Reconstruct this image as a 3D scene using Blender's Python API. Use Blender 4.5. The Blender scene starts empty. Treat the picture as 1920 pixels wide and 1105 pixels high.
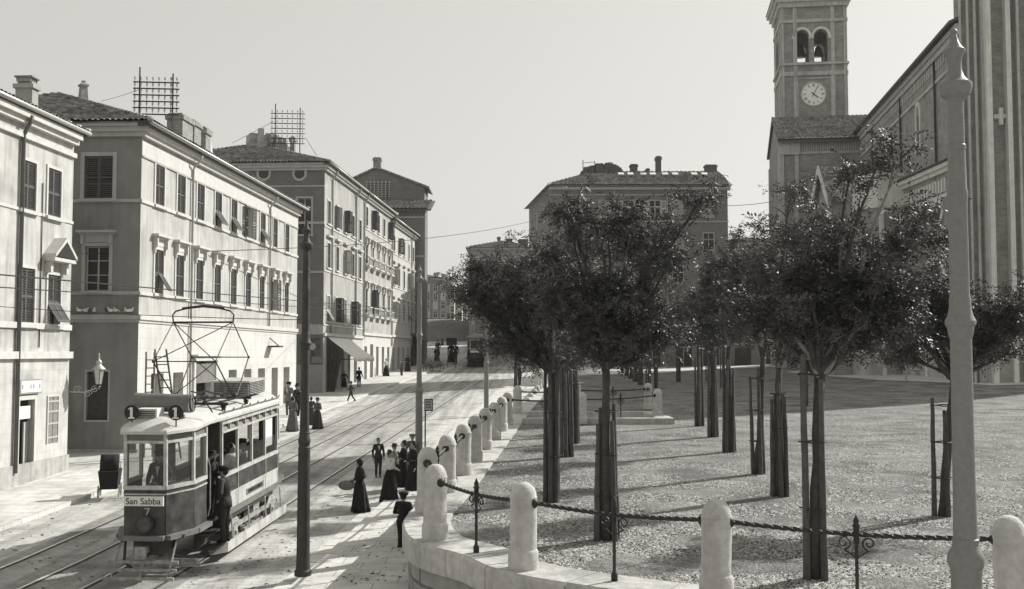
import bpy, math, random
import numpy as np
from mathutils import Vector, Matrix, noise
R = math.radians
random.seed(7)
SC = bpy.context.scene
COL = SC.collection

# ------------------------------------------------------------------ camera, sky, sun, exposure
F = 2000.0; W0, H0 = 1920.0, 1105.0; TILT = R(3.162); CAMZ = 3.1
cam_d = bpy.data.cameras.new("camera"); cam = bpy.data.objects.new("camera", cam_d); COL.objects.link(cam)
cam.location = (0, 0, CAMZ); cam.rotation_euler = (R(90) + TILT, 0, 0)
cam_d.sensor_width = 36; cam_d.lens = F / W0 * 36; cam_d.clip_end = 6000; cam_d.clip_start = 0.1
SC.camera = cam

SUN_EL = R(34.5); SUN_X, SUN_Y = .80, .60
world = bpy.data.worlds.new("World"); SC.world = world; world.use_nodes = True
nt = world.node_tree; nt.nodes.clear()
sky = nt.nodes.new('ShaderNodeTexSky'); sky.sky_type = 'NISHITA'; sky.sun_disc = False
sky.sun_elevation = SUN_EL; sky.sun_rotation = math.atan2(SUN_X, SUN_Y)
sky.air_density = 1.4; sky.dust_density = 3.0; sky.ozone_density = 1.0; sky.altitude = 0
bw = nt.nodes.new('ShaderNodeRGBToBW')
pw = nt.nodes.new('ShaderNodeMath'); pw.operation = 'POWER'; pw.inputs[1].default_value = .32
mulc = nt.nodes.new('ShaderNodeMix'); mulc.data_type = 'RGBA'; mulc.blend_type = 'MULTIPLY'; mulc.inputs[0].default_value = 1
mulc.inputs[7].default_value = (2.50, 2.465, 2.335, 1)
bg = nt.nodes.new('ShaderNodeBackground'); bg.inputs[1].default_value = .14
wo = nt.nodes.new('ShaderNodeOutputWorld')
nt.links.new(sky.outputs[0], bw.inputs[0]); nt.links.new(bw.outputs[0], pw.inputs[0])
nt.links.new(pw.outputs[0], mulc.inputs[6]); nt.links.new(mulc.outputs[2], bg.inputs[0]); nt.links.new(bg.outputs[0], wo.inputs[0])

sun_d = bpy.data.lights.new("sun", 'SUN'); sun_d.energy = 4.9; sun_d.angle = R(.5); sun_d.color = (1, .985, .945)
sun = bpy.data.objects.new("sun", sun_d); COL.objects.link(sun)
sv = Vector((SUN_X * math.cos(SUN_EL), SUN_Y * math.cos(SUN_EL), math.sin(SUN_EL)))
sun.rotation_euler = sv.to_track_quat('Z', 'Y').to_euler()
SC.view_settings.view_transform = 'Standard'; SC.view_settings.look = 'None'
SC.view_settings.gamma = 1; SC.view_settings.exposure = 0.3; SC.view_settings.use_curve_mapping = False

# ------------------------------------------------------------------ photo pixel -> world
def ray(px, py):
    u = (px - W0 / 2) / F; v = (H0 / 2 - py) / F
    return Vector((u, math.cos(TILT) - v * math.sin(TILT), math.sin(TILT) + v * math.cos(TILT)))
def at_Y(px, py, Y):
    d = ray(px, py); t = Y / d.y
    return Vector((d.x * t, Y, CAMZ + d.z * t))
def sstep(a, b, x):
    t = min(1, max(0, (x - a) / (b - a))); return t * t * (3 - 2 * t)
def hs(X, Y):                       # street level
    if Y < 25: z = -1.7 - (25 - Y) * .02
    elif Y < 114: z = -2.625 + .037 * Y + .925 - .925
    else: z = 1.593 + .06 * (min(Y, 262) - 114)
    return z
def hp(X, Y):                       # square level
    z = .0125 * (min(Y, 130) - 13) + .04 * max(0, min(X, 40) - 14) * sstep(50, 75, Y)
    if Y > 130: z += .05 * (min(Y, 262) - 130)
    return z
# edge of the raised square: bollard centres
PB = [(17.5,8.0),(13,9.5),(9.2,10.9),(5.7,12.3),(2.57,13.6),(1.3,14.3),(.16,15.2),(-.48,16.35),(-1.24,17.4),(-1.55,18.7),(-1.6,20.1),(-1.38,22.8),(-1.17,25.7),(-.99,28.6),(-.78,31.6),(-.57,34.8),(-.36,38.0),(-.17,40.9),(.23,47.3),(1.2,61),(2.6,84),(4.0,106)]
def bx_at(Y):
    P = PB[::-1]
    if Y >= PB[-1][1]: return PB[-1][0]
    for i in range(len(PB) - 1):
        (x0, y0), (x1, y1) = PB[i], PB[i + 1]
        if y0 <= Y <= y1: return x0 + (x1 - x0) * (Y - y0) / (y1 - y0)
    return PB[0][0]
def hmerge(X, Y):                   # whole ground: street and square meet up the hill
    e = bx_at(Y)
    if X < e: return hs(X, Y)
    k = sstep(84, 112, Y)
    a = hp(X, Y)
    if k > 0:
        b = hs(X, Y) + (a - hs(X, Y)) * sstep(0, 16, X - e)
        a = a + (b - a) * k
    return a
def on(fn, px, py):
    d = ray(px, py); lo, hi = 5.0, 400.0
    Y = lo
    while Y < hi:
        z = CAMZ + d.z * Y / d.y; X = d.x * Y / d.y
        if z <= fn(X, Y): break
        Y += .1
    return Vector((d.x * Y / d.y, Y, fn(d.x * Y / d.y, Y)))
def on_st(px, py): return on(hs, px, py)
def on_pl(px, py): return on(hp, px, py)

# ------------------------------------------------------------------ materials
TINT = (1.0, .983, .935)
def g(v): return (v * TINT[0], v * TINT[1], v * TINT[2], 1)
MATS = {}
def mat(name, v, rough=.75, var=.12, scale=2.0, bump=.2, bscale=30, metal=0, spec=.3, streak=0, stain=0, along=0, kind=None, kp=None, coord='Object', dist=.02):
    if name in MATS: return MATS[name]
    m = bpy.data.materials.new(name); m.use_nodes = True; N = m.node_tree.nodes; L = m.node_tree.links
    b = N['Principled BSDF']; b.inputs['Roughness'].default_value = rough; b.inputs['Metallic'].default_value = metal
    b.inputs['Specular IOR Level'].default_value = spec
    tc = N.new('ShaderNodeTexCoord'); co = tc.outputs[coord]
    n = N.new('ShaderNodeTexNoise'); n.inputs['Scale'].default_value = scale; n.inputs['Detail'].default_value = 8; n.inputs['Roughness'].default_value = .62
    L.new(co, n.inputs['Vector'])
    r = N.new('ShaderNodeMapRange'); r.inputs[1].default_value = .3; r.inputs[2].default_value = .7
    r.inputs[3].default_value = 1 - var; r.inputs[4].default_value = 1 + var
    L.new(n.outputs[0], r.inputs[0]); val = r.outputs[0]
    def mult(a, bb):
        mm = N.new('ShaderNodeMath'); mm.operation = 'MULTIPLY'; L.new(a, mm.inputs[0])
        if hasattr(bb, 'node'): L.new(bb, mm.inputs[1])
        else: mm.inputs[1].default_value = bb
        return mm.outputs[0]
    def layer(vecscale, sc, lo, hi, a, bb, detail=5):
        mp = N.new('ShaderNodeMapping'); mp.inputs['Scale'].default_value = vecscale; L.new(co, mp.inputs[0])
        nn = N.new('ShaderNodeTexNoise'); nn.inputs['Scale'].default_value = sc; nn.inputs['Detail'].default_value = detail; L.new(mp.outputs[0], nn.inputs['Vector'])
        rr = N.new('ShaderNodeMapRange'); rr.inputs[1].default_value = lo; rr.inputs[2].default_value = hi; rr.inputs[3].default_value = a; rr.inputs[4].default_value = bb
        L.new(nn.outputs[0], rr.inputs[0]); return rr.outputs[0]
    if streak: val = mult(val, layer((3, 3, .25), 1.2, .45, .72, 1, 1 - streak))
    if along: val = mult(val, layer((2.2, .10, 1), 1.0, .38, .68, 1+along*.5, 1-along, 7))
    if stain: val = mult(val, layer((1, 1, 1), .55, .52, .66, 1, 1 - stain, 9))
    hgt = None
    bn = N.new('ShaderNodeTexNoise'); bn.inputs['Scale'].default_value = bscale; bn.inputs['Detail'].default_value = 4; L.new(co, bn.inputs['Vector'])
    hgt = bn.outputs[0]
    if kind in ('brick', 'sett', 'ashlar'):
        mp = N.new('ShaderNodeVectorMath'); mp.operation = 'MULTIPLY'
        sx = N.new('ShaderNodeSeparateXYZ'); L.new(co, sx.inputs[0]); cx = N.new('ShaderNodeCombineXYZ')
        if kind == 'sett':
            L.new(sx.outputs[0], cx.inputs[0]); L.new(sx.outputs[1], cx.inputs[1])
        else:
            ad = N.new('ShaderNodeMath'); L.new(sx.outputs[0], ad.inputs[0]); L.new(sx.outputs[1], ad.inputs[1])
            L.new(ad.outputs[0], cx.inputs[0]); L.new(sx.outputs[2], cx.inputs[1])
        br = N.new('ShaderNodeTexBrick'); L.new(cx.outputs[0], br.inputs[0])
        bw_, bh_, mort, amt, mo = kp
        br.inputs['Scale'].default_value = 1; br.inputs['Brick Width'].default_value = bw_; br.inputs['Row Height'].default_value = bh_
        br.inputs['Mortar Size'].default_value = mort; br.inputs['Color1'].default_value = (1 - amt,) * 3 + (1,); br.inputs['Color2'].default_value = (1 + amt,) * 3 + (1,)
        br.inputs['Mortar'].default_value = (mo,) * 3 + (1,); br.inputs['Bias'].default_value = 0
        bb = N.new('ShaderNodeRGBToBW'); L.new(br.outputs[0], bb.inputs[0]); val = mult(val, bb.outputs[0])
        iv = N.new('ShaderNodeMath'); iv.operation = 'SUBTRACT'; iv.inputs[0].default_value = 1; L.new(br.outputs[1], iv.inputs[1])
        ad2 = N.new('ShaderNodeMath'); L.new(iv.outputs[0], ad2.inputs[0]); L.new(mult(hgt, .6), ad2.inputs[1]); hgt = ad2.outputs[0]
    if kind == 'gravel':
        vo = N.new('ShaderNodeTexVoronoi'); vo.inputs['Scale'].default_value = kp[0]; L.new(co, vo.inputs['Vector'])
        bb = N.new('ShaderNodeRGBToBW'); L.new(vo.outputs['Color'], bb.inputs[0])
        rr = N.new('ShaderNodeMapRange'); rr.inputs[3].default_value = 1 - kp[1]; rr.inputs[4].default_value = 1 + kp[1]; L.new(bb.outputs[0], rr.inputs[0])
        val = mult(val, rr.outputs[0])
        iv = N.new('ShaderNodeMath'); iv.operation = 'SUBTRACT'; iv.inputs[0].default_value = 1; L.new(vo.outputs['Distance'], iv.inputs[1]); 
        ad2 = N.new('ShaderNodeMath'); L.new(iv.outputs[0], ad2.inputs[0]); L.new(hgt, ad2.inputs[1]); hgt = ad2.outputs[0]
    mx = N.new('ShaderNodeVectorMath'); mx.operation = 'SCALE'; mx.inputs[0].default_value = g(v)[:3]; L.new(val, mx.inputs['Scale'])
    L.new(mx.outputs[0], b.inputs['Base Color'])
    bp = N.new('ShaderNodeBump'); bp.inputs['Strength'].default_value = bump; bp.inputs['Distance'].default_value = dist
    L.new(hgt, bp.inputs['Height']); L.new(bp.outputs[0], b.inputs['Normal'])
    MATS[name] = m; return m
def glass_mat(name, v=.03, rough=.08, alpha=None):
    if name in MATS: return MATS[name]
    m = bpy.data.materials.new(name); m.use_nodes = True; b = m.node_tree.nodes['Principled BSDF']
    b.inputs['Base Color'].default_value = g(v); b.inputs['Roughness'].default_value = rough; b.inputs['Specular IOR Level'].default_value = .5
    if alpha is not None: b.inputs['Alpha'].default_value = alpha
    MATS[name] = m; return m

# ------------------------------------------------------------------ mesh builder
class MB:
    def __init__(s): s.v = []; s.f = []
    def add(s, vs, fs):
        o = len(s.v); s.v.extend([tuple(p) for p in vs]); s.f.extend([tuple(i + o for i in f) for f in fs]); return s
    def box(s, x0, x1, y0, y1, z0, z1):
        return s.add([(x0,y0,z0),(x1,y0,z0),(x1,y1,z0),(x0,y1,z0),(x0,y0,z1),(x1,y0,z1),(x1,y1,z1),(x0,y1,z1)],
            [(3,2,1,0),(4,5,6,7),(0,1,5,4),(1,2,6,5),(2,3,7,6),(3,0,4,7)])
    def hexa(s, p): return s.add(p, [(3,2,1,0),(4,5,6,7),(0,1,5,4),(1,2,6,5),(2,3,7,6),(3,0,4,7)])
    def obox(s, c, u, v, w):        # centre and half-axis vectors
        c, u, v, w = map(Vector, (c, u, v, w))
        return s.hexa([c-u-v-w, c+u-v-w, c+u+v-w, c-u+v-w, c-u-v+w, c+u-v+w, c+u+v+w, c-u+v+w])
    def quad(s, a, b, c, d): return s.add([a, b, c, d], [(0,1,2,3)])
    def prism(s, poly, z0, z1):
        n = len(poly); vs = [(x, y, z0) for x, y in poly] + [(x, y, z1) for x, y in poly]
        return s.add(vs, [tuple(range(n))[::-1], tuple(range(n, 2*n))] + [(i, (i+1) % n, n+(i+1) % n, n+i) for i in range(n)])
    def tube(s, pts, rad, n=8, cap=True, square=False, twist=0):
        pts = [Vector(p) for p in pts]; m = len(pts)
        if not hasattr(rad, '__len__'): rad = [rad] * m
        rings = []; up = None
        for i, p in enumerate(pts):
            t = (pts[min(i+1, m-1)] - pts[max(i-1, 0)])
            if t.length < 1e-9: t = Vector((0,0,1))
            t.normalize()
            if up is None: up = Vector((0,1,0)) if abs(t.z) > .8 else Vector((0,0,1))
            a = up.cross(t)
            if a.length < 1e-6: a = Vector((1,0,0)).cross(t)
            a.normalize(); b = t.cross(a); up = b
            rings.append([p + (a * math.cos(th) + b * math.sin(th)) * rad[i] for th in [2*math.pi*k/n + twist*i for k in range(n)]])
        vs = [q for r in rings for q in r]; fs = []
        for i in range(m-1):
            for k in range(n):
                fs.append((i*n+k, i*n+(k+1) % n, (i+1)*n+(k+1) % n, (i+1)*n+k))
        if cap: fs += [tuple(range(n))[::-1], tuple(range((m-1)*n, m*n))]
        return s.add(vs, fs)
    def lathe(s, prof, c=(0,0,0), n=16, sx=1, sy=1, cap=True):      # prof: (r,z)
        vs = []; m = len(prof)
        for r, z in prof:
            for k in range(n):
                th = 2*math.pi*k/n; vs.append((c[0]+r*math.cos(th)*sx, c[1]+r*math.sin(th)*sy, c[2]+z))
        fs = []
        for i in range(m-1):
            for k in range(n): fs.append((i*n+k, i*n+(k+1) % n, (i+1)*n+(k+1) % n, (i+1)*n+k))
        if cap: fs += [tuple(range(n))[::-1], tuple(range((m-1)*n, m*n))]
        return s.add(vs, fs)
    def ball(s, c, r, n=8, sx=1, sy=1, sz=1):
        return s.lathe([(max(1e-3, r*math.sin(math.pi*i/n)), -r*math.cos(math.pi*i/n)*sz) for i in range(n+1)], c, n+2, sx, sy)
    def build(s, name, m, parent=None, smooth=False, loc=(0,0,0), rot=(0,0,0)):
        me = bpy.data.meshes.new(name); me.from_pydata(s.v, [], s.f)
        me.materials.append(m)
        if smooth: me.shade_smooth() if hasattr(me, 'shade_smooth') else None
        o = bpy.data.objects.new(name, me); COL.objects.link(o); o.parent = parent; o.location = loc; o.rotation_euler = rot
        return o
def text_mesh(body, size, name, m, extrude=.004, align='CENTER'):
    cu = bpy.data.curves.new(name, 'FONT'); cu.body = body; cu.size = size; cu.extrude = extrude; cu.align_x = align; cu.align_y = 'CENTER'
    ob = bpy.data.objects.new(name, cu); COL.objects.link(ob); bpy.context.view_layer.update()
    me = bpy.data.meshes.new_from_object(ob.evaluated_get(bpy.context.evaluated_depsgraph_get())); me.name = name
    bpy.data.objects.remove(ob); me.materials.clear(); me.materials.append(m); return me
def mesh_of(mb, name, m, smooth=False):
    me = bpy.data.meshes.new(name); me.from_pydata(mb.v, [], mb.f); me.materials.append(m)
    if smooth: me.shade_smooth()
    return me
def inst(name, me, parent, loc=(0,0,0), rot=(0,0,0)):
    o = bpy.data.objects.new(name, me); COL.objects.link(o); o.parent = parent; o.location = loc; o.rotation_euler = rot; return o
def tag(o, label=None, cat=None, group=None, kind=None):
    if label: o['label'] = label
    if cat: o['category'] = cat
    if group: o['group'] = group
    if kind: o['kind'] = kind
    return o
def thing(name, label, cat, loc=(0,0,0), rot=(0,0,0), group=None):
    o = bpy.data.objects.new(name, None); COL.objects.link(o); o.location = loc; o.rotation_euler = rot; o.empty_display_size = .2
    return tag(o, label, cat, group)
def autosmooth(o, ang=40):
    me = o.data; me.shade_smooth()
    try: me.set_sharp_from_angle(angle=R(ang))
    except Exception: pass
    return o
def recalc(o):
    import bmesh
    bm = bmesh.new(); bm.from_mesh(o.data); bmesh.ops.recalc_face_normals(bm, faces=bm.faces); bm.to_mesh(o.data); bm.free(); return o

# wall rectangle with real openings; O corner, U along, Nn outward normal, openings (u0,u1,z0,z1[,arched])
def wall(mb, O, U, Nn, L, Z0, Z1, ops=(), depth=.25):
    O, U, Nn = Vector(O), Vector(U), Vector(Nn)
    us = sorted({0.0, L} | {o[0] for o in ops} | {o[1] for o in ops}); zs = sorted({Z0, Z1} | {o[2] for o in ops} | {o[3] for o in ops})
    def P(u, z, d=0): return O + U*u + Vector((0,0,z)) - Nn*d
    flip = U.cross(Vector((0,0,1))).dot(Nn) < 0
    def q(a, b, c, d): mb.quad(*( (d, c, b, a) if flip else (a, b, c, d)))
    for i in range(len(us)-1):
        if us[i+1]-us[i] < 1e-4: continue
        for j in range(len(zs)-1):
            if zs[j+1]-zs[j] < 1e-4: continue
            cu, cz = (us[i]+us[i+1])/2, (zs[j]+zs[j+1])/2
            if any(o[0] < cu < o[1] and o[2] < cz < o[3] for o in ops): continue
            q(P(us[i],zs[j]), P(us[i+1],zs[j]), P(us[i+1],zs[j+1]), P(us[i],zs[j+1]))
    for o in ops:
        a, b, c, d = o[:4]
        q(P(a,c), P(a,d), P(a,d,depth), P(a,c,depth)); q(P(b,d), P(b,c), P(b,c,depth), P(b,d,depth))
        q(P(a,d), P(b,d), P(b,d,depth), P(a,d,depth)); q(P(b,c), P(a,c), P(a,c,depth), P(b,c,depth))
# ------------------------------------------------------------------ ground
M_road = mat('road_dust', .47, .9, .2, 1.7, .5, 25, stain=.3, along=.3, kind='sett', kp=(.5, .28, .018, .06, .8))
M_far = mat('far_ground', .15, .95, .25, .3, .3, 5)
M_bed = mat('track_paving', .34, .9, .25, 2.6, .7, 30, stain=.3, along=.35, kind='sett', kp=(.24, .14, .02, .05, .86))
M_walk = mat('pavement_stone', .56, .85, .2, 1.3, .3, 30, stain=.2, kind='sett', kp=(.95, .62, .016, .07, .62))
M_kerb = mat('kerb_stone', .58, .8, .14, 3, .35, 40, stain=.15)
M_gravel = mat('gravel', .23, .95, .42, .7, 1.0, 55, stain=.4, kind='gravel', kp=(26, .55), dist=.03)
M_stone = mat('white_stone', .52, .8, .2, 7, .6, 45, streak=.3, stain=.3)
M_rub = mat('rubble_wall', .30, .9, .2, 3, .6, 30, kind='brick', kp=(.55, .3, .03, .15, .5))
M_iron = mat('wrought_iron', .028, .5, .3, 12, .3, 80, metal=.3, spec=.5)
M_rail = mat('rail_steel', .7, .35, .15, 5, .1, 50, metal=.6, spec=.6)
M_groove = mat('rail_groove', .06, .9, .2, 5, .1)

def catmull(P, step=.4):
    out = []
    for i in range(len(P)-1):
        p0 = Vector(P[max(i-1,0)]); p1 = Vector(P[i]); p2 = Vector(P[i+1]); p3 = Vector(P[min(i+2,len(P)-1)])
        n = max(1, int((p2-p1).length/step))
        for k in range(n):
            t = k/n
            out.append(.5*((2*p1)+(p2-p0)*t+(2*p0-5*p1+4*p2-p3)*t*t+(3*p1-p0-3*p2+p3)*t**3))
    out.append(Vector(P[-1])); return out
CL = catmull([Vector((x, y)) for x, y in PB])
def offs(line, d):                 # d>0 outward (street side)
    o = []
    for i, p in enumerate(line):
        t = (line[min(i+1,len(line)-1)]-line[max(i-1,0)]).normalized()
        nrm = Vector((-t.y, t.x))   # line runs front-right -> far; outward is the left/near side
        o.append(p + nrm*d)
    return o
OUT = offs(CL, .26); INN = offs(CL, -.5)
def xedge(line, Y, side):
    pts = sorted(line, key=lambda p: p.y)
    if Y <= pts[0].y: return pts[0].x
    if Y >= pts[-1].y: return pts[-1].x + (Y-pts[-1].y)*.064
    for a, b in zip(pts, pts[1:]):
        if a.y <= Y <= b.y: return a.x + (b.x-a.x)*(Y-a.y)/max(1e-6, b.y-a.y)
def grid(mb, rows):
    n = len(rows[0]); o = len(mb.v)
    for r in rows: mb.v.extend([tuple(p) for p in r])
    for i in range(len(rows)-1):
        for k in range(n-1):
            a = o+i*n+k; mb.f.append((a, a+1, a+n+1, a+n))
Ys = [-60, -20, 0, 5] + [6+.5*i for i in range(64)] + [38+1.0*i for i in range(73)] + [113, 116, 120, 130, 140, 160, 180, 200, 230, 262, 400, 900, 3000]
offsL = [-1600, -700, -300, -150, -90] + list(range(-70, -1, 2)) + [-.02]
offsR = [.25, .6, 5, 10, 15, 20, 25, 30, 40, 60, 100, 200, 500, 1600]
mb = MB(); rows = []
for Y in Ys:
    e = xedge(CL, Y, 0); r = []
    for o in offsL: r.append((e+o, Y, hmerge(e+o, Y)))
    for o in offsR:
        z = hmerge(e+o, Y) - (.35 if Y < 112 else 0)
        r.append((e+o, Y, z))
    rows.append(r)
grid(mb, rows)
o = mb.build('road', M_road, smooth=True); tag(o, kind='structure')

# square surface with the sunken stair cut out
STAIR = dict(x0=.9, x1=5.7, y0=42.0, y1=46.2)
def sheet(name, m, xs_fn, Y0, Y1, dy, hf, dz, hole=None, kind='structure', xs=None, smooth=True):
    mb = MB(); rows = []; Y = Y0
    ylist = [Y0 + dy*i for i in range(int((Y1-Y0)/dy)+1)]
    for Y in ylist:
        rows.append([(x, Y, hf(x, Y)+dz) for x in xs_fn(Y)])
    n = len(rows[0])
    for r in rows: mb.v.extend(r)
    for i in range(len(rows)-1):
        for k in range(n-1):
            cx = (rows[i][k][0]+rows[i][k+1][0])/2; cy = (ylist[i]+ylist[i+1])/2
            if hole and hole['x0'] < cx < hole['x1'] and hole['y0'] < cy < hole['y1']: continue
            a = i*n+k; mb.f.append((a, a+1, a+n+1, a+n))
    o = mb.build(name, m, smooth=smooth); tag(o, kind=kind); return o
sh = [0, .3] + [0.4*i for i in range(1, 34)] + [14, 16, 18, 20, 23, 26, 30, 35, 40, 50, 70, 110]
sheet('square_ground', M_gravel, lambda Y: [xedge(INN, Y, 0)-.05+o for o in sh], 7.0, 111.8, .4, hmerge, 0, hole=STAIR)

# pavements, kerbs
kL = lambda Y: -13.4 + .0705*(Y-29) - (0 if Y > 36 else 0)
kR = lambda Y: -4.4 + .066*(Y-24) if Y > 19 else -4.73 + (19-Y)**1.5*.33
fL = lambda Y: -15.05 + .05*(Y-43)
def walk_L(Y): return [-40, -30, -22, -18, kL(Y)-.34]
sheet('pavement', M_walk, walk_L, 6, 108, 1, hs, .12)
sheet('pavement', M_walk, lambda Y: [kR(Y)+.34, kR(Y)+.34+(xedge(OUT,Y,0)+.3-kR(Y)-.34)*.5, xedge(OUT,Y,0)+.3], 9, 100, 1, hs, .12)
def kerb(fn, side, Y0, Y1):
    mb = MB(); st = .9; Y = Y0
    while Y < Y1:
        a, b = Y, Y+st-.02; z0, z1 = hs(0,a), hs(0,b); q = .004*random.random()
        xa, xb = fn(a), fn(b); w = .34*side
        lo = [(xa,a,z0-.3),(xa+w,a,z0-.3),(xb+w,b,z1-.3),(xb,b,z1-.3)]; hi = [(p[0],p[1],p[2]+.425+q) for p in lo]
        mb.hexa(lo+hi); Y += st
    o = mb.build('kerb', M_kerb); recalc(o); tag(o, kind='structure')
kerb(kL, -1, 6, 108); kerb(kR, 1, 9, 100)
# gutter slabs beside the right kerb
mb = MB(); Y = 14
while Y < 95:
    a, b = Y, Y+.86
    mb.quad((kR(a)-.42,a,hs(0,a)+.012),(kR(a)-.02,a,hs(0,a)+.012),(kR(b)-.02,b,hs(0,b)+.012),(kR(b)-.42,b,hs(0,b)+.012)); Y += .9
tag(mb.build('gutter', M_kerb), kind='structure')

# tram tracks
rd = lambda Y: -7.25 + .066*(Y-25)
rails = {'d': lambda Y: rd(Y), 'c': lambda Y: rd(Y)-1.44, 'b': lambda Y: rd(Y)-2.72, 'a': lambda Y: rd(Y)-4.16}
def strip(mb, fn, w0, w1, Y0, Y1, dz, st=1.0):
    Y = Y0; rows = []
    while Y <= Y1: rows.append([(fn(Y)+w0, Y, hs(0,Y)+dz), (fn(Y)+w1, Y, hs(0,Y)+dz)]); Y += st
    grid(mb, rows)
mb = MB(); strip(mb, rails['a'], -.45, 4.16+.45, 6, 150, .005); tag(mb.build('track_bed', M_bed), kind='structure')
for nm, lab, pr in (('tram_track', 'pair of steel tram rails nearer the square, under the near tram', 'cd'), ('tram_track', 'pair of steel tram rails nearer the house fronts', 'ab')):
    t = thing(nm, lab, 'tram track', (rails[pr[0]](40), 40, hs(0, 40)), group='tram tracks set in the street')
    for r in pr:
        q = MB(); f = (lambda Y, r=r: rails[r](Y)); strip(q, f, -.035, .035, 6, 150, .022)
        q.v = [(x-t.location.x, y-40, z-t.location.z) for x, y, z in q.v]
        ro = q.build('rail', M_rail, t)
        q = MB(); strip(q, f, .035, .10, 6, 150, .012); q.v = [(x-t.location.x, y-40, z-t.location.z) for x, y, z in q.v]
        q.build('groove', M_groove, ro)

# retaining wall with coping
wl = thing('retaining_wall', 'curved pale stone retaining wall with broad coping round the raised square', 'wall', (0, 20, -1.8))
def wl_build(mb, name, m, sm=False):
    mb.v = [(x, y-20, z+1.8) for x, y, z in mb.v]; o = mb.build(name, m, wl, smooth=sm); recalc(o); return o
mb = MB(); O2 = offs(CL, .35); rows = []
for a, b in zip(O2, INN):
    if a.y > 104: continue
    za = hmerge(b.x+.3, b.y)
    rows.append([(a.x+.02, a.y, za-.36), (a.x, a.y, za-.31), (a.x, a.y, za+.0), (a.x+(b.x-a.x)*.04, a.y+(b.y-a.y)*.04, za+.05), (b.x, b.y, za+.05), (b.x, b.y, za-.3)])
for i in range(0, len(rows)-1, 3):
    seg = rows[i:i+4]
    if len(seg) < 2: continue
    a_, b_ = [Vector(p) for p in seg[-2]], [Vector(p) for p in seg[-1]]
    seg = seg[:-1]+[[tuple(q_+(p_-q_).normalized()*.018 if (p_-q_).length > 0 else q_) for p_, q_ in zip(a_, b_)]]
    dz_ = random.uniform(-.004, .004); seg = [[(x, y, z+dz_) for x, y, z in r] for r in seg]
    o_ = len(mb.v); grid(mb, seg); w_ = len(seg[0]); mb.f.append(tuple(range(o_, o_+w_))); mb.f.append(tuple(range(o_+(len(seg)-1)*w_, o_+len(seg)*w_))[::-1])
c = wl_build(mb, 'coping', M_stone, True); autosmooth(c, 30)
mb = MB(); rows = []
for a, b in zip(offs(CL, .24), INN):
    if a.y > 104: continue
    za = hmerge(b.x+.3, b.y); rows.append([(a.x, a.y, -3.0 if a.y < 60 else hs(0, a.y)-1), (a.x, a.y, za-.2)])
grid(mb, rows); wl_build(mb, 'wall_face', M_rub)

# bollards
def bollard_mesh():
    mb = MB(); mb.lathe([(.215,0),(.215,.12),(.215,.24),(.2,.27),(.19,.28),(.19,.4),(.19,.52),(.19,.64),(.19,.76),(.19,.87),(.19,.98),(.197,.99),(.197,1.0),(.19,1.015),(.178,1.07),(.15,1.13),(.105,1.18),(.05,1.205),(.01,1.21)], n=40)
    return mb
bols = []
for k_ in range(4):
    b_ = bollard_mesh(); o3 = Vector((k_*7.3, k_*3.1, 0))
    b_.v = [tuple(Vector(p)*(1+.0) + Vector((p[0], p[1], 0)).normalized()*(.010*noise.noise(Vector(p)*7+o3)-.02*max(0, noise.noise(Vector(p)*4.3+o3*2)-.42)) + Vector((0,0,.006*noise.noise(Vector(p)*5+o3)))) if p[2] > .01 else p for p in b_.v]
    m_ = mesh_of(b_, 'bollard', M_stone, True); m_.set_sharp_from_angle(angle=R(35)); bols.append(m_)
ros = MB(); ros.lathe([(.075,0),(.075,.025),(.05,.045),(.03,.06)], n=12); ros_me = mesh_of(ros, 'rosette', M_iron, True)
def rot_to(d): return Vector(d).to_track_quat('Z', 'Y').to_euler()
BOL = []
def add_bollard(x, y, label, z=None, sc=1):
    z = hmerge(x, y) + .05 if z is None else z
    o = bpy.data.objects.new('stone_bollard', bols[len(BOL) % 4]); COL.objects.link(o); o.location = (x, y, z); o.rotation_euler = (R(random.uniform(-1.3,1.3)), R(random.uniform(-1.3,1.3)), random.random()*6); o.scale = (sc,)*3
    tag(o, label, 'bollard', 'round topped white stone bollards along the edge of the square'); BOL.append((x, y, z)); return o
front = [(9.2,10.9,'round topped stone bollard beyond the right end of the front row'),
 (5.7,12.3,'round topped stone bollard just right of the near pale lamp post'),
 (2.57,13.6,'round topped stone bollard standing alone in the middle of the front row'),
 (.16,15.2,'round topped stone bollard in the front row, second from the curved corner'),
 (-1.24,17.4,'large round topped stone bollard standing at the curved corner of the wall'),
 (-1.6,20.1,'round topped stone bollard half hidden behind the corner bollard, right of the women in black')]
ordn = ['third','fourth','fifth','sixth','seventh','eighth','ninth','tenth','eleventh','twelfth','thirteenth','fourteenth','fifteenth','sixteenth','seventeenth','eighteenth','nineteenth','twentieth','twenty-first']
side = [(-1.38,22.8),(-1.17,25.7),(-.99,28.6),(-.78,31.6),(-.57,34.8),(-.36,38.0),(-.17,40.9),(.23,47.3)]
for k in range(11): side.append((.23+.067*(k+1)*3.3, 47.3+(k+1)*3.3))
for x, y, l in front: add_bollard(x, y, l)
for k, (x, y) in enumerate(side):
    add_bollard(x, y, ('stone bollard in the line receding up the street, %s counted from the curved corner' % ordn[k]) if k != 7 else 'stone bollard at the far side of the sunken steps, tenth from the curved corner')
add_bollard(2.67, 41.2, 'stone bollard at the near middle of the sunken steps')
add_bollard(6.0, 44.2, 'stone bollard at the near right corner of the sunken steps')
add_bollard(6.35, 50.0, 'stone bollard at the far right corner of the sunken steps')
add_bollard(2.95, 48.6, 'stone bollard at the far middle of the sunken steps')

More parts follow.
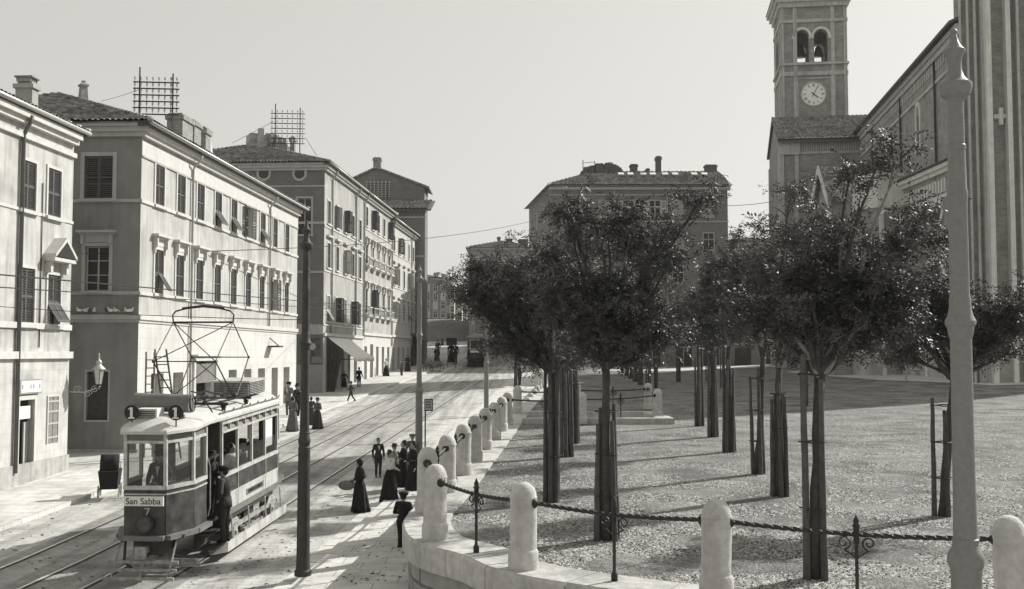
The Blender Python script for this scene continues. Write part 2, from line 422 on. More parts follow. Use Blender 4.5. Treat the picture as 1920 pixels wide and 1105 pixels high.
# twisted iron rails
def rail_between(i, j, label, post=True):
    a = Vector(BOL[i]); b = Vector(BOL[j]); a.z += .93; b.z += .93
    d = b-a; L = d.length; dn = d.normalized(); m = (a+b)/2
    t = thing('iron_railing', label, 'railing', m - Vector((0,0,.95)), group='twisted iron rails between the bollards')
    off = Vector(t.location)
    near = m.y < 32
    n = int(L/.035) if near else 8
    q = MB(); p = [a+dn*.19 + (d-dn*.38)*(k/n) + Vector((0,0,-.05*math.sin(math.pi*k/n))) - off for k in range(n+1)]
    q.tube(p, .031 if near else .03, n=4, twist=.42 if near else 0)
    q.build('rail_bar', M_iron, t)
    inst('rosette', ros_me, t, a+dn*.175-off, rot_to(dn)); inst('rosette', ros_me, t, b-dn*.175-off, rot_to(-dn))
    if post:
        q = MB(); zt = .9
        q.lathe([(.045,0),(.045,.12),(.03,.14),(.022,.17),(.022,.4),(.03,.42),(.022,.44),(.022,.78),(.035,.8),(.035,.98),(.05,1.0),(.03,1.03),(.038,1.06),(.012,1.12),(.004,1.14)], n=10)
        q.build('post', M_iron, t, smooth=True)
        for sgn in (-1, 1):
            q = MB(); cu = []
            for k in range(26):
                th = k/25*2*math.pi*1.35; r = .085*(1-k/25*.75)
                cu.append(dn*sgn*(.145 + r*math.sin(th+math.pi) ) + Vector((0,0,.80 + r*math.cos(th+math.pi)+.0)))
            cu = [Vector((0,0,.62)), dn*sgn*.06+Vector((0,0,.66))] + cu
            q.tube(cu, .011, n=5); q.build('scroll', M_iron, t)
names = ['right of the pale lamp post', 'behind the near pale lamp post', 'crossing in front of the near staked tree', 'over the gravel beside the curved corner', 'at the curved corner above the child', 'beside the women in black']
for k in range(5): rail_between(k, k+1, 'twisted iron rail with scrolled post ' + names[k])
rail_between(5, 6, 'twisted iron rail with scrolled post ' + names[5])
for k in range(6, 12): rail_between(k, k+1, 'short iron rail between the %s and next bollard up the street' % ordn[k-6])
for k in range(13, 24): rail_between(k, k+1, 'short iron rail between the %s and next bollard up the street' % ordn[k-6], post=False)
rail_between(12, 25, 'iron rail along the near side of the sunken steps, left span')
rail_between(25, 26, 'iron rail along the near side of the sunken steps, right span')
rail_between(13, 28, 'iron rail along the far side of the sunken steps, left span')
rail_between(28, 27, 'iron rail along the far side of the sunken steps, right span')
rail_between(26, 27, 'iron rail closing the right end of the sunken steps', post=False)

# sunken steps
st = thing('sunken_steps', 'white stone steps sunk into the square behind a low kerb', 'steps', (3.3, 44, hp(3.3, 44)))
def stb(mb, n, m):
    mb.v = [(x-3.3, y-44, z-hp(3.3,44)) for x, y, z in mb.v]; o = mb.build(n, m, st); recalc(o); return o
S = STAIR; zt = hp(3.3, 44)
mb = MB()
for k in range(8):
    x1 = S['x1']+.2-k*.45; mb.box(x1-.45, x1, S['y0']-.2, S['y1']+.2, zt-1.9, zt-.16*(k+1)+.02)
mb.box(S['x0']-.3, S['x1']-3.2, S['y0']-.2, S['y1']+.2, zt-1.95, zt-1.36); stb(mb, 'flight', M_stone)
for a in ((S['x0']-.5, S['x1']+.6, S['y0']-.45, S['y0']+.02), (S['x0']-.5, S['x1']+.6, S['y1']-.02, S['y1']+.45), (S['x1']-.05, S['x1']+.6, S['y0']+.02, S['y1']-.02)):
    mb = MB(); mb.box(a[0], a[1], a[2], a[3], zt-1.9, zt+.2); stb(mb, 'kerb_wall', M_stone)

# loose chips and tufts on the square
rng = np.random.default_rng(3)
def scatter(name, n, Y0, Y1, size, m, seed, xr=(-.6, .62), flat=.5, street=False):
    rng = np.random.default_rng(seed)
    u = rng.random(n); Y = 1/(1/Y0 + u*(1/Y1-1/Y0)); X = (xr[0]+(xr[1]-xr[0])*rng.random(n))*Y
    keep = [(kL(y)+.1 < x < xedge(OUT, y, 0)-.5) for x, y in zip(X, Y)] if street else [(x > xedge(INN, y, 0)+.02) and not (S['x0']-.6 < x < S['x1']+.7 and S['y0']-.6 < y < S['y1']+.6) for x, y in zip(X, Y)]
    X = X[keep]; Y = Y[keep]; n = len(X)
    nz = np.array([noise.noise(Vector((x*.8, y*.8, 0))) for x, y in zip(X, Y)])
    k2 = nz > -.12 + rng.random(n)*.3 - .1; X = X[k2]; Y = Y[k2]; n = len(X)
    Z = .0125*(Y-13) + .04*np.maximum(0, X-14)*np.clip((Y-50)/25, 0, 1)
    if street: Z = np.array([hs(0, y)+(.12 if x > kR(y)+.3 else .0) for x, y in zip(X, Y)])
    s = size*((.5+rng.random(n)**3*2.2) if street else (.5+rng.random(n)*.9)); a = rng.random(n)*6.28
    base = np.array([(-1,-.6,0),(1,-.5,0),(.1,1,0),(0,.1,1)])
    V = base[None]*np.stack([s, s*(.5+rng.random(n)*.6), s*flat*(.5+rng.random(n))], 1)[:,None,:]
    c, sn = np.cos(a)[:,None], np.sin(a)[:,None]
    Vx = V[:,:,0]*c - V[:,:,1]*sn + X[:,None]; Vy = V[:,:,0]*sn + V[:,:,1]*c + Y[:,None]; Vz = V[:,:,2] + Z[:,None]
    vs = np.stack([Vx, Vy, Vz], 2).reshape(-1, 3)
    b = (np.arange(n)*4)[:,None]; fs = np.stack([b+np.array([0,1,3]), b+np.array([1,2,3]), b+np.array([2,0,3])], 1).reshape(-1, 3)
    me = bpy.data.meshes.new(name); me.vertices.add(len(vs)); me.vertices.foreach_set('co', vs.ravel().astype(np.float32))
    me.loops.add(len(fs)*3); me.loops.foreach_set('vertex_index', fs.ravel().astype(np.int32))
    me.polygons.add(len(fs)); me.polygons.foreach_set('loop_start', (np.arange(len(fs))*3).astype(np.int32)); me.polygons.foreach_set('loop_total', np.full(len(fs), 3, np.int32))
    me.update(); me.validate(); me.materials.append(m); o = bpy.data.objects.new(name, me); COL.objects.link(o); return o
M_chip = mat('chip_stone', .42, .85, .5, 9, .3, 60)
M_chipd = mat('chip_dark', .07, .9, .4, 9, .3, 60)
tag(scatter('gravel', 120000, 12.5, 75, .025, M_chip, 1), 'loose pale stone chips strewn over the square', 'gravel', kind='stuff')
tag(scatter('ground_litter', 60000, 12.5, 75, .018, M_chipd, 2, flat=.8), 'dark bits of soil and withered leaves on the gravel', 'litter', kind='stuff')
M_dung = mat('road_dirt', .09, .95, .5, 9, .3, 60)
tag(scatter('street_litter', 9000, 20, 110, .028, M_dung, 5, xr=(-.5, .1), flat=.35, street=True), 'straw, dung and grit scattered over the street', 'litter', kind='stuff')
# pavement before the big house and round the church
M_apr = mat('apron_stone', .55, .85, .12, 1.5, .2, 20, stain=.15)
sheet('path', M_apr, lambda Y: [4+.5*i for i in range(0, 90)], 108.5, 116, .5, hmerge, .03)
# ------------------------------------------------------------------ house kit
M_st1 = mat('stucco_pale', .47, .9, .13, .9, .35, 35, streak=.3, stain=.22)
M_st2 = mat('stucco_shade_side', .25, .9, .13, .9, .35, 35, streak=.15, stain=.2)  # darker copy of the pale stucco, shade put into its colour
M_st3 = mat('stucco_worn', .50, .9, .16, 1.2, .4, 35, streak=.35, stain=.4)
M_ash = mat('ashlar_stucco', .58, .9, .1, 1.1, .3, 45, streak=.15, stain=.15, kind='ashlar', kp=(1.3, .42, .008, .02, .82))
M_ashd = mat('ashlar_dark', .36, .9, .08, 1.1, .25, 45, streak=.12, kind='ashlar', kp=(1.3, .42, .01, .03, .7))
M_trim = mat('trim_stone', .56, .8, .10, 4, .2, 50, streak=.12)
M_trimd = mat('trim_shaded_side', .42, .8, .10, 4, .2, 50, streak=.12)  # trim stone darkened in colour to deepen the shade on unlit sides
M_brk = mat('brick_wall', .25, .9, .12, 1.2, .4, 40, stain=.1, kind='brick', kp=(.5, .16, .02, .12, 1.3))
M_gs = mat('grey_stucco', .22, .9, .10, 1.0, .2, 40, streak=.1)
M_shut = mat('shutter_paint', .09, .7, .25, 6, .2, 60)
M_shutL = mat('shutter_pale', .34, .7, .2, 6, .2, 60)
M_cas = mat('casement_paint', .42, .6, .15, 6, .1, 60)
M_dark = mat('dark_interior', .02, .8, .3, 2, .1)
M_glass = glass_mat('window_glass', .025, .12)
M_tile = mat('roof_tiles', .22, .6, .3, 3, .5, 40, stain=.35, spec=.5, kind='gravel', kp=(4.2, .75))
M_zinc = mat('zinc_gutter', .42, .45, .15, 5, .1, 40, metal=.4, spec=.5)
M_pipe = mat('drain_pipe', .40, .6, .2, 4, .1, 40)
M_wood = mat('dark_wood', .06, .7, .3, 5, .3, 40)
M_sof = mat('eave_wood', .10, .8, .25, 5, .3, 40)
M_chim = mat('chimney_brick', .26, .9, .25, 3, .6, 25, kind='brick', kp=(.28, .09, .015, .2, 1.2))
M_white = mat('white_paint', .72, .6, .06, 5, .1, 40)
M_black = mat('black_paint', .02, .5, .2, 5, .1, 40)

CACHE = {}
def cached(key, name, fn, m, smooth=False):
    if key not in CACHE: CACHE[key] = mesh_of(fn(), name, m, smooth)
    return CACHE[key]
def leaf_mb(a, h, n=None):
    mb = MB(); s = .045; t = .018
    mb.box(0, s, -t, t, 0, h); mb.box(a-s, a, -t, t, 0, h); mb.box(s, a-s, -t, t, 0, .07); mb.box(s, a-s, -t, t, h-.07, h)
    if h > 1.2: mb.box(s, a-s, -t, t, h/2-.04, h/2+.04)
    n = n or int(h/.085)
    for k in range(n):
        z = .09+(h-.18)*k/(n-1)
        if h > 1.2 and abs(z-h/2) < .06: continue
        mb.obox((a/2, 0, z), (a/2-s, 0, 0), (0, .016, -.026), (0, .004, .003))
    return mb
def rect_frame(mb, w, h, b, y0, y1, z0=0, bottom=False):
    mb.box(-w/2-b, -w/2, y0, y1, z0, z0+h+b); mb.box(w/2, w/2+b, y0, y1, z0, z0+h+b); mb.box(-w/2, w/2, y0, y1, z0+h, z0+h+b)
    if bottom: mb.box(-w/2-b, w/2+b, y0, y1, z0-b, z0)
def window(parent, u, z0, w, h, side='f', style='closed', hood=None, sill=True, shut=M_shut, trim=M_trim, fb=.13, shadeframe=True, x=0):
    k = (round(w,2), round(h,2)); w, h = k
    loc, rz = ((u, 0, z0), 0) if side == 'f' else ((x, u, z0), R(-90))
    def casf():
        mb = MB(); b = .05
        mb.box(-w/2, -w/2+b, .14, .18, 0, h); mb.box(w/2-b, w/2, .14, .18, 0, h); mb.box(-b*.6, b*.6, .135, .18, b, h-b)
        mb.box(-w/2+b, w/2-b, .14, .18, 0, b); mb.box(-w/2+b, w/2-b, .14, .18, h-b, h)
        for q in (.36, .68): mb.box(-w/2+b, w/2-b, .145, .175, h*q-.018, h*q+.018)
        return mb
    wo = inst('window', cached(('cas',)+k, 'window', casf, M_cas), parent, loc, (0,0,rz))
    inst('pane', cached(('pane',)+k, 'pane', lambda: MB().box(-w/2, w/2, .185, .2, 0, h), M_glass), wo)
    def frf():
        mb = MB(); rect_frame(mb, w, h, fb, -.045, .002); return mb
    inst('frame', cached(('fr', fb, trim.name)+k, 'frame', frf, trim), wo)
    if sill: inst('sill', cached(('sill', trim.name)+k, 'sill', lambda: MB().box(-w/2-fb-.05, w/2+fb+.05, -.13, .0, -.12, -.0), trim), wo)
    a = w/2-.01
    if style in ('closed', 'tilt', 'tiltone'):
        hh = h if style == 'closed' else h*.55
        zb = 0 if style == 'closed' else h*.45
        me = cached(('leaf', round(a,2), round(hh,2), shut.name), 'shutter', lambda: leaf_mb(a, hh), shut)
        inst('shutter', me, wo, (-a-.004, .03, zb)); inst('shutter', me, wo, (.004, .03, zb))
        if style != 'closed':
            me2 = cached(('leaf2', round(a,2), round(h*.44,2), shut.name), 'shutter', lambda: leaf_mb(a, h*.44), shut)
            for i, xx in enumerate((-a-.004, .004)):
                if style == 'tiltone' and i == 0: inst('shutter', me2, wo, (xx, .03, 0)); continue
                o = inst('shutter', me2, wo, (xx, .0, h*.445), (R(-32), 0, 0))
                o.location = (xx, -h*.44*math.sin(R(32)), h*.445-h*.44*math.cos(R(32)))
                o.rotation_euler = (R(-32), 0, 0)
    elif style == 'open':
        me = cached(('leaf', round(a,2), round(h,2), shut.name), 'shutter', lambda: leaf_mb(a, h), shut)
        inst('shutter', me, wo, (-w/2-.02, -.05, 0), (0, 0, R(180+12))); inst('shutter', me, wo, (w/2+.02, -.05, 0), (0, 0, R(-12)))
    elif style == 'half':
        me = cached(('leaf', round(a,2), round(h,2), shut.name), 'shutter', lambda: leaf_mb(a, h), shut)
        inst('shutter', me, wo, (-w/2, -.02, 0), (0, 0, R(-78))); inst('shutter', me, wo, (w/2, -.02, 0), (0, 0, R(-102)))
    if hood == 'cornice':
        def hf():
            mb = MB(); e = w/2+fb+.12
            mb.box(-e+.04, e-.04, -.16, 0, h+fb+.32, h+fb+.40); mb.box(-e-.04, e+.04, -.30, 0, h+fb+.40, h+fb+.50); mb.box(-e+.14, e-.14, -.06, 0, h+fb+.02, h+fb+.32)
            for sx in (-1, 1):
                x0 = sx*(w/2+fb*.6); mb.box(x0-.06, x0+.06, -.2, 0, h+fb-.06, h+fb+.32); mb.box(x0-.05, x0+.05, -.1, 0, h+fb-.3, h+fb-.06)
            return mb
        inst('hood', cached(('hood', trim.name)+k, 'hood', hf, trim), wo)
    elif hood == 'flat':
        inst('hood', cached(('hoodf', trim.name)+k, 'hood', lambda: MB().box(-w/2-.25, w/2+.25, -.22, 0, h+.42, h+.56), trim), wo)
    elif hood == 'pediment':
        def pf():
            mb = MB(); e = w/2+.32; zb = h+.45
            mb.box(-e, e, -.42, 0, zb, zb+.12)
            for sx in (-1, 1):
                mb.hexa([(sx*e,-.46,zb+.12),(0,-.46,zb+.72),(0,0,zb+.72),(sx*e,0,zb+.12),(sx*e,-.46,zb+.24),(0,-.46,zb+.86),(0,0,zb+.86),(sx*e,0,zb+.24)])
                mb.box(sx*(w/2+.1)-.08, sx*(w/2+.1)+.08, -.22, 0, zb-.4, zb)
            return mb
        ty = MB(); ty.add([(-w/2-.2,-.44,h+.60),(w/2+.2,-.44,h+.60),(0,-.44,h+1.14)], [(0,1,2)]); inst('hood_shade', mesh_of(ty, 'hood_shade', M_dark), wo)  # near-black triangle painting in the shade inside the deep hood
        p = inst('hood', cached(('ped', trim.name)+k, 'hood', pf, trim), wo)
    return wo
def op(u, z0, w, h): return (u-w/2, u+w/2, z0, z0+h)

def tile_patch(mb, A, U, V, L, run, cutL=0, cutR=0, tw=.24, tr=.36, amp=.06, seed=0):
    # A eave corner, U along eave, V up-slope unit; columns stop at the hip cuts (cut = plan ratio)
    rnd = random.Random(seed); U = Vector(U); V = Vector(V); A = Vector(A); Nn = U.cross(V).normalized()
    if Nn.z < 0: Nn = -Nn
    nc = int(L/tw); sub = 4; nr = int(run/tr)+1; rows = []
    prof = [0, .8, 1, .8]
    cols = []
    for j in range(nc*sub+1):
        u = min(L, j*tw/sub); m = run
        if cutL: m = min(m, u/cutL)
        if cutR: m = min(m, (L-u)/cutR)
        cols.append((u, max(0.0, m), prof[j % sub], rnd.uniform(-.01, .01)))
    jit = [[rnd.uniform(-.012, .02) for _ in range(nc+1)] for _ in range(nr)]
    for i in range(nr):
        for e in (0, 1):
            r = []
            for j, (u, m, p, q) in enumerate(cols):
                v = min(m, (i+e)*tr); jj = jit[i][min(nc, j//sub)]
                r.append(A + U*u + V*v + Nn*(p*amp + (.06 if e == 0 else 0) + jj))
            rows.append(r)
    grid(mb, rows)
def hip_roof(parent, L, W, ov, zt, slope, M=M_tile, hipn=True, hipf=True, tiles=('n','s'), name='roof', seed=1, gap=.1, tw=.24, tr=.36):
    # rectangle x -ov..L+ov, y -ov..W+ov ; street side y=-ov ; near end x=-ov
    x0, x1, y0, y1 = -ov, L+ov, -ov, W+ov; half = (y1-y0)/2; h = half*slope; cs = math.sqrt(1+slope*slope)
    mb = MB(); xa = x0+half if hipn else x0; xb = x1-half if hipf else x1; ym = (y0+y1)/2; e = .05
    P = [(x0,y0,zt),(x1,y0,zt),(x1,y1,zt),(x0,y1,zt),(xa,ym,zt+h-e),(xb,ym,zt+h-e)]
    mb.add(P, [(0,1,5,4),(2,3,4,5),(3,0,4),(1,2,5),(0,3,2,1)])
    r = mb.build(name, M, parent); recalc(r)
    v1 = Vector((0, 1, slope)).normalized(); v2 = Vector((1, 0, slope)).normalized()
    q = MB()
    c = 1/cs*1.0
    if 's' in tiles: tile_patch(q, (x0,y0,zt), (1,0,0), v1, x1-x0, half*cs, cutL=(1/cs if hipn else 0), cutR=(1/cs if hipf else 0), seed=seed, tw=tw, tr=tr)
    if 'n' in tiles and hipn: tile_patch(q, (x0,y0,zt), (0,1,0), v2, y1-y0, half*cs, cutL=1/cs, cutR=1/cs, seed=seed+1, tw=tw, tr=tr)
    t = q.build('roof_tiles', M, r, smooth=True); 
    # ridge and hip caps
    q = MB(); 
    def cap(a, b):
        a, b = Vector(a), Vector(b); n = max(2, int((b-a).length/.35))
        for k in range(n):
            p = a+(b-a)*k/n; s = a+(b-a)*(k+.95)/n; q.tube([p+Vector((0,0,.03)), s], [.12, .09], n=7)
    cap((xa,ym,zt+h), (xb,ym,zt+h))
    if hipn: cap((x0,y0,zt+.05), (xa,ym,zt+h)); cap((x0,y1,zt+.05), (xa,ym,zt+h))
    if hipf: cap((x1,y0,zt+.05), (xb,ym,zt+h))
    q.build('ridge_tiles', M, r, smooth=True)
    return r
def eave(parent, L, W, ov, zt, trimf=M_trim, trime=M_trimd, gut=True, rafters=False, ends=True):
    q = MB(); q.box(-ov+.02, L+ov-.02, -ov+.02, 0, zt-.14, zt-.01); q.build('eave', M_sof, parent)
    q = MB(); q.box(-.0, L, -.34, -.002, zt-.34, zt-.145); q.box(-.0, L, -.2, -.002, zt-.52, zt-.342); q.build('cornice', trimf, parent)
    if ends:
        q = MB(); q.box(-ov+.02, -.001, .001, W, zt-.14, zt-.012); q.box(-.34, -.002, -.34, W, zt-.34, zt-.138); q.box(-.2, -.003, -.2, W, zt-.52, zt-.338); q.build('cornice', trime, parent)
    if gut:
        q = MB(); q.tube([(-ov, -ov-.06, zt-.03), (L+ov, -ov-.06, zt-.03)], .085, n=8); q.build('gutter', M_zinc, parent, smooth=True)
def pipe(parent, u, z0, z1, ov=.85, y=-.09, m=M_pipe, top=True, r=.055):
    q = MB(); pts = [(u,y,z0),(u,y,z1-.75)] + ([(u,y-.06,z1-.62),(u,-ov*.85,z1-.32),(u,-ov,z1-.1)] if top else [])
    q.tube(pts, r, n=8); q.build('drain_pipe', m, parent, smooth=True)
class Fac:
    def __init__(s, C0, slope, zadd=0):
        s.C = Vector(C0); s.d = Vector((slope, 1, 0)).normalized(); s.n = Vector((s.d.y, -s.d.x, 0)); s.rz = math.atan2(1, slope)
    def uz(s, px, py, off=0):
        r = ray(px, py); c = Vector((0,0,CAMZ)); p0 = s.C + s.n*off
        t = (p0-c).dot(s.n)/r.dot(s.n); p = c+r*t; return (p-s.C).dot(s.d), p.z-s.C.z
    def end(s, px, py):            # point on the end wall plane: returns inward distance v, z
        r = ray(px, py); c = Vector((0,0,CAMZ)); t = (s.C-c).dot(s.d)/r.dot(s.d); p = c+r*t; return -(p-s.C).dot(s.n), p.z-s.C.z
def chimney(parent, x, y, z, w, d, h, M=M_chim, cap=True):
    q = MB(); q.box(-w/2, w/2, -d/2, d/2, -1.2, h)
    if cap: q.box(-w/2-.08, w/2+.08, -d/2-.08, d/2+.08, h*.82, h); q.box(-w/2+.05,w/2-.05,-d/2+.05,d/2-.05,h,h+.12)
    return q.build('chimney', M, parent, loc=(x, y, z))
def rubble(parent, x, y, z, w, d, h, seed=1, M=M_chim):
    rnd = random.Random(seed); q = MB(); n = 9
    q.box(-w/2, w/2, -d/2, d/2, -1.2, h*.35)
    for k in range(16):
        a = rnd.uniform(-.5, .5)*w; b = rnd.uniform(-.5, .5)*d; hh = h*rnd.uniform(.45, .95)*(1-abs(a)/w*.9); s = rnd.uniform(.2, .42)
        th = rnd.random(); q.obox((a, b, hh/2), (s*math.cos(th), s*math.sin(th), rnd.uniform(-.05,.05)), (-s*math.sin(th), s*math.cos(th), 0), (rnd.uniform(-.1,.1), 0, hh/2))
    return q.build('chimney', M, parent, loc=(x, y, z))
# ------------------------------------------------------------------ the houses on the left
def hsw(X, Y): return hs(X, Y) + .12
# ---- second house (long pale facade, shaded end wall)
C2 = on(hsw, 255, 849); f2 = Fac(C2, .05); 
L2 = f2.uz(555, 700)[0]; zt2 = f2.uz(273, 224, .5)[1] - .12; W2 = 14
h2 = thing('stucco_house', 'three storey pale stucco house with shaded end wall, behind the near tram', 'house', C2, (0, 0, f2.rz))
zb = f2.uz(262, 604)[1]; zb1 = f2.uz(262, 594)[1]
z_m = f2.uz(262, 551)[1]; z_u = f2.uz(262, 377)[1]
r1 = [298.1,338.6,375.2,408.5,438.2,466,492.5,515.7,538.1]; r2 = [296.7,336,373,406.7,437,464.6,490.3,514,536.6]
st1 = ['closed','closed','closed','tilt','tilt','open','tilt','closed','closed']; st2 = ['tiltone','closed','closed','closed','closed','closed','closed','open','closed']
a, b = f2.uz(298, 310)[1], f2.uz(298, 386)[1]; c, d = f2.uz(297, 469)[1], f2.uz(297, 551)[1]
U1 = [f2.uz(x, 400)[0] for x in r1]; U2 = [f2.uz(x, 530)[0] for x in r2]
dz_top = f2.uz(484, 673)[1]
doors = [(283.6,307),(325,344),(364,402),(429,444),(458,471.5),(484,497),(509.5,521),(531.6,543)]
D2 = [(f2.uz(p, 690)[0], f2.uz(q, 690)[0]) for p, q in doors]
ops_up = [op(u, b, 1.0, a-b) for u in U1] + [op(u, d, 1.0, c-d) for u in U2]
dt = 3.15
q = MB(); wall(q, (0,0,0), (1,0,0), (0,-1,0), L2, zb, zt2, ops_up, .22); o = q.build('wall', M_st1, h2)
q = MB(); wall(q, (0,0,0), (1,0,0), (0,-1,0), L2, -1, zb, [(p, s, -.2 + .035*p, dt + (.45 if i == 2 else .03*p*0)) for i, (p, s) in enumerate(D2)], .45); q.build('wall', M_ash, h2)
for i, (p, s) in enumerate(D2):
    t = MB(); H = dt+.45 if i == 2 else dt; t.box(p, s, .45, .5, -1, H); dd = t.build('door', M_dark, h2)
    t = MB(); w = s-p; t.box(p, p+.07, .38, .45, -.5, H); t.box(s-.07, s, .38, .45, -.5, H); t.box(p+.07, s-.07, .38, .45, H-.75, H-.68); t.box(p+w/2-.03, p+w/2+.03, .39, .45, -.5, H-.75); t.box(p+.07, s-.07, .39, .45, -.5, .9 if i > 3 else .1); t.build('door_frame', M_cas, dd)
p, s = D2[2]; t = MB(); t.box(p-.22, p-.0, -.1, 0, -.5, dt+.5); t.box(s, s+.22, -.1, 0, -.5, dt+.5); t.box(p-.32, s+.32, -.2, 0, dt+.5, dt+.72); t.box(p-.36, s+.36, -.32, 0, dt+.72, dt+.8); t.build('portal', M_trim, h2)
t = MB(); t.box(p+.12, s-.12, -.06, .1, dt-.55, dt+.36); t.build('glazed_transom', mat('grey_glass', .2, .3, .3, 2, .1), h2)
# end wall
evx0, evx1, etop, ebot = 164, 209, 293, 373
va, za = f2.end(186, 293); vb, zbb = f2.end(186, 373); ew = f2.end(163, 330)[0]-f2.end(208, 330)[0]
vc, zc = f2.end(183, 462); vd, zd = f2.end(183, 546)
ve, ze = f2.end(183, 697); vf, zf = f2.end(183, 788); 
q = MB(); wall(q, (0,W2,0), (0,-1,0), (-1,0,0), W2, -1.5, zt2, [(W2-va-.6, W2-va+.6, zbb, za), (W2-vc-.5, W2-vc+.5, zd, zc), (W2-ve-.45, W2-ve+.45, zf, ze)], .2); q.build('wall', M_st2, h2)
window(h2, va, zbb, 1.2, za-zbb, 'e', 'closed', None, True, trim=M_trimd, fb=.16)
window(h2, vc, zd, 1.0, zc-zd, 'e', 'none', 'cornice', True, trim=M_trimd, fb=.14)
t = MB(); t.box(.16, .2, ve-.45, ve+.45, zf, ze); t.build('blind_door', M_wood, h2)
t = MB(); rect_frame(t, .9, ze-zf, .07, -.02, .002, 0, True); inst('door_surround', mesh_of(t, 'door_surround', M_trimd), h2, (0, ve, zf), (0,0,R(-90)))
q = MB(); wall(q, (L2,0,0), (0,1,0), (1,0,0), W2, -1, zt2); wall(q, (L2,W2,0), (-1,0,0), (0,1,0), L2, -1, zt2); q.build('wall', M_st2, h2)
for z, t_, pr in ((z_u-.04, .14, .07), (z_m-.04, .14, .07), (zb1-.12, .2, .12), (zb-.02, .12, .05)):
    q = MB(); q.box(0, L2+.02, -pr, 0, z, z+t_); q.build('string_course', M_trim, h2)
    q = MB(); q.box(-pr, -.001, -pr+.001, W2, z+.002, z+t_-.002); q.build('string_course', M_trimd, h2)
q = MB(); q.box(-.06,0,-.06,W2,-1.2,.12); q.build('plinth', M_trimd, h2)
for u, s in zip(U1, st1): window(h2, u, b, 1.0, a-b, 'f', s, None, True)
for u, s in zip(U2, st2): window(h2, u, d, 1.0, c-d, 'f', s, 'cornice', True)
q = MB(); q.box(0, L2, -.025, 0, zt2-1.15, zt2-.53); q.build('frieze', M_trim, h2)
q = MB(); q.box(0, L2, -.06, 0, zt2-1.22, zt2-1.15); q.build('string_course', M_trimd, h2)
eave(h2, L2, W2, .5, zt2+.12); hip_roof(h2, L2, W2, .6, zt2+.12, .40, seed=5)
for px in (357, 504): pipe(h2, f2.uz(px, 450)[0], zb+.3 if px > 400 else .2, zt2, .5)
for px_, py_, w_, hh_ in ((338, 222, 1.5, 1.2), (357, 232, 1.0, 1.1), (377, 244, .8, 1.5)):
    u_, z_ = f2.uz(px_, py_, -2.2); chimney(h2, u_, 2.2, z_-hh_, w_, .8, hh_)
q = MB(); q.lathe([(.34,-1),(.34,0),(.26,.1),(.2,.75),(.27,.78),(.27,.86),(.1,.95),(.1,1.05)], n=4); q.build('chimney', M_chim, h2, loc=(6.2, 5.4, zt2+2.55))
# small gable of masonry beside the last stack
u_, z_ = f2.uz(384, 262, -2.2); q = MB(); q.hexa([(u_-.5,1.9,z_-1.5),(u_+.9,1.9,z_-1.5),(u_+.9,2.6,z_-1.5),(u_-.5,2.6,z_-1.5),(u_-.3,1.9,z_+.5),(u_-.1,1.9,z_+.5),(u_-.1,2.6,z_+.5),(u_-.3,2.6,z_+.5)]); q.build('chimney_buttress', M_trim, h2)
# graze of weathering: small bracket lamp arms on the facade
q = MB(); u, z = f2.uz(505, 650); q.box(u-.5, u+.5, -.7, -.05, z-.05, z+.05); q.tube([(u,-.6,z),(u,-.02,z+.5)], .03); q.build('shop_sign_bracket', M_wood, h2)

# ---- first house (far left)
C1r = on(hsw, 125, 881.5); C1l = on(hsw, 27, 908)
f1 = Fac(C1r, .05)
L1a = 9.0   # the part toward the camera
C1 = C1r - f1.d*L1a; f1 = Fac((C1.x, C1.y, C1r.z), .05)
h1 = thing('stucco_house', 'worn pale stucco house at the far left edge with a pedimented window', 'house', f1.C, (0,0,f1.rz))
zt1 = f1.uz(161, 247, .5)[1]-.22; W1 = 12
def w1(px, y0, y1): u, z1 = f1.uz(px, y0); _, z0 = f1.uz(px, y1); return u, z0, z1-z0
specs = [(54, 303, 395, 'closed', None), (102, 318, 408, 'closed', None), (51, 503, 608, 'closed', None), (101, 516, 611, 'tilt', 'pediment')]
ws = []; ops = []
for px, y0, y1, s, hd in specs:
    u, z0, h = w1(px, y0, y1); w = .95; ws.append((u, z0, w, h, s, hd)); ops.append(op(u, z0, w, h))
ud, zd0, hd_ = w1(50.5, 750, 899); dw = f1.uz(66, 820)[0]-f1.uz(38, 820)[0]
uw, zw0, hw = w1(99, 744, 830); ww = f1.uz(109, 780)[0]-f1.uz(90, 780)[0]
zs1 = f1.uz(133, 668)[1]
q = MB(); wall(q, (-4,0,0), (1,0,0), (0,-1,0), L1a+4, zs1, zt1, [(o[0]+4, o[1]+4, o[2], o[3]) for o in ops], .22); q.build('wall', M_st3, h1)
q = MB(); wall(q, (-4,0,0), (1,0,0), (0,-1,0), L1a+4, -2.0, zs1, [(ud-dw/2+4, ud+dw/2+4, zd0, zd0+hd_), (uw-ww/2+4, uw+ww/2+4, zw0, zw0+hw)], .25)
q.build('wall', mat('stucco_ground_floor', .52, .9, .12, 1.4, .3, 45, streak=.2, stain=.35, kind='ashlar', kp=(1.1, .4, .008, .02, .85)), h1)
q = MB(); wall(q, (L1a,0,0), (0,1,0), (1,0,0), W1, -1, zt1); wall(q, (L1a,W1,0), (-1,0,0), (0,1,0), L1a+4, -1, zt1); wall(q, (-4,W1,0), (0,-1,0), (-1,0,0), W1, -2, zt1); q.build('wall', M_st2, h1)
for u, z0, w, h, s, hd in ws: window(h1, u, z0, w, h, 'f', s, hd, True, fb=.1)
t = MB(); t.box(ud-dw/2, ud+dw/2, .22, .27, zd0-.5, zd0+hd_); dd = t.build('door', M_dark, h1)
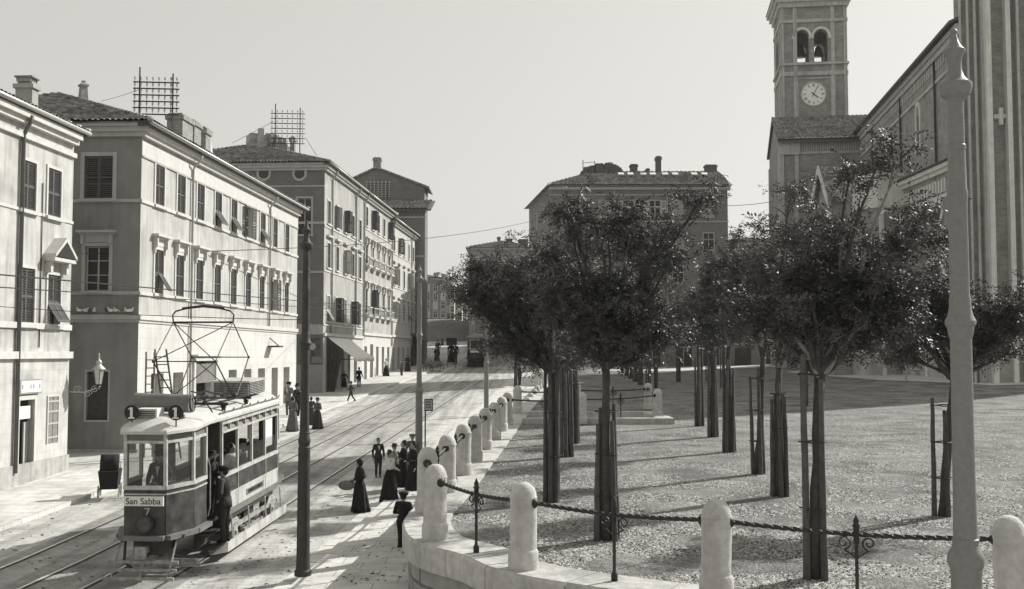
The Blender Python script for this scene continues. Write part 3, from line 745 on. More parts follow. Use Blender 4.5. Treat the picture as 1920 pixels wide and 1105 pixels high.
t = MB(); t.box(ud-.04, ud+.3, .1, .15, zd0, zd0+hd_*.72); t.build('door_leaf', M_wood, dd); t = MB(); t.box(ud-.04, ud+.05, .06, .1, zd0, zd0+hd_*.72); t.build('door_edge', M_cas, dd)
t = MB(); t.box(ud-dw/2+.03, ud+.4, .08, .12, zd0+hd_*.76, zd0+hd_*.92); t.build('notice', M_white, dd)
t = MB(); rect_frame(t, dw, hd_, .14, -.03, .002); inst('door_surround', mesh_of(t, 'door_surround', M_trim), h1, (ud, 0, zd0))
wo = window(h1, uw, zw0, ww, hw, 'f', 'none', None, False, fb=.05)
t = MB(); t.box(uw-ww/2, uw-.02, -.02, .02, zw0, zw0+hw); t.box(uw+.02, uw+ww/2, -.02, .02, zw0, zw0+hw)
ob = t.build('board_shutter', mat('grey_board', .22, .8, .2, 8, .3, 40, streak=.2), h1)
for zz in (.12, .42, .68, .9): t = MB(); t.box(uw-ww/2-.04, uw+ww/2+.04, -.04, -.02, zw0+hw*zz-.03, zw0+hw*zz+.03); t.build('shutter_bar', M_cas, ob)
us, zs_, = f1.uz(53, 725); sw = f1.uz(75, 725)[0]-f1.uz(34, 725)[0]
t = MB(); t.box(us-sw/2, us+sw/2, -.1, -.02, zs_-.24, zs_+.24); sg = t.build('sign_board', mat('sign_frame', .3, .8), h1)
t = MB(); t.box(us-sw/2+.06, us+sw/2-.06, -.115, -.1, zs_-.19, zs_+.19); t.build('sign_face', M_white, sg)
for k in (-.4, -.03, .1, .38): t = MB(); t.box(us+k*sw-.025, us+k*sw+.025, -.12, -.115, zs_-.07, zs_+.07); t.build('sign_mark', M_wood, sg)
for yy, t_, pr, yl in ((292, .16, .12, 0), (402+15, .10, .04, 1), (617, .2, .07, 0), (669, .24, .14, 0)):
    z = f1.uz(133, yy)[1]
    q = MB(); q.box(-4, L1a+.02, -pr, 0, z-.06, z-.06+t_); q.build('string_course', M_trim, h1)
q = MB(); q.box(-4, L1a+.05, -.06, 0, -1.5, .55); q.build('plinth', mat('plinth_stained', .4, .9, .2, 3, .3, 40, streak=.35, stain=.3), h1)
eave(h1, L1a, W1, .36, zt1+.25, ends=False); 
q = MB(); q.box(-4, -.36, -.34, 0, zt1+.11, zt1+.24); q.build('eave', M_sof, h1)
q = MB(); q.box(-4, .1, -.34, -.002, zt1-.1, zt1+.1); q.build('cornice', M_trim, h1)
q = MB(); q.tube([(-5, -.42, zt1+.22), (-.36, -.42, zt1+.22)], .085, n=8); q.build('gutter', M_zinc, h1, smooth=True)
hip_roof(h1, L1a+4, W1, .40, zt1+.25, .38, seed=9, hipn=False); bpy.data.objects['roof'].name = 'roof'
for o in h1.children:
    if o.name.startswith('roof'): o.location.x = -4
pipe(h1, f1.uz(31, 600)[0], .3, zt1+.1, .36, m=mat('drain_pipe_dark', .12, .6, .2), r=.07); pipe(h1, f1.uz(73, 600)[0], zs1+.3, f1.uz(73, 300)[1], 0, m=M_black, top=False, y=-.03, r=.02)
u_, z_ = f1.uz(44, 150, -4.0)
chm = chimney(h1, u_+.3, 4.0, z_-1.1, .5, .7, .95, mat('chimney_plaster', .36, .9, .2, 2, .3, 30, stain=.2))
t = MB()
for k in range(4): t.box(-.3+k*.17, -.24+k*.17, -.3, .3, 1.05, 1.22)
t.box(-.34, .32, -.38, .38, 1.22, 1.28); t.build('chimney_cover', M_chim, chm)

# ---- third house, in three fronts A B C
C3 = on(hsw, 605, 737); f3 = Fac(C3, .06)
uA = f3.uz(680, 600)[0]; uB = f3.uz(733, 600)[0]; uC = f3.uz(778, 600)[0]; zt3 = f3.uz(616, 303, .45)[1]-.1; W3 = 15
def rows3(px, lst): return [(f3.uz(px, y1)[1], f3.uz(px, y0)[1]-f3.uz(px, y1)[1]) for y0, y1 in lst]
M_fA = mat('facade_cream', .42, .9, .12, .8, .3, 35, streak=.35, stain=.25)
M_fB = mat('facade_ornate', .45, .9, .12, .8, .3, 35, streak=.35, stain=.25)
M_fC = mat('facade_white', .50, .9, .08, 1.1, .25, 45, streak=.15, stain=.15)
def terrace(nm, lab, u0, u1, zt, mt, rows, n, styles, hoods, gz, gops, seed, ground=M_fC, parent_roof=None):
    rnd = random.Random(seed); base = f3.C + f3.d*u0; t = thing(nm, lab, 'house', base, (0,0,f3.rz)); L = u1-u0
    uu = [L*(k+.5)/n for k in range(n)]; ops = []
    for (z0, h) in rows:
        for u in uu: ops.append(op(u, z0, .95, h))
    q = MB(); wall(q, (0,0,0), (1,0,0), (0,-1,0), L, gz, zt, ops, .22); q.build('wall', mt, t)
    q = MB(); wall(q, (0,0,0), (1,0,0), (0,-1,0), L, -1, gz, [(a, b, -.5+.035*a, c) for a, b, c in gops], .35); q.build('wall', ground, t)
    for a, b, c in gops: q = MB(); q.box(a, b, .3, .36, -1, c); q.build('door', M_dark, t)
    for i, (z0, h) in enumerate(rows):
        for j, u in enumerate(uu):
            s = styles[i][j % len(styles[i])]
            window(t, u, z0, .95, h, 'f', s, hoods[i], True, shut=M_shut if rnd.random() < .75 else M_shutL, fb=.1)
        q = MB(); q.box(0, L, -.05, 0, z0-.32, z0-.2); q.build('string_course', M_trim, t)
    q = MB(); q.box(0, L, -.14, 0, gz-.1, gz+.12); q.build('string_course', M_trim, t)
    return t, L, uu
rA = rows3(631, [(386, 428), (463, 508), (559, 605)])
hA, LA, uuA = terrace('brick_sided_house', 'tall house with dark end wall and striped shop awning at its corner', 0, uA, zt3, M_fA, rA, 5,
  [['none','open','half','closed','closed'], ['closed','closed','half','closed','closed'], ['tilt','half','closed','half','closed']], [None, 'flat', None], f3.uz(612, 628)[1],
  [(1.2,2.3,3.3),(3.6,4.6,3.2),(5.9,6.9,3.2),(8.2,9.2,3.2),(10.6,11.8,3.3)], 3)
rB = rows3(700, [(397, 432), (465, 500), (545, 590)])
hB, LB, uuB = terrace('balcony_house', 'ornate house front with small balconies between two plainer fronts', uA, uB, zt3, M_fB, rB, 5,
  [['closed','half','closed','closed','half'], ['closed','tilt','closed','closed','tilt'], ['closed','half','closed','tilt','closed']], [None, 'cornice', 'cornice'], f3.uz(700, 628)[1],
  [(.8,2.0,3.4),(3.4,4.8,3.6),(6.2,7.4,3.4),(9.0,10.2,3.4),(11.8,13.0,3.4)], 4, ground=M_ash)
zt3c = f3.uz(742, 418)[1]
rC = rows3(755, [(452, 480), (508, 540), (571, 601)])
hC, LC, uuC = terrace('plain_fronted_house', 'lower white fronted house at the upper end of the terrace', uB, uC, zt3c, M_fC, rC, 5,
  [['closed','half','closed','closed','closed'], ['half','closed','closed','half','closed'], ['half','closed','closed','tilt','closed']], [None, 'flat', 'flat'], f3.uz(755, 632)[1],
  [(.9,2.2,3.4),(3.9,5.2,3.4),(7.0,8.2,3.4),(10.2,11.4,3.4),(13.0,14.2,3.4)], 5)
for u in uuB:   # balconies
    for (z0, h) in rB[1:]:
        q = MB(); q.box(u-.8, u+.8, -.45, 0, z0-.3, z0-.16); bl = q.build('balcony', M_trim, hB)
        q = MB()
        for k in range(9): q.lathe([(.03,0),(.055,.2),(.03,.45),(.03,.6)], (u-.72+k*.18, -.38, z0-.16), 6)
        q.box(u-.8, u+.8, -.45, -.3, z0+.44, z0+.54); q.build('balustrade', M_trim, bl)
# end wall of A
q = MB(); vo1, zo1 = f3.end(562, 326); vo2, zo2 = f3.end(495, 326); vw, zw1 = f3.end(571, 372); _, zw0_ = f3.end(571, 440)
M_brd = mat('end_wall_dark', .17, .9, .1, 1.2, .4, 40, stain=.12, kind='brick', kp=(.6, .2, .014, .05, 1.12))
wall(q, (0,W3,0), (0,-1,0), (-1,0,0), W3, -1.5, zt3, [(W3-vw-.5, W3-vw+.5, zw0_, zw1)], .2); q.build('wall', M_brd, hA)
window(hA, vw, zw0_, 1.0, zw1-zw0_, 'e', 'none', None, True, trim=M_trimd)
for vo, zo in ((vo1, zo1), (vo2, zo2)):
    t = MB(); t.lathe([(.36,0),(.52,0),(.55,.06),(.52,.1),(.38,.1),(.36,0)], n=24, cap=False); oc = inst('round_window', mesh_of(t, 'round_window', M_trimd), hA, (0, vo, zo), (0, R(-90), 0))
    t = MB(); t.lathe([(.37,0),(.37,.02)], n=24); inst('pane', mesh_of(t, 'pane', M_glass), oc, (0,0,.01))
for y, tt in ((349, .1), (418, .18), (510, .16), (618, .7)):
    z = f3.end(590, y)[1]; q = MB(); q.box(-.06, -.001, 0, W3, z-tt/2, z+tt/2); q.build('string_course', M_trimd if y != 618 else M_trimd, hA)
vs_, zs_ = f3.end(594, 614)
inst('lettering', text_mesh('TRATTORIA', .62, 'lettering', mat('faded_letters', .5, .9), .01, 'RIGHT'), hA, (-.08, vs_-.35, zs_), (R(90), 0, R(-90)))
vp0, zp0 = f3.end(562, 688); vp1, zp1 = f3.end(601, 634)
t = MB(); t.box(-.04, -.002, vp1, vp0, zp0, zp1); pm = t.build('painted_panel', mat('mural_dark', .1, .9, .6, 2.2, .2, 20, stain=.5), hA)
t = MB(); v0, z0 = f3.end(586, 650); t.lathe([(.25,0),(.25,.01)], n=14); inst('mural_disc', mesh_of(t, 'mural_disc', M_cas), pm, (-.045, v0, z0), (0,R(-90),0))
t = MB(); v0, z0 = f3.end(594, 672); t.box(-.055, -.045, v0-.5, v0+.35, z0-.35, z0+.1); t.build('mural_figure', M_gs, pm)
t = MB(); t.box(-.1, -.0, 0, 4.5, -1.2, 2.0); t.build('plinth', mat('plinth_grey', .28, .9, .1, 2, .2, 30), hA)
eave(hA, LA, W3, .45, zt3+.12); eave(hB, LB, W3, .45, zt3+.12, ends=False); eave(hC, LC, W3, .45, zt3c+.12, ends=False)
hip_roof(hA, LA, W3, .53, zt3+.12, .36, seed=21, hipf=False)
hip_roof(hB, LB, W3, .53, zt3+.12, .36, seed=22, hipn=False, tiles=('s',)); hip_roof(hC, LC, W3, .5, zt3c+.12, .36, seed=23, hipn=False, hipf=False, tiles=('s',))
pipe(hA, f3.uz(621, 450)[0], 4.2, zt3, .45, r=.07); pipe(hA, f3.uz(666, 450)[0], 4.2, zt3, .45, r=.07); pipe(hB, .1, 4.0, zt3, .45, r=.07); pipe(hC, .15, 3.5, zt3c, .45, r=.07); pipe(hC, LC-3, 3.5, zt3c, .45, r=.07)
for h_, L_, z_ in ((hB, LB, zt3), (hC, LC, zt3c)):
    q = MB(); wall(q, (L_,0,0), (0,1,0), (1,0,0), W3, -1, z_); wall(q, (L_,W3,0), (-1,0,0), (0,1,0), L_, -1, z_)
    if h_ is hC: pass
    else: wall(q, (0,W3,0), (0,-1,0), (-1,0,0), W3, zt3c-.5, z_)
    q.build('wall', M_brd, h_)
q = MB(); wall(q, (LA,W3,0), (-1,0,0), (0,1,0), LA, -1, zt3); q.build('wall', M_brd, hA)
v, z = f3.end(487, 262)
u_, z_ = f3.uz(484, 288, -7.0); rubble(hA, u_+.4, 7.0, z_-.3, 1.9, 1.5, 2.9, 31, mat('chimney_render', .4, .9, .25, 2, .4, 20))
u_, z_ = f3.uz(519, 285, -5.5); rubble(hA, u_, 5.5, z_-.3, 1.2, 1.2, 2.3, 32); u_, z_ = f3.uz(549, 285, -4.2); chimney(hA, u_, 4.2, z_-.6, .35, .35, 1.7)
# awning over A's corner shop
z1 = f3.uz(612, 629)[1]
aw = MB(); n = 14; rows = []
for i in range(7):
    t_ = i/6; rows.append([(1.0+(7.4)*k/n, -.05-2.0*t_, z1-.1-1.5*t_-.10*math.sin(math.pi*t_)+.02*math.sin(k*1.7)*t_) for k in range(n+1)])
rows.append([(p[0], p[1]-.02, p[2]-.28-.05*math.sin(k*2.1)) for k, p in enumerate(rows[-1])])
grid(aw, rows)
M_awn = mat('awning_cloth', .75, .9, .08, 2, .1, 20)
ao = aw.build('awning', M_awn, hA, smooth=True); md = ao.modifiers.new('s', 'SOLIDIFY'); md.thickness = .02
sp = MB()
for k in range(1, n, 2):
    x0 = 1.0+7.4*k/n
    for i in range(6):
        a_, b_ = rows[i][k], rows[i+1][k]; sp.quad((a_[0]-.1,a_[1],a_[2]+.016),(a_[0]+.1,a_[1],a_[2]+.016),(b_[0]+.1,b_[1],b_[2]+.016),(b_[0]-.1,b_[1],b_[2]+.016))
sp.build('awning_stripes', mat('awning_stripe', .4, .9), ao)
q = MB()
for k in range(16):
    f_ = k/15; q.tube([(1.0, -.1-1.1*f_, z1-.2-.8*f_), (1.03+.06*math.sin(k*1.3), -.1-.8*f_, z1*.5-.3*f_), (1.02, -.1-.45*f_, -.1)], .06, n=6)
q.build('awning_curtain', mat('dark_curtain', .05, .9, .3, 3), ao)
q = MB(); q.tube([(8.4,-.05,z1-1.5),(8.4,-2.05,z1-1.7)], .03); q.tube([(1.0,-.05,z1-1.8),(1.0,-2.05,z1-1.7)], .03); q.build('awning_arm', M_iron, ao)
# small dark awning at far shop
q = MB(); L_ = LC; z9 = f3.uz(768, 625)[1]; q.hexa([(L_-3.2,-1.6,z9-.9),(L_-.2,-1.6,z9-.9),(L_-.2,-.05,z9-.1),(L_-3.2,-.05,z9-.1),(L_-3.2,-1.6,z9-.84),(L_-.2,-1.6,z9-.84),(L_-.2,-.05,z9),(L_-3.2,-.05,z9)]); q.build('awning', mat('dark_canvas', .05, .9), hC)
q = MB(); q.box(L_-3.0, L_-.3, -.3, -.02, -.3, z9-.2); q.build('shop_front', M_wood, hC)

# ---- telegraph frames on the roofs
def frame_rack(label, base, dirv, w, hh, nbar, nins, extra=.6):
    t = thing('telegraph_frame', label, 'telegraph frame', base, group='roof telegraph frames'); dv = Vector(dirv).normalized()
    for sg_, ex in ((-1, extra), (1, extra*.55)):
        q = MB(); q.tube([dv*sg_*w*.36+Vector((0,0,-1.5)), dv*sg_*w*.36+Vector((0,0,hh+ex))], .04, n=6); q.build('post', M_iron, t)
    for k in range(nbar):
        z = hh*(k+.6)/nbar; q = MB(); q.obox((0,0,z), dv*w/2, (dv.y*.03, -dv.x*.03, 0), (0,0,.028)); b_ = q.build('crossbar', M_iron, t)
        for j in range(nins):
            x = (-.5+(j+.3)/nins*1.04)*w; inst('insulator', cached('ins', 'insulator', lambda: MB().lathe([(.018,0),(.018,.1),(.05,.12),(.05,.2),(.03,.25)], n=6), M_cas), b_, tuple(dv*x+Vector((0,0,z+.03))))
    return t
p = at_Y(292, 222, 51.5); frame_rack('dark telegraph frame with six crossbars on the nearer roof', p, (1, .1, 0), 2.2, 1.9, 6, 8, .6)
p = at_Y(539, 275, 81); frame_rack('pale telegraph frame with seven crossbars on the roof of the awning house', p, (1, .1, 0), 2.6, 2.7, 7, 7, .6)
# ---- gabled house behind the terrace and the low house under it
Yg = 126; M_brk2 = mat('gable_brick', .19, .9, .12, 1.0, .4, 40, stain=.15, kind='brick', kp=(.6, .2, .014, .06, 1.15))
A = at_Y(640, 345, Yg); Bp = at_Y(706, 316, Yg); Cc = at_Y(796, 350, Yg)
t = thing('gabled_house', 'tall brick house with a bare gable and one chimney above the terrace', 'house', (Bp.x, Yg, 2.0))
ox, oz = Bp.x, 2.0
def gp(p): return (p.x-ox, p.z-oz)
q = MB(); a_, b_, c_ = gp(A), gp(Bp), gp(Cc); pts = [(a_[0]-2, 0), (a_[0]-2, a_[1]-1), b_, c_, (c_[0], 0)]
n = len(pts); q.add([(x, 0, z) for x, z in pts]+[(x, 5, z) for x, z in pts], [tuple(range(n))[::-1], tuple(range(n, 2*n))]+[(i, (i+1) % n, n+(i+1) % n, n+i) for i in range(n)])
o = q.build('wall', M_brk2, t); recalc(o)
for p1, p2 in (((a_[0]-2.2, a_[1]-1.1), b_), (b_, (c_[0]+.6, c_[1]-.25))):
    q = MB(); q.hexa([(p1[0],-.25,p1[1]),(p2[0],-.25,p2[1]),(p2[0],5.2,p2[1]),(p1[0],5.2,p1[1]),(p1[0],-.25,p1[1]+.22),(p2[0],-.25,p2[1]+.22),(p2[0],5.2,p2[1]+.22),(p1[0],5.2,p1[1]+.22)]); q.build('roof', M_tile, t)
chimney(t, 0, .8, b_[1]-.2, .9, .9, 1.5)
frame_rack('small pale telegraph frame in front of the bare brick gable', at_Y(709, 374, 121), (1, 0, 0), 2.9, 1.9, 7, 7, .1)
Yl = 119.5; p0 = at_Y(716, 388, Yl); p1 = at_Y(797, 392, Yl); zb_ = hs(-9, Yl)
t = thing('low_tiled_house', 'house with a tiled lean-to roof and plain wall under the bare gable', 'house', (p0.x, Yl, zb_))
Wd = p1.x-p0.x; Hh = p0.z-zb_-.3
q = MB(); wall(q, (-6,0,0), (1,0,0), (0,-1,0), Wd+6, -1, Hh, [(Wd-3.4, Wd-2.1, Hh-4.6, Hh-2.9)], .15); wall(q, (Wd,0,0), (0,1,0), (1,0,0), 2.5, -1, Hh); q.build('wall', mat('wall_lowhouse', .19, .9, .1, 1, .3), t)
q = MB(); q.box(Wd-3.4, Wd-2.1, .1, .14, Hh-4.6, Hh-2.9); q.build('window', M_cas, t)
q = MB(); v1 = Vector((0, 1, .28)).normalized(); tile_patch(q, (-6,-.7,Hh-.05), (1,0,0), v1, Wd+6.7, 7, tw=.45, tr=.5, amp=.12); q.build('roof_tiles', M_tile, t, smooth=True)
q = MB(); q.hexa([(-6,-.7,Hh-.25),(Wd+.7,-.7,Hh-.25),(Wd+.7,6.2,Hh+1.75),(-6,6.2,Hh+1.75),(-6,-.7,Hh-.07),(Wd+.7,-.7,Hh-.07),(Wd+.7,6.2,Hh+1.88),(-6,6.2,Hh+1.88)]); q.build('roof', M_sof, t)
for z in (Hh-5.4, Hh-1.0): q = MB(); q.box(-6, Wd+.1, -.12, 0, z, z+.2); q.build('string_course', M_trimd, t)
# ------------------------------------------------------------------ far buildings
def simple_window(parent, u, z0, w, h, ox, oy, rz, style='shut'):
    k = (round(w, 2), round(h, 2))
    fr = cached(('sf', style)+k, 'window', lambda: (lambda m: (rect_frame(m, w, h, .12, -.08, .01, 0, True), m)[1])(MB()), M_trimd)
    o = inst('window', fr, parent, (ox, oy, z0), (0, 0, rz))
    inst('pane', cached(('sp',)+k, 'pane', lambda: MB().box(-w/2, w/2, .0, .02, 0, h), M_glass), o)
    if style == 'shut': inst('shutter', cached(('ss',)+k, 'shutter', lambda: (lambda m: (m.box(-w/2, -.02, -.03, -.004, 0, h), m.box(.02, w/2, -.03, -.004, 0, h), m)[2])(MB()), M_shutL), o)
    elif style == 'open':
        me = cached(('sso',)+k, 'shutter', lambda: leaf_mb(w/2, h, 10), M_white); inst('shutter', me, o, (-w-.12, -.1, 0)); inst('shutter', me, o, (w/2+.12, -.1, 0))
        inst('casement', cached(('sc',)+k, 'casement', lambda: (lambda m: (m.box(-.04,.04,-.03,-.004,0,h), m.box(-w/2,w/2,-.02,-.005,h*.6,h*.65), m)[2])(MB()), M_white), o)
    else: inst('casement', cached(('sc2',)+k, 'casement', lambda: (lambda m: (m.box(-.04,.04,-.03,-.004,0,h), m.box(-w/2,w/2,-.02,-.005,h*.6,h*.66), m)[2])(MB()), M_cas), o)
    return o
# big hipped block in the middle
YG = 122; gl = at_Y(1034, 349, YG); gr = at_Y(1364, 349, YG); zg = hp(15, YG)-.2
t = thing('hipped_house', 'big four storey dark hipped block with chimneys rising behind the trees', 'house', (gl.x, YG, zg))
Wg = gr.x-gl.x; Hg = gl.z-zg; dl = 20; sl = (at_Y(992, 392, 142).x-gl.x)/dl
q = MB(); rowsz = [at_Y(1328, y, YG).z-zg for y in (407, 468, 530, 592)]; hw_ = at_Y(1328, 377, YG).z-at_Y(1328, 407, YG).z
ux = [at_Y(x, 400, YG).x-gl.x for x in (1077, 1133, 1178, 1228, 1270, 1328)]
q = MB(); wall(q, (0,0,0), (1,0,0), (0,-1,0), Wg, -2, Hg, [(a_-.9, a_+.9, -.5, 3.0) for a_ in (3, 7, 11.5, 13.5+1.6, 18.2)], .4)
wall(q, (Wg,0,0), (0,1,0), (1,0,0), dl, -2, Hg); n_ = Vector((-1, sl, 0)).normalized(); U_ = Vector((-sl, -1, 0)).normalized()
wall(q, (sl*dl, dl, 0), U_, n_, math.hypot(sl*dl, dl), -2, Hg); q.build('wall', mat('grey_brick', .20, .9, .13, 1.0, .3, 40, streak=.1, kind='brick', kp=(.5, .16, .014, .06, 1.1)), t)
for a_ in (3, 7, 11.5, 15.1, 18.2): q = MB(); q.box(a_-.9, a_+.9, .36, .4, -.5, 3.0); dd = q.build('door', M_wood, t); q = MB(); q.box(a_-.04, a_+.04, .3, .36, -.5, 2.6); q.box(a_-.9, a_+.9, .3, .36, 2.55, 2.65); q.build('door_frame', M_trimd, dd)
for i, z in enumerate(rowsz):
    for j, u in enumerate(ux):
        simple_window(t, u, z, 1.15, hw_, u, 0, 0, 'open' if (i, j) in ((0, 2),(0, 3),(2,1)) else ('shut' if (i+j) % 3 else 'none'))
ang = math.atan2(U_.y, U_.x)
for i, z in enumerate(rowsz):
    for k in range(6):
        s_ = (k+.6)/6.2; simple_window(t, 0, z, 1.0, hw_, sl*dl*s_-.02, dl*s_, ang, 'shut' if (i+k) % 2 else 'none')
for z, hh, pr in ((Hg-.45, .3, .3), (Hg-1.1, .12, .08), (rowsz[0]-.6, .15, .08), (3.6, .25, .15)):
    q = MB(); q.box(-pr, Wg+pr, -pr, 0, z, z+hh); q.build('string_course', M_trimd, t)
for px in (1152, 1251): u = at_Y(px, 400, YG).x-gl.x; q = MB(); q.tube([(u,-.12,3.8),(u,-.12,Hg-.5)], .07, n=6); q.build('drain_pipe', M_trimd, t)
rt = at_Y(1113, 323, YG+5); rr_ = at_Y(1345, 323, YG+5); ez = Hg+.05; rz_ = rt.z-zg; e0 = at_Y(1032, 347, YG).x-gl.x-.4
q = MB(); P = [(e0,-.6,ez),(Wg+.5,-.6,ez),(rr_.x-gl.x,5,rz_),(rt.x-gl.x,5,rz_),(sl*dl-.7,dl,ez),(Wg+.5,dl,ez),(rr_.x-gl.x,dl-6,rz_),(rt.x-gl.x-2,dl-6,rz_)]
q.add(P, [(0,1,2,3),(1,5,6,2),(4,0,3,7),(3,2,6,7),(5,4,7,6),(0,4,5,1)]); rf = q.build('roof', M_tile, t); recalc(rf)
q = MB(); run = math.hypot(5.6, rz_-ez); v1 = Vector((0, 5.6, rz_-ez)).normalized()
tile_patch(q, (e0,-.62,ez+.02), (1,0,0), v1, Wg+.5-e0, run, cutL=(rt.x-gl.x-e0)/run, cutR=(Wg+.5-(rr_.x-gl.x))/run, tw=.5, tr=.6, amp=.09, seed=41); q.build('roof_tiles', M_tile, rf, smooth=True)
for px in (1165, 1183, 1207, 1225, 1248, 1267, 1303, 1322):
    pc = at_Y(px, 334, YG+2.2); pc.x -= gl.x; q = MB(); q.obox((pc.x, 2.6, pc.z-zg+.55), (.34,0,0), v1*.45, (0,-.04,.06)); sk = q.build('skylight', M_white, rf)
def chm(px, ytop, w, h, rub=False, sd=1):
    p_ = at_Y(px, ytop, YG+5); x_ = p_.x-gl.x
    if rub: rubble(rf, x_, 5, rz_-.3, w, 1.6, p_.z-zg-rz_+.4, sd, mat('chimney_sooty', .12, .9, .25, 3, .6, 25))
    else: chimney(rf, x_, 5, rz_-.2, w, .9, p_.z-zg-rz_+.1, mat('chimney_sooty', .12, .9, .25, 3, .6, 25))
chm(1108, 309, 1.6, 1, True, 3); chm(1134, 302, 2.6, 1, True, 5); chm(1150, 304, 1.6, 1, True, 7); chm(1188, 309, .85, 1); chm(1214, 317, .4, 1); chm(1234, 294, .6, 1); chm(1332, 310, 1.4, 1)
q = MB()
for px, yt in ((1093, 300), (1115, 302)): p_ = at_Y(px, yt, YG+4); q.tube([(p_.x-gl.x, 4, ez+.5), (p_.x-gl.x, 4, p_.z-zg)], .05, n=5)
pa = at_Y(1093, 306, YG+4); pb = at_Y(1115, 304, YG+4); q.tube([(pa.x-gl.x,4,pa.z-zg),(pb.x-gl.x,4,pb.z-zg)], .03, n=4); q.build('wire_mast', M_iron, rf)

def block(name, label, px0, px1, ytop, Y, depth, mtl, roofh, nx, nz, zbase=None, wstyle='none', chims=(), side=True, wfirst=1.6, wh=1.7, ww_=.95, rows_top=1.4):
    a_ = at_Y(px0, ytop, Y); b_ = at_Y(px1, ytop, Y); zb_ = hmerge((a_.x+b_.x)/2, Y)-.8 if zbase is None else zbase
    t = thing(name, label, 'house', (a_.x, Y, zb_)); W_ = b_.x-a_.x; H_ = a_.z-zb_
    q = MB(); q.box(0, W_, 0, depth, -2, H_); q.build('wall', mtl, t)
    st_ = (H_-rows_top-2.5)/nz
    for i in range(nz):
        for j in range(nx):
            simple_window(t, 0, H_-rows_top-wh-i*st_, ww_, wh, W_*(j+.5)/nx, -.02, 0, wstyle if (i+j) % 3 else 'shut')
    if side:
        n2 = max(2, int(depth/4))
        for i in range(nz):
            for j in range(n2): simple_window(t, 0, H_-rows_top-wh-i*st_, ww_, wh, W_+.02, depth*(j+.5)/n2, R(90), 'none')
    q = MB(); q.box(-.3, W_+.3, -.3, depth+.3, H_, H_+.25); q.build('cornice', M_trimd, t)
    if roofh:
        q = MB(); e = .6; x0, x1, y0, y1 = -e, W_+e, -e, depth+e; hh = min((x1-x0), (y1-y0))/2; ym = (y0+y1)/2; xm = (x0+x1)/2; z_ = H_+.25
        if x1-x0 >= y1-y0: R1, R2 = (x0+hh, ym, z_+roofh), (x1-hh+.01, ym, z_+roofh)
        else: R1, R2 = (xm, y0+hh, z_+roofh), (xm, y1-hh, z_+roofh)
        fs = [(0,1,5,4),(2,3,4,5),(3,0,4),(1,2,5),(3,2,1,0)] if x1-x0 >= y1-y0 else [(0,1,4),(1,2,5,4),(2,3,5),(3,0,4,5),(3,2,1,0)]
        q.add([(x0,y0,z_),(x1,y0,z_),(x1,y1,z_),(x0,y1,z_),R1,R2], fs); rf_ = q.build('roof', M_tile, t); recalc(rf_)
        sl_ = roofh/hh; v1 = Vector((0, 1, sl_)).normalized(); cs = math.hypot(1, sl_); q = MB()
        tile_patch(q, (x0,y0,z_), (1,0,0), v1, x1-x0, hh*cs, cutL=1/cs, cutR=1/cs, tw=.6, tr=.7, amp=.1, seed=int(Y)); q.build('roof_tiles', M_tile, rf_, smooth=True)
        for cx_, w_, h_ in chims: chimney(rf_, W_*cx_, ym, z_+roofh-.3, w_, .8, h_, mat('chimney_sooty', .12, .9))
    return t
block('corner_house', 'grey tiled roof house low behind the leaves, left of the big hipped block', 880, 1000, 468, 168, 16, mat('far_stucco', .27, .9, .1, .6, .2, 20, streak=.1), 1.6, 5, 4, chims=((.45,.5,1.2),(.62,1.0,.9),(.85,1.6,.8)))
block('middle_house', 'smaller house half hidden in front of the grey tiled one', 928, 1040, 496, 150, 10, mat('far_stucco2', .24, .9, .1, .6, .2, 20), 1.3, 5, 3)
block('street_front_house', 'low shaded house with arched doorways at the top of the street', 893, 1030, 560, 137, 9, mat('far_stucco3', .25, .9, .1, .6, .2, 20), 0, 6, 1, side=False, rows_top=2.5)
# pale dwelling rows at the top of the hill
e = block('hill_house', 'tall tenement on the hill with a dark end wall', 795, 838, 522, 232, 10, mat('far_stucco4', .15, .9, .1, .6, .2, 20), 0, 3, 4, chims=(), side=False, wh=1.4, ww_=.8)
W_ = at_Y(838, 520, 232).x-at_Y(795, 520, 232).x; H_ = at_Y(795, 522, 232).z-e.location.z
q = MB(); q.hexa([(-.3,-.3,H_),(W_+.3,-.3,H_-.6),(W_+.3,10,H_-.6),(-.3,10,H_),(-.3,-.3,H_+1.0),(W_+.3,-.3,H_-.1),(W_+.3,10,H_-.1),(-.3,10,H_+1.0)]); q.build('roof', M_tile, e)
chimney(e, 2.6, 1, H_+.2, .9, .7, 1.0); chimney(e, 4.2, 1, H_, .7, .7, .9)
for i, (x0, x1, yt, Y_) in enumerate(((838, 851, 528, 234), (851, 866, 545, 240), (866, 885, 560, 246))):
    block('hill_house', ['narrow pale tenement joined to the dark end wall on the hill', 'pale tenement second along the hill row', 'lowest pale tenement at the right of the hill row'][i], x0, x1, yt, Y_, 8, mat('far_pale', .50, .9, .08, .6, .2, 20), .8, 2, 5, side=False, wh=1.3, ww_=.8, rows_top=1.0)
block('long_low_house', 'low building with plain roof between the big block and the church', 1366, 1450, 458, 128, 12, mat('far_stucco5', .22, .9, .1, .6, .2, 20), .8, 3, 4, side=False)
# low wall with doors between block and church
a_ = at_Y(1364, 655, 119); t = thing('boundary_wall', 'long low grey wall with wooden doors beyond the trees', 'wall', (a_.x, 119, hp(25, 119)-.3)); 
q = MB(); q.box(0, 9.5, 0, .4, -1, 2.6); q.build('wall_face', M_gs, t); q = MB(); q.box(-.1, 9.6, -.08, .48, 2.6, 2.8); q.build('coping', M_trimd, t)
for k in range(3): q = MB(); q.box(.8+k*3.0, 2.6+k*3.0, -.05, -.0, -.5, 2.2); q.build('door', M_wood, t)
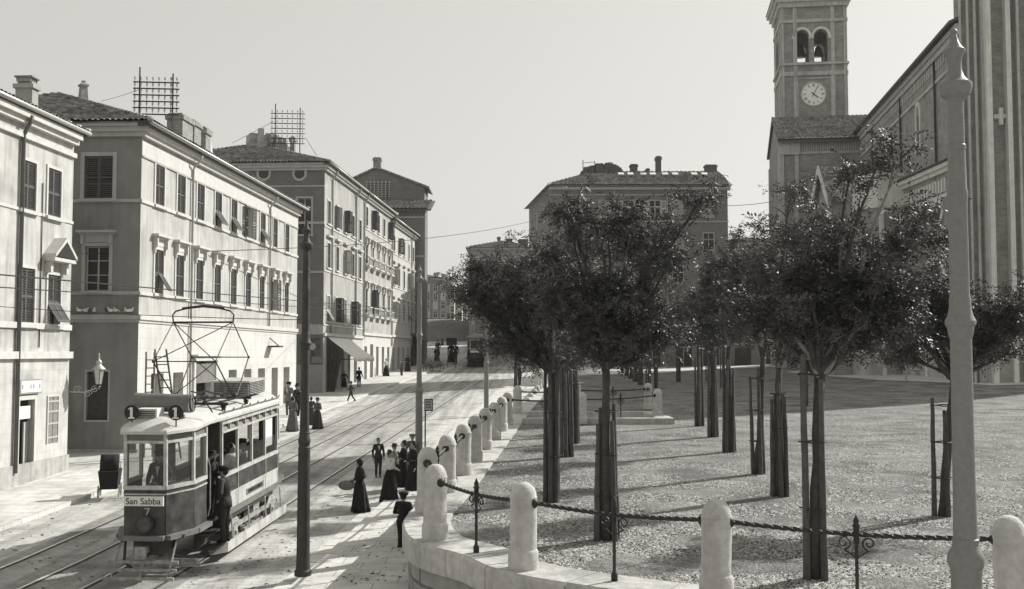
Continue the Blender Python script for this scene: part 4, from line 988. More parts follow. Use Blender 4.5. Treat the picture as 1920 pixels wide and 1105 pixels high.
# grassy bank and wall up the street
q = MB(); rows = []
for i in range(13):
    r = []
    for j in range(25):
        x = -26+j*1.1; y = 170+i*2.0; r.append((x, y, hmerge(x, y)-.3+3.6*math.sin(math.pi*i/12)*math.sin(math.pi*j/24)**.6))
    rows.append(r)
grid(q, rows); tag(q.build('hill_bank', M_far, smooth=True), kind='structure')
# ------------------------------------------------------------------ church and bell tower
M_cb = mat('church_brick', .29, .9, .2, 1.4, .6, 30, stain=.2, kind='brick', kp=(.4, .13, .02, .16, 1.12))
M_cs = mat('church_stone', .48, .85, .14, 2, .3, 30, streak=.25, stain=.1)
M_cs2 = mat('church_stone_pale', .68, .85, .12, 2, .3, 30, streak=.2)
M_base = mat('church_base', .42, .9, .18, 1, .4, 20, stain=.35)
Oc = Vector((34.8, 108.0, 1.0)); cth = math.atan(.14); ca = Vector((math.sin(cth), math.cos(cth), 0)); cp = Vector((math.cos(cth), -math.sin(cth), 0))
def cy_(px, py, yl):        # on the plane local y = yl: returns local x, z
    r = ray(px, py); c = Vector((0,0,CAMZ)); t = ((Oc+ca*yl)-c).dot(ca)/r.dot(ca); p = c+r*t-Oc; return p.dot(cp), p.z
def cx_(px, py, xl):        # on the plane local x = xl: returns local y, z
    r = ray(px, py); c = Vector((0,0,CAMZ)); t = ((Oc+cp*xl)-c).dot(cp)/r.dot(cp); p = c+r*t-Oc; return p.dot(ca), p.z
def arch_ring(mb, w, z0, z1, b, y0, y1, n=14, legs=True, ogive=0):
    r0, r1 = w/2, w/2+b
    if legs: mb.box(-r1, -r0, y0, y1, z0, z1); mb.box(r0, r1, y0, y1, z0, z1)
    for k in range(n):
        a, c = math.pi*k/n, math.pi*(k+1)/n
        f_ = 1+ogive
        P = [(r0*math.cos(a), z1+r0*f_*math.sin(a)), (r1*math.cos(a), z1+r1*f_*math.sin(a)), (r1*math.cos(c), z1+r1*f_*math.sin(c)), (r0*math.cos(c), z1+r0*f_*math.sin(c))]
        mb.hexa([(P[0][0],y0,P[0][1]),(P[3][0],y0,P[3][1]),(P[2][0],y0,P[2][1]),(P[1][0],y0,P[1][1]),(P[0][0],y1,P[0][1]),(P[3][0],y1,P[3][1]),(P[2][0],y1,P[2][1]),(P[1][0],y1,P[1][1])])
def arch_fill(mb, w, z0, z1, y, n=14, ogive=0):
    pts = [(-w/2, z0), (w/2, z0)]+[(w/2*math.cos(math.pi*k/n), z1+w/2*(1+ogive)*math.sin(math.pi*k/n)) for k in range(n+1)]
    mb.add([(x, y, z) for x, z in pts], [tuple(range(len(pts)))])
def spandrel(mb, w, z1, ztop, y, n=14):      # wall above a round arch inside a rectangular hole of width w up to ztop
    for k in range(n):
        a, c = math.pi*k/n, math.pi*(k+1)/n; xa, xc = w/2*math.cos(a), w/2*math.cos(c)
        mb.quad((xc, y, z1+w/2*math.sin(c)), (xa, y, z1+w/2*math.sin(a)), (xa, y, ztop), (xc, y, ztop))
# bell tower, hollow belfry
xl, _ = cy_(1467, 180, 1.0); xr, _ = cy_(1588, 180, 1.0); TW = xr-xl; 
ct = Oc+cp*(xl+TW/2)+ca*(1.0+TW/2); zT = Oc.z-1
tw = thing('bell_tower', 'square brick bell tower with a white clock face and twin arched belfry openings', 'bell tower', (ct.x, ct.y, zT), (0,0,-cth))
def tz(py): return cy_(1527, py, 1.0)[1]+Oc.z-zT
def tx_(px): return cy_(px, 180, 1.0)[0]-xl-TW/2
H = TW/2; zc0, zc1 = tz(116), tz(52); zr = 44
bo = [tx_(1492), tx_(1518.5), tx_(1528), tx_(1554)]
bw_ = bo[1]-bo[0]; zarc = tz(68)
q = MB(); zsp = zarc+bw_/2
rot4 = [Matrix.Rotation(R(90*k), 4, 'Z') for k in range(4)]
for k, M_ in enumerate(rot4):
    s = MB(); ops = [(bo[0]+H, bo[1]+H, zc0, zsp), (bo[2]+H, bo[3]+H, zc0, zsp)]
    wall(s, (-H,-H,0), (1,0,0), (0,-1,0), 2*H, -1, 40.0, ops, .9)
    for c_ in ((bo[0]+bo[1])/2, (bo[2]+bo[3])/2):
        sp_ = MB(); spandrel(sp_, bw_, zarc, zsp, -H); s.add([(x+c_, y, z) for x, y, z in sp_.v], sp_.f)
        sp_ = MB(); spandrel(sp_, bw_, zarc, zsp, -H+.9); s.add([(x+c_, y, z) for x, y, z in sp_.v], sp_.f)
        for kk in range(14):
            a_, b_ = math.pi*kk/14, math.pi*(kk+1)/14; r_ = bw_/2
            s.quad((c_+r_*math.cos(a_),-H,zarc+r_*math.sin(a_)),(c_+r_*math.cos(b_),-H,zarc+r_*math.sin(b_)),(c_+r_*math.cos(b_),-H+.9,zarc+r_*math.sin(b_)),(c_+r_*math.cos(a_),-H+.9,zarc+r_*math.sin(a_)))
    q.add([tuple(M_ @ Vector(p)) for p in s.v], s.f)
q.quad((-H,-H,zc0-.01),(H,-H,zc0-.01),(H,H,zc0-.01),(-H,H,zc0-.01))
q.build('shaft', M_cb, tw)
q = MB(); prs = [(-H-.05, -H+.95), (H-.95, H+.05)]
for k, M_ in enumerate(rot4):
    s = MB()
    for a_, b_ in ((-H+.02, -H+.22), (-H+1.15, -H+1.55), (H-1.55, H-1.15), (H-.24, H-.02)): s.box(a_, b_, -H-.12, -H, 0, 39.2)
    q.add([tuple(M_ @ Vector(p)) for p in s.v], s.f)
q.build('pilaster', M_cs, tw)
q = MB()
for z, h_, pr in ((tz(42), .32, .18), (tz(140)-.1, .42, .16), (tz(122), .22, .25), (tz(226), .3, .15), (39.2, .5, .3), (39.7, .5, .55), (40.2, .4, .8)):
    q = MB(); e = H+pr; q.box(-e, e, -e, e, z, z+h_) if z > 39 else [q.box(-e, e, -e, -H+.001, z, z+h_), q.box(-e, -H+.001, -H+.002, e, z, z+h_), q.box(H-.001, e, -H+.002, e, z, z+h_)]
    q.build('cornice', M_cs, tw)
for c_ in ((bo[0]+bo[1])/2, (bo[2]+bo[3])/2):
    q = MB(); arch_ring(q, bw_, zc0, zarc, .26, -.12, 0, legs=False); q.box(-bw_/2-.3, -bw_/2, -.14, 0, zarc-.25, zarc); q.box(bw_/2, bw_/2+.3, -.14, 0, zarc-.25, zarc); inst('belfry_arch', mesh_of(q, 'belfry_arch', M_cs2), tw, (c_, -H, 0))
q = MB(); cm = (bo[1]+bo[2])/2; q.lathe([(.26,0),(.26,.15),(.2,.2),(.2,zarc-zc0-.45),(.28,zarc-zc0-.2),(.3,zarc-zc0)], (cm, -H+.25, zc0), 12); q.build('belfry_column', M_cs2, tw, smooth=True)
for c_, s_ in ((-.9, .75), (1.0, .62)):
    q = MB(); q.lathe([(.62,0),(.66,.06),(.5,.3),(.38,.7),(.33,1.0),(.22,1.12),(.08,1.2),(.08,1.5)], n=20); b_ = q.build('bell', mat('bell_bronze', .05, .4, .2, 3, .1, 20, metal=.6), tw, smooth=True, loc=(c_, .6, zc0+1.6)); b_.scale = (s_*1.5,)*3
    q = MB(); q.box(c_-1.0, c_+1.0, .3, .6, zc0+2.9, zc0+3.15); q.box(c_-.9, c_-.75, .2, .7, zc0, zc0+3.0); q.box(c_+.75, c_+.9, .2, .7, zc0, zc0+3.0); q.build('bell_frame', M_wood, tw)
xck = tx_(1525.5); zck = tz(177); rc = (tx_(1547.5)-tx_(1503))/2
q = MB(); rect_frame(q, 2*abs(tx_(1497)), tz(148)-tz(222), .14, -H-.06, -H, tz(222)); q.build('clock_panel_frame', M_cs, tw)
q = MB(); q.lathe([(rc+.12,0),(rc+.12,.08),(rc,.12),(rc-.02,.06)], n=40); ck = inst('clock', mesh_of(q, 'clock', M_cs), tw, (xck, -H-.01, zck), (R(90),0,0))
q = MB(); q.lathe([(rc,.0),(rc,.07)], n=40); inst('clock_face', mesh_of(q, 'clock_face', mat('enamel', .88, .4, .04)), ck)
q = MB()
rom = [1,2,3,2,1,2,3,4,2,1,2,3]; 
for k in range(12):
    a_ = R(90-30*(k+1)); n = rom[k]; rr_ = rc*.78; cx0, cy0 = rr_*math.cos(a_), rr_*math.sin(a_); rad = Vector((math.cos(a_), math.sin(a_), 0)); tan = Vector((-rad.y, rad.x, 0))
    for j in range(n):
        o_ = (j-(n-1)/2)*.085; lean = rad + (tan*.35 if (k in (3,4,8,9) and j == n-1) else Vector((0,0,0)))
        q.obox(Vector((cx0, cy0, .08))+tan*o_, lean*rc*.13, tan*.018, (0,0,.006))
q.build('numerals', M_black, ck)
for nm, ang_, ln, wd in (('minute_hand', 62, .86, .028), ('hour_hand', 320, .50, .045)):
    q = MB(); a_ = R(ang_); d_ = Vector((math.cos(a_), math.sin(a_), 0)); t_ = Vector((-d_.y, d_.x, 0)); q.obox(d_*rc*(ln-.25)/2+Vector((0,0,.11)), d_*rc*(ln+.25)/2, t_*wd, (0,0,.008)); q.build(nm, M_black, ck)
q = MB(); q.add([(-H-.9,-H-.9,40.6),(H+.9,-H-.9,40.6),(H+.9,H+.9,40.6),(-H-.9,H+.9,40.6),(0,0,46)], [(0,1,4),(1,2,4),(2,3,4),(3,0,4),(3,2,1,0)]); q.build('roof', M_tile, tw)

ch = thing('church', 'large brick church with pale pilasters and arcaded aisle at the right edge', 'church', Oc, (0,0,-cth))
# transept under the tower
yT = -4.3; xT, zE = cy_(1462, 262, yT); _, zR = cy_(1540, 223, .8)
q = MB(); wall(q, (xT,yT,0), (1,0,0), (0,-1,0), -xT, -3, zE)
gp_ = [(yT, -3), (yT, zE), (.8, zR-.4), (6, zE), (6, -3)]
q.add([(xT, y, z) for y, z in gp_], [tuple(range(5))]); q.quad((xT,6,-3),(0,6,-3),(0,6,zE),(xT,6,zE)); q.build('transept_wall', M_cb, ch)
q = MB(); ym = .8; sl = (zR-zE)/(ym-yT); q.hexa([(xT-.25,yT-.7,zE-.7*sl),(0,yT-.7,zE-.7*sl),(0,ym,zR-.05),(xT-.25,ym,zR-.05),(xT-.25,yT-.7,zE-.7*sl+.2),(0,yT-.7,zE-.7*sl+.2),(0,ym,zR+.15),(xT-.25,ym,zR+.15)])
q.hexa([(xT-.25,ym,zR-.05),(1,ym,zR-.05),(1,6.3,zE-.1),(xT-.25,6.3,zE-.1),(xT-.25,ym,zR+.15),(1,ym,zR+.15),(1,6.3,zE+.1),(xT-.25,6.3,zE+.1)]); rf = q.build('transept_roof', M_sof, ch); recalc(rf)
q = MB(); v1 = Vector((0, 1, sl)).normalized(); tile_patch(q, (xT-.3,yT-.75,zE-.7*sl+.22), (1,0,0), v1, -xT+.3+2.2, math.hypot(ym-yT+.7, (ym-yT+.7)*sl), tw=.42, tr=.5, amp=.1, seed=77); q.build('roof_tiles', M_tile, rf, smooth=True)
_, zf0 = cy_(1530, 284, yT); _, zf1 = cy_(1530, 264, yT)
q = MB(); q.box(xT-.1, 0, yT-.16, yT, zf1, zf1+.35); q.box(xT-.05, 0, yT-.1, yT, zf0-.25, zf0)
n = 26
for k in range(n): x0 = xT+1.9+(-xT-2.0)*k/n; q.box(x0, x0+(-xT-2)/n*.5, yT-.08, yT, zf0+.05, zf1-.05)
q.build('frieze', M_cs, ch)
xq = cy_(1497, 300, yT)[0]; q = MB(); q.box(xT-.12, xT+.35, yT-.2, yT, -2, zf0-.3); q.box(xq-.35, xq, yT-.14, yT, -2, zf0-.3); q.box(xT-.2, xq+.1, yT-.3, yT, zf0-.3, zf1+.1); q.box(xT-.12, xT, yT, yT+.8, -2, zf0); q.box(xT-.12, xT, 5.2, 6.1, -2, zf0); q.build('pilaster', M_cs, ch)
# nave side wall
yN = cx_(1803, 120, 0)[0]; _, zN = cx_(1700, 160, 0); 
zN = (cx_(1640, 226, 0)[1]+cx_(1760, 84, 0)[1])/2
q = MB(); Ln = -yN; nwin = [(1722, 212, 284, .95), (1664, 266, 300, .95)]
wops = []
for px, ya, yb, w_ in nwin:
    yy, za = cx_(px, ya, 0); _, zb_ = cx_(px, yb, 0); wops.append((yy-yN-w_/2, yy-yN+w_/2, zb_, za-w_*.2))
wall(q, (0,yN,0), (0,1,0), (-1,0,0), Ln, -3, zN, wops, .5); q.build('nave_wall', M_cb, ch)
for (a_, b_, c_, d_) in wops:
    w_ = b_-a_; q = MB(); arch_ring(q, w_, 0, d_-c_, .3, -.1, 0, ogive=.5); q.box(-w_/2-.35, w_/2+.35, -.15, 0, -.2, 0); wo = inst('nave_window', mesh_of(q, 'nave_window', M_cs2), ch, (0, yN+(a_+b_)/2, c_), (0,0,R(-90)))
    q = MB(); q.box(-w_/2, w_/2, .3, .34, 0, d_-c_); q.build('pane', M_glass, wo); q = MB(); q.box(-.03, .03, .24, .3, 0, d_-c_); q.build('mullion', M_cs, wo)
q = MB(); q.box(-.35, 0, yN, 0, zN-.35, zN); q.box(-.2, 0, yN, 0, zN-.75, zN-.35); q.box(-.1, 0, yN, 0, zN-2.4, zN-2.15)
n = 60
for k in range(n): y0 = yN+Ln*k/n; q.box(-.08, 0, y0, y0+Ln/n*.5, zN-1.5, zN-.8)
q.build('nave_cornice', M_cs, ch)
q = MB(); q.hexa([(-.75,yN,zN),(9,yN,zN+4.4),(9,2,zN+4.4),(-.75,2,zN),(-.75,yN,zN+.2),(9,yN,zN+4.6),(9,2,zN+4.6),(-.75,2,zN+.2)]); q.build('nave_roof', M_sof, ch)
for px in (1637, 1690, 1756): yy = cx_(px, 200, 0)[0]; q = MB(); q.tube([(-.12, yy, 10), (-.12, yy, zN-.4)], .08, n=6); q.build('drain_pipe', M_iron, ch)
# front block with tall pilasters
q = MB(); q.box(0, 9, yN-.01, yN+1.6, -3, 34); q.box(4, 9, yN+1.5, yN+14, -3, 30); q.build('facade_wall', M_cb, ch)
for i, (a_, b_, pr, mm) in enumerate(((1803, 1806, .25, 'a'), (1816, 1820, .35, 'a'), (1829, 1834, .3, 'a'), (1843, 1849, .5, 'a'), (1852, 1862, 1.0, 'b'), (1890, 1899, .7, 'b'), (1910, 1915, .5, 'a'), (1935, 1945, .5, 'b'))):
    xa = cy_(a_+2, 300, yN-pr)[0]; xb = cy_(b_+2, 300, yN-pr)[0]; q = MB(); q.box(xa, xb, yN-pr, yN, -2, 34); q.build('tall_pilaster', M_cs if mm == 'a' else M_cs2, ch)
xa = cy_(1864, 218, yN-.3)[0]; xb = cy_(1892, 218, yN-.3)[0]; z_ = cy_(1878, 218, yN-.3)[1]; xm = (xa+xb)/2-.03
q = MB(); q.box(xa, xb, yN-.3, yN, z_-.14, z_+.14); q.box(xm-.13, xm+.13, yN-.34, yN, z_-.55, z_+.55); q.build('stone_cross', M_cs2, ch)
q = MB(); q.box(.6, 9, yN-.25, yN, -2, 3.8); q.build('base_course', M_base, ch)
# aisle with arcade (turned a little from the nave): own local frame inside the church
ais = thing('aisle', None, None); ais.parent = ch
ais.matrix_parent_inverse = Matrix.Identity(4)
inv = (Matrix.Translation(Oc) @ Matrix.Rotation(-cth, 4, 'Z')).inverted()
Mw = inv @ Matrix.Translation((30, 69.8, 1.0)); ais.location = Mw.to_translation(); ais.rotation_euler = Mw.to_euler()
def ax(px, py, X=30.0):
    d_ = ray(px, py); t = X/d_.x; return d_.y*t-69.8, CAMZ+d_.z*t-1.0
La = 11.4; _, zA = ax(1740, 322)
arc = [(1714, 375, 418), (1735, 362, 412), (1754, 352, 405), (1772, 344, 398), (1790, 336, 392)]
q = MB(); ops = []
for px, ya, yb in arc:
    y_, z1_ = ax(px, ya); _, z0_ = ax(px, yb); ops.append((y_-.42, y_+.42, z0_, z1_))
yr_, zr_ = ax(1760, 397); yp_, zp_ = ax(1757, 492)
wall(q, (0,0,0), (0,1,0), (-1,0,0), La, -2, zA, ops, .3); wall(q, (0,0,0), (1,0,0), (0,-1,0), 4, -2, zA); q.build('aisle_wall', M_cb, ais)
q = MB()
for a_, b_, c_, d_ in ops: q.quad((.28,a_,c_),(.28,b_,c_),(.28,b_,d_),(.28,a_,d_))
q.build('arcade_recess', mat('shadow_brick', .09, .9, .2, 2), ais)  # recess backs coloured darker than the wall, as painted-in shadow
for a_, b_, c_, d_ in ops:
    q = MB(); arch_ring(q, .84, 0, d_-c_-.1, .13, -.1, 0); q.lathe([(.1,0),(.07,.1),(.07,d_-c_-.3),(.13,d_-c_-.1)], (-.5, -.1, 0), 8); inst('arcade_arch', mesh_of(q, 'arcade_arch', M_cs), ais, (0, (a_+b_)/2, c_), (0,0,R(-90)))
q = MB(); q.lathe([(.62,0),(.95,0),(.98,.12),(.64,.12),(.62,0)], n=28, cap=False); inst('rose_window', mesh_of(q, 'rose_window', M_white), ais, (-.01, yr_, zr_), (0, R(-90), 0))
q = MB(); q.lathe([(.63,0),(.63,.05)], n=24); inst('rose_pane', mesh_of(q, 'rose_pane', M_glass), ais, (-.01, yr_, zr_), (0, R(-90), 0))
q = MB(); arch_ring(q, 3.0, -zp_-1, 0-1.4, .45, -.25, 0); inst('portal_arch', mesh_of(q, 'portal_arch', M_cs2), ais, (0, yp_, zp_), (0,0,R(-90)))
q = MB(); q.box(-.4, 0, -.1, La+.1, zA-.3, zA); q.box(-.22, 0, -.05, La, zA-.6, zA-.3); q.box(-.12, 0, 0, La, zA-2.3, zA-2.05)
n = 22
for k in range(n): y0 = La*k/n; q.box(-.14, 0, y0+.1, y0+.1+La/n*.45, zA-1.9, zA-1.0)
q.build('aisle_frieze', M_cs2, ais)
q = MB(); q.hexa([(-.5,-.1,zA),(4,-.1,zA+1.6),(4,La,zA+1.6),(-.5,La,zA),(-.5,-.1,zA+.15),(4,-.1,zA+1.75),(4,La,zA+1.75),(-.5,La,zA+.15)]); q.build('aisle_roof', mat('slate', .06, .8), ais)
q = MB(); q.box(-.12, 0, 0, La, -2, 2.6); q.build('base_course', M_base, ais)
# polygonal chapel
P = [(0,11.4),(-1.9,11.4),(-3.0,12.6),(-3.0,17.5),(0,17.5)]; zC = zA+.6
q = MB(); q.prism(P, -2, zC-2.4); q.build('chapel_wall', M_cb, ais)
q = MB(); q.prism([(x-.08 if x < 0 else x, y-.08) for x, y in P], zC-2.4, zC); q.prism([(x-.25 if x < 0 else x, y-.25) for x, y in P], zC-.15, zC+.1); q.prism([(x-.18 if x < 0 else x, y-.18) for x, y in P], zC-2.55, zC-2.35)
for x_ in (-1.9, -.35): q.box(x_, x_+.3, 11.2, 11.4, -2, zC-2.4)
q.build('chapel_frieze', M_cs2, ais)
q = MB(); q.prism([(x-.12 if x < 0 else x, y-.12) for x, y in P], -2, 2.4); q.build('base_course', M_base, ais)
# small gabled portal
xg0, xg1, yg0, yg1 = -4.6, -1.0, 14.4, 18.6; zp = zA+1.9; ze = zA-.9; ym = (yg0+yg1)/2
q = MB(); q.add([(xg0,yg0,-2),(xg0,yg1,-2),(xg0,yg1,ze),(xg0,ym,zp),(xg0,yg0,ze),(xg1,yg0,-2),(xg1,yg1,-2),(xg1,yg1,ze),(xg1,ym,zp),(xg1,yg0,ze)], [(0,1,2,3,4),(9,8,7,6,5),(0,4,9,5),(1,6,7,2)]); o = q.build('porch_wall', M_cb, ais); recalc(o)
q = MB()
for ya, yb in ((yg0-.3, ym), (yg1+.3, ym)): q.hexa([(xg0-.4,ya,ze-.2),(xg1,ya,ze-.2),(xg1,yb,zp+.02),(xg0-.4,yb,zp+.02),(xg0-.4,ya,ze),(xg1,ya,ze),(xg1,yb,zp+.25),(xg0-.4,yb,zp+.25)])
o = q.build('porch_roof', M_tile, ais); recalc(o)
q = MB()
for ya, yb in ((yg0-.32, ym), (yg1+.32, ym)): q.hexa([(xg0-.5,ya,ze-.5),(xg0-.38,ya,ze-.5),(xg0-.38,yb,zp-.3),(xg0-.5,yb,zp-.3),(xg0-.5,ya,ze+.02),(xg0-.38,ya,ze+.02),(xg0-.38,yb,zp+.3),(xg0-.5,yb,zp+.3)])
o = q.build('raking_cornice', M_cs2, ais); recalc(o)
sheet('path', M_apr, lambda Y: [24.5+1.2*sstep(90, 70, Y)-max(0,(74-Y))*-.5+.5*i for i in range(0, 40)], 66, 96, .5, hmerge, .025)
# ------------------------------------------------------------------ trees
M_leaf = mat('leaf_dark', .075, .55, .5, 3, .1, 20, spec=.32)
M_bark = mat('bark', .07, .85, .35, 9, .6, 40, streak=.3)
M_barkp = mat('bark_young', .24, .75, .35, 9, .4, 40, streak=.3)
M_stake = mat('stake_wood', .095, .85, .3, 7, .5, 40, streak=.35)
def leaves_mesh(centers, rad, per, size, seed, droop=.25):
    # pinnate sprays: each centre carries a few leaf stalks, each stalk pairs of leaflets
    rng = np.random.default_rng(seed); nr = max(1, per//8); m = 9
    C_ = np.repeat(np.array(centers), nr, 0); n = len(C_)
    ax = rng.normal(size=(n, 3)); ax[:, 2] = ax[:, 2]*.55-droop; ax /= np.linalg.norm(ax, axis=1)[:, None]
    up = rng.normal(size=(n, 3))*.45+np.array([0, 0, 1.0]); sd = np.cross(ax, up); sd /= np.linalg.norm(sd, axis=1)[:, None]; nn = np.cross(sd, ax)
    Lr = rad*(1.0+rng.random(n)*.9)
    C_ = C_+rng.normal(size=(n, 3))*rad*.35
    vs = []
    for k in range(m):
        u = .12+.88*k/(m-1); side = 0 if k == m-1 else (1 if k % 2 else -1)
        curl = nn*(-(u**2)*.28*Lr[:, None])
        base = C_+ax*(Lr*u)[:, None]+curl+rng.normal(size=(n, 3))*.006
        d = sd*side*.85+ax*(.55 if side else 1.0)+nn*(rng.random(n)[:, None]-.6)*.5; d /= np.linalg.norm(d, axis=1)[:, None]
        wv = np.cross(nn+rng.normal(size=(n, 3))*.35, d); wv /= np.linalg.norm(wv, axis=1)[:, None]
        L = (size*(.65+rng.random(n)*.6))[:, None]*(1-.25*abs(u-.5)); Wd = L*.44; q = np.cross(d, wv)
        vs.append(np.stack([base, base+d*L*.45+wv*Wd*.5+q*L*.05, base+d*L, base+d*L*.45-wv*Wd*.5+q*L*.05], 1))
    v = np.concatenate(vs, 0).reshape(-1, 3); N_ = len(v)//4
    me = bpy.data.meshes.new('foliage'); me.vertices.add(len(v)); me.vertices.foreach_set('co', v.ravel().astype(np.float32))
    me.loops.add(N_*4); me.loops.foreach_set('vertex_index', np.arange(N_*4, dtype=np.int32)); me.polygons.add(N_)
    me.polygons.foreach_set('loop_start', (np.arange(N_)*4).astype(np.int32)); me.polygons.foreach_set('loop_total', np.full(N_, 4, np.int32)); me.update(); me.materials.append(M_leaf); return me
def young_tree(px, py, label, blobs, fork, nclus, size, seed, stakes=3, sth=2.2, lean=0, dens=1, pos=None, tr=.085, group='staked young trees on the square'):
    """blobs: (px, py, rx_px, ry_px) crown parts in the photo at this tree's distance -> real ellipsoids"""
    rnd = random.Random(seed); B = on_pl(px, py) if pos is None else Vector((pos[0], pos[1], hp(pos[0], pos[1])))
    Y = B.y; s = Y/F; t = thing('young_tree', label, 'tree', B, group=group); far = Y > 45
    E = []
    for bx, by, rx, ry, *dd in blobs:
        c = at_Y(bx, by, Y)-B; c.y += rnd.uniform(-.3, .3); E.append((c, rx*s, ry*s, dd[0] if dd else 1.0))
    zf = at_Y(px, fork, Y).z-B.z; xf = lean*s
    q = MB(); pts = [(0,0,-.1)]; rr = [tr*1.25]
    for k in range(1, 8): u = k/7; pts.append((xf*u+rnd.uniform(-.02,.02), rnd.uniform(-.02,.02), zf*u)); rr.append(tr*(1.1-.35*u))
    q.tube(pts, rr, n=9); q.build('trunk', M_bark, t, smooth=True)
    top = Vector(pts[-1]); tips = []
    for (c, rx, rz, dn) in E:
        nb = max(2, min(4, int(rx*1.8)))
        for j in range(nb):
            a = rnd.uniform(0, 6.28); ro = rnd.uniform(.25, .85); tgt = c+Vector((rx*ro*math.cos(a), rx*.8*ro*math.sin(a), rz*rnd.uniform(-.1, .75)))
            mid = top.lerp(tgt, .45)+Vector((rnd.uniform(-.15,.15), rnd.uniform(-.15,.15), rnd.uniform(.0,.25)*(tgt-top).length*.3)); P = []
            for k in range(9): u = k/8; p = top*(1-u)**2+mid*2*u*(1-u)+tgt*u*u; P.append(p+Vector((rnd.uniform(-.03,.03), rnd.uniform(-.03,.03), rnd.uniform(-.02,.02))))
            q = MB(); q.tube(P, [tr*.5*(1-.85*k/8)+.006 for k in range(9)], n=5 if far else 7, cap=False); tips.append(P)
            if not far:
                for w in range(5):
                    k = rnd.randint(3, 7); d = Vector((rnd.uniform(-1,1), rnd.uniform(-1,1), rnd.uniform(-.1,.8))).normalized(); ln = rnd.uniform(.25, .6)
                    q.tube([P[k], P[k]+d*ln*.5+Vector((0,0,.05)), P[k]+d*ln], [.014, .01, .005], n=4, cap=False)
            q.build('limb', M_barkp if rnd.random() < .3 else M_bark, t, smooth=True)
    cen = []; vol = sum(rx*rx*rz for _, rx, rz, _d in E); off = Vector((seed*3.1, seed*1.7, 0))
    for (c, rx, rz, dn) in E:
        n = int(CROWN*dn*nclus*rx*rx*rz/vol); k = 0; tries = 0
        while k < n and tries < n*12:
            tries += 1
            d = Vector((rnd.gauss(0,1), rnd.gauss(0,1), rnd.gauss(0,1))).normalized()*(rnd.random()**.42)
            edge = d.length
            p = c+Vector((d.x*rx, d.y*rx*.85, d.z*rz))
            nv = noise.noise((p+off)*1.9)+.45*noise.noise((p+off)*4.5)
            if nv < -.10+.75*(edge-.5): continue
            cen.append(tuple(p)); k += 1
    # shoots that reach past the mass
    if not far:
        q = MB()
        for (c, rx, rz, dn) in E:
            for _ in range(max(4, int(9*rx))):
                a = rnd.uniform(0, 6.28); d = Vector((math.cos(a), math.sin(a)*.8, rnd.uniform(-.35, 1.0))).normalized(); p0 = c+Vector((d.x*rx*.6, d.y*rx*.6, d.z*rz*.6)); ln = rnd.uniform(.35, .8)*min(1.2, rx+.3); p1 = p0+d*ln*.5; p2 = p0+d*ln+Vector((0,0,.08))
                q.tube([p0, p1, p2], [.012, .008, .004], n=4, cap=False)
                for k in range(6): u = .35+.65*k/5; cen.append(tuple(p0.lerp(p2, u)+Vector((rnd.gauss(0,.03), rnd.gauss(0,.03), rnd.gauss(0,.03)))))
        q.build('twigs', M_bark, t)['kind'] = 'stuff'
    for P in tips:
        for _ in range(4 if not far else 2): cen.append(tuple(P[-1]+Vector((rnd.gauss(0,.08), rnd.gauss(0,.08), rnd.gauss(0,.06)))))
    me = leaves_mesh(cen, .15 if not far else .2, 24 if not far else 16, size*.82, seed); inst('crown', me, t)
    for k in range(stakes):
        a = k/stakes*6.28+.6+rnd.uniform(-.2,.2); x, y = .145*math.cos(a), .13*math.sin(a); h = sth*rnd.uniform(.86, 1.08); q = MB(); l1, l2 = rnd.uniform(-.05,.05), rnd.uniform(-.04,.04)
        m = 7; P = [(x+l1*(1-i/m)+rnd.uniform(-.006,.006), y+l2*(1-i/m), -.05+h*i/m) for i in range(m+1)]
        q.tube(P, [.054-.018*i/m+rnd.uniform(-.004,.004) for i in range(m+1)], n=7)
        for i in range(1, m): q.lathe([(.052-.015*i/m,-.012),(.056-.015*i/m,0),(.05-.015*i/m,.012)], P[i], 7)
        q.build('stake', M_stake, t)
    if stakes:
        for zz in (.32, .62, .93):
            q = MB(); z = sth*zz; n = 14; q.tube([((.185)*math.cos(6.28*k/n), .17*math.sin(6.28*k/n), z+.01*math.sin(k)) for k in range(n+1)], .012, n=5, cap=False); q.build('tie', M_iron, t)
    return t
# near trees
CROWN = .78
young_tree(1137, 1015, 'near staked tree with forked trunk and a branch reaching up to the right', [(1140,530,95,80),(1095,590,75,60),(1180,600,75,60),(1225,500,65,60,.8),(1275,440,50,40,.5),(1302,385,24,22,.5),(1160,445,60,40,.5),(1085,450,50,40,.45),(1050,540,60,60,.8),(1160,660,70,38),(1100,655,45,28),(1130,430,40,30),(1215,640,50,35),(1070,400,26,20),(1180,400,26,20)], 690, 1500, .085, 2, 4, 2.25)
young_tree(1036, 943, 'staked tree beside the strip of pavement, its crown spreading left over the street', [(1000,540,90,70),(960,590,70,55),(1050,600,70,65),(900,545,45,45),(1020,480,60,45),(870,560,28,30),(930,520,50,40),(985,650,70,34),(948,640,30,20),(1020,670,50,24),(1075,660,45,28),(905,582,34,24)], 700, 1500, .085, 3, 5, 2.9)
young_tree(1527, 1088, 'nearest staked tree on the right, forked low with tall poles', [(1560,530,105,75,.9),(1500,550,80,75,.9),(1640,520,85,80,.8),(1700,460,55,45,.6),(1748,425,34,28,.5),(1585,445,55,38,.4),(1490,440,50,45,.4),(1620,600,80,55),(1540,630,95,60),(1690,600,60,55,.8),(1440,600,45,50,.8),(1660,310,34,15,.5),(1612,345,26,18,.4)], 705, 1900, .085, 5, 4, 3.0, lean=18, tr=.095)
young_tree(1463, 932, 'staked tree just left of the nearest forked one', [(1480,520,75,70),(1455,590,65,60),(1500,440,50,50,.5),(1485,370,32,30,.35),(1520,600,60,50)], 690, 1200, .085, 7, 5, 2.3)
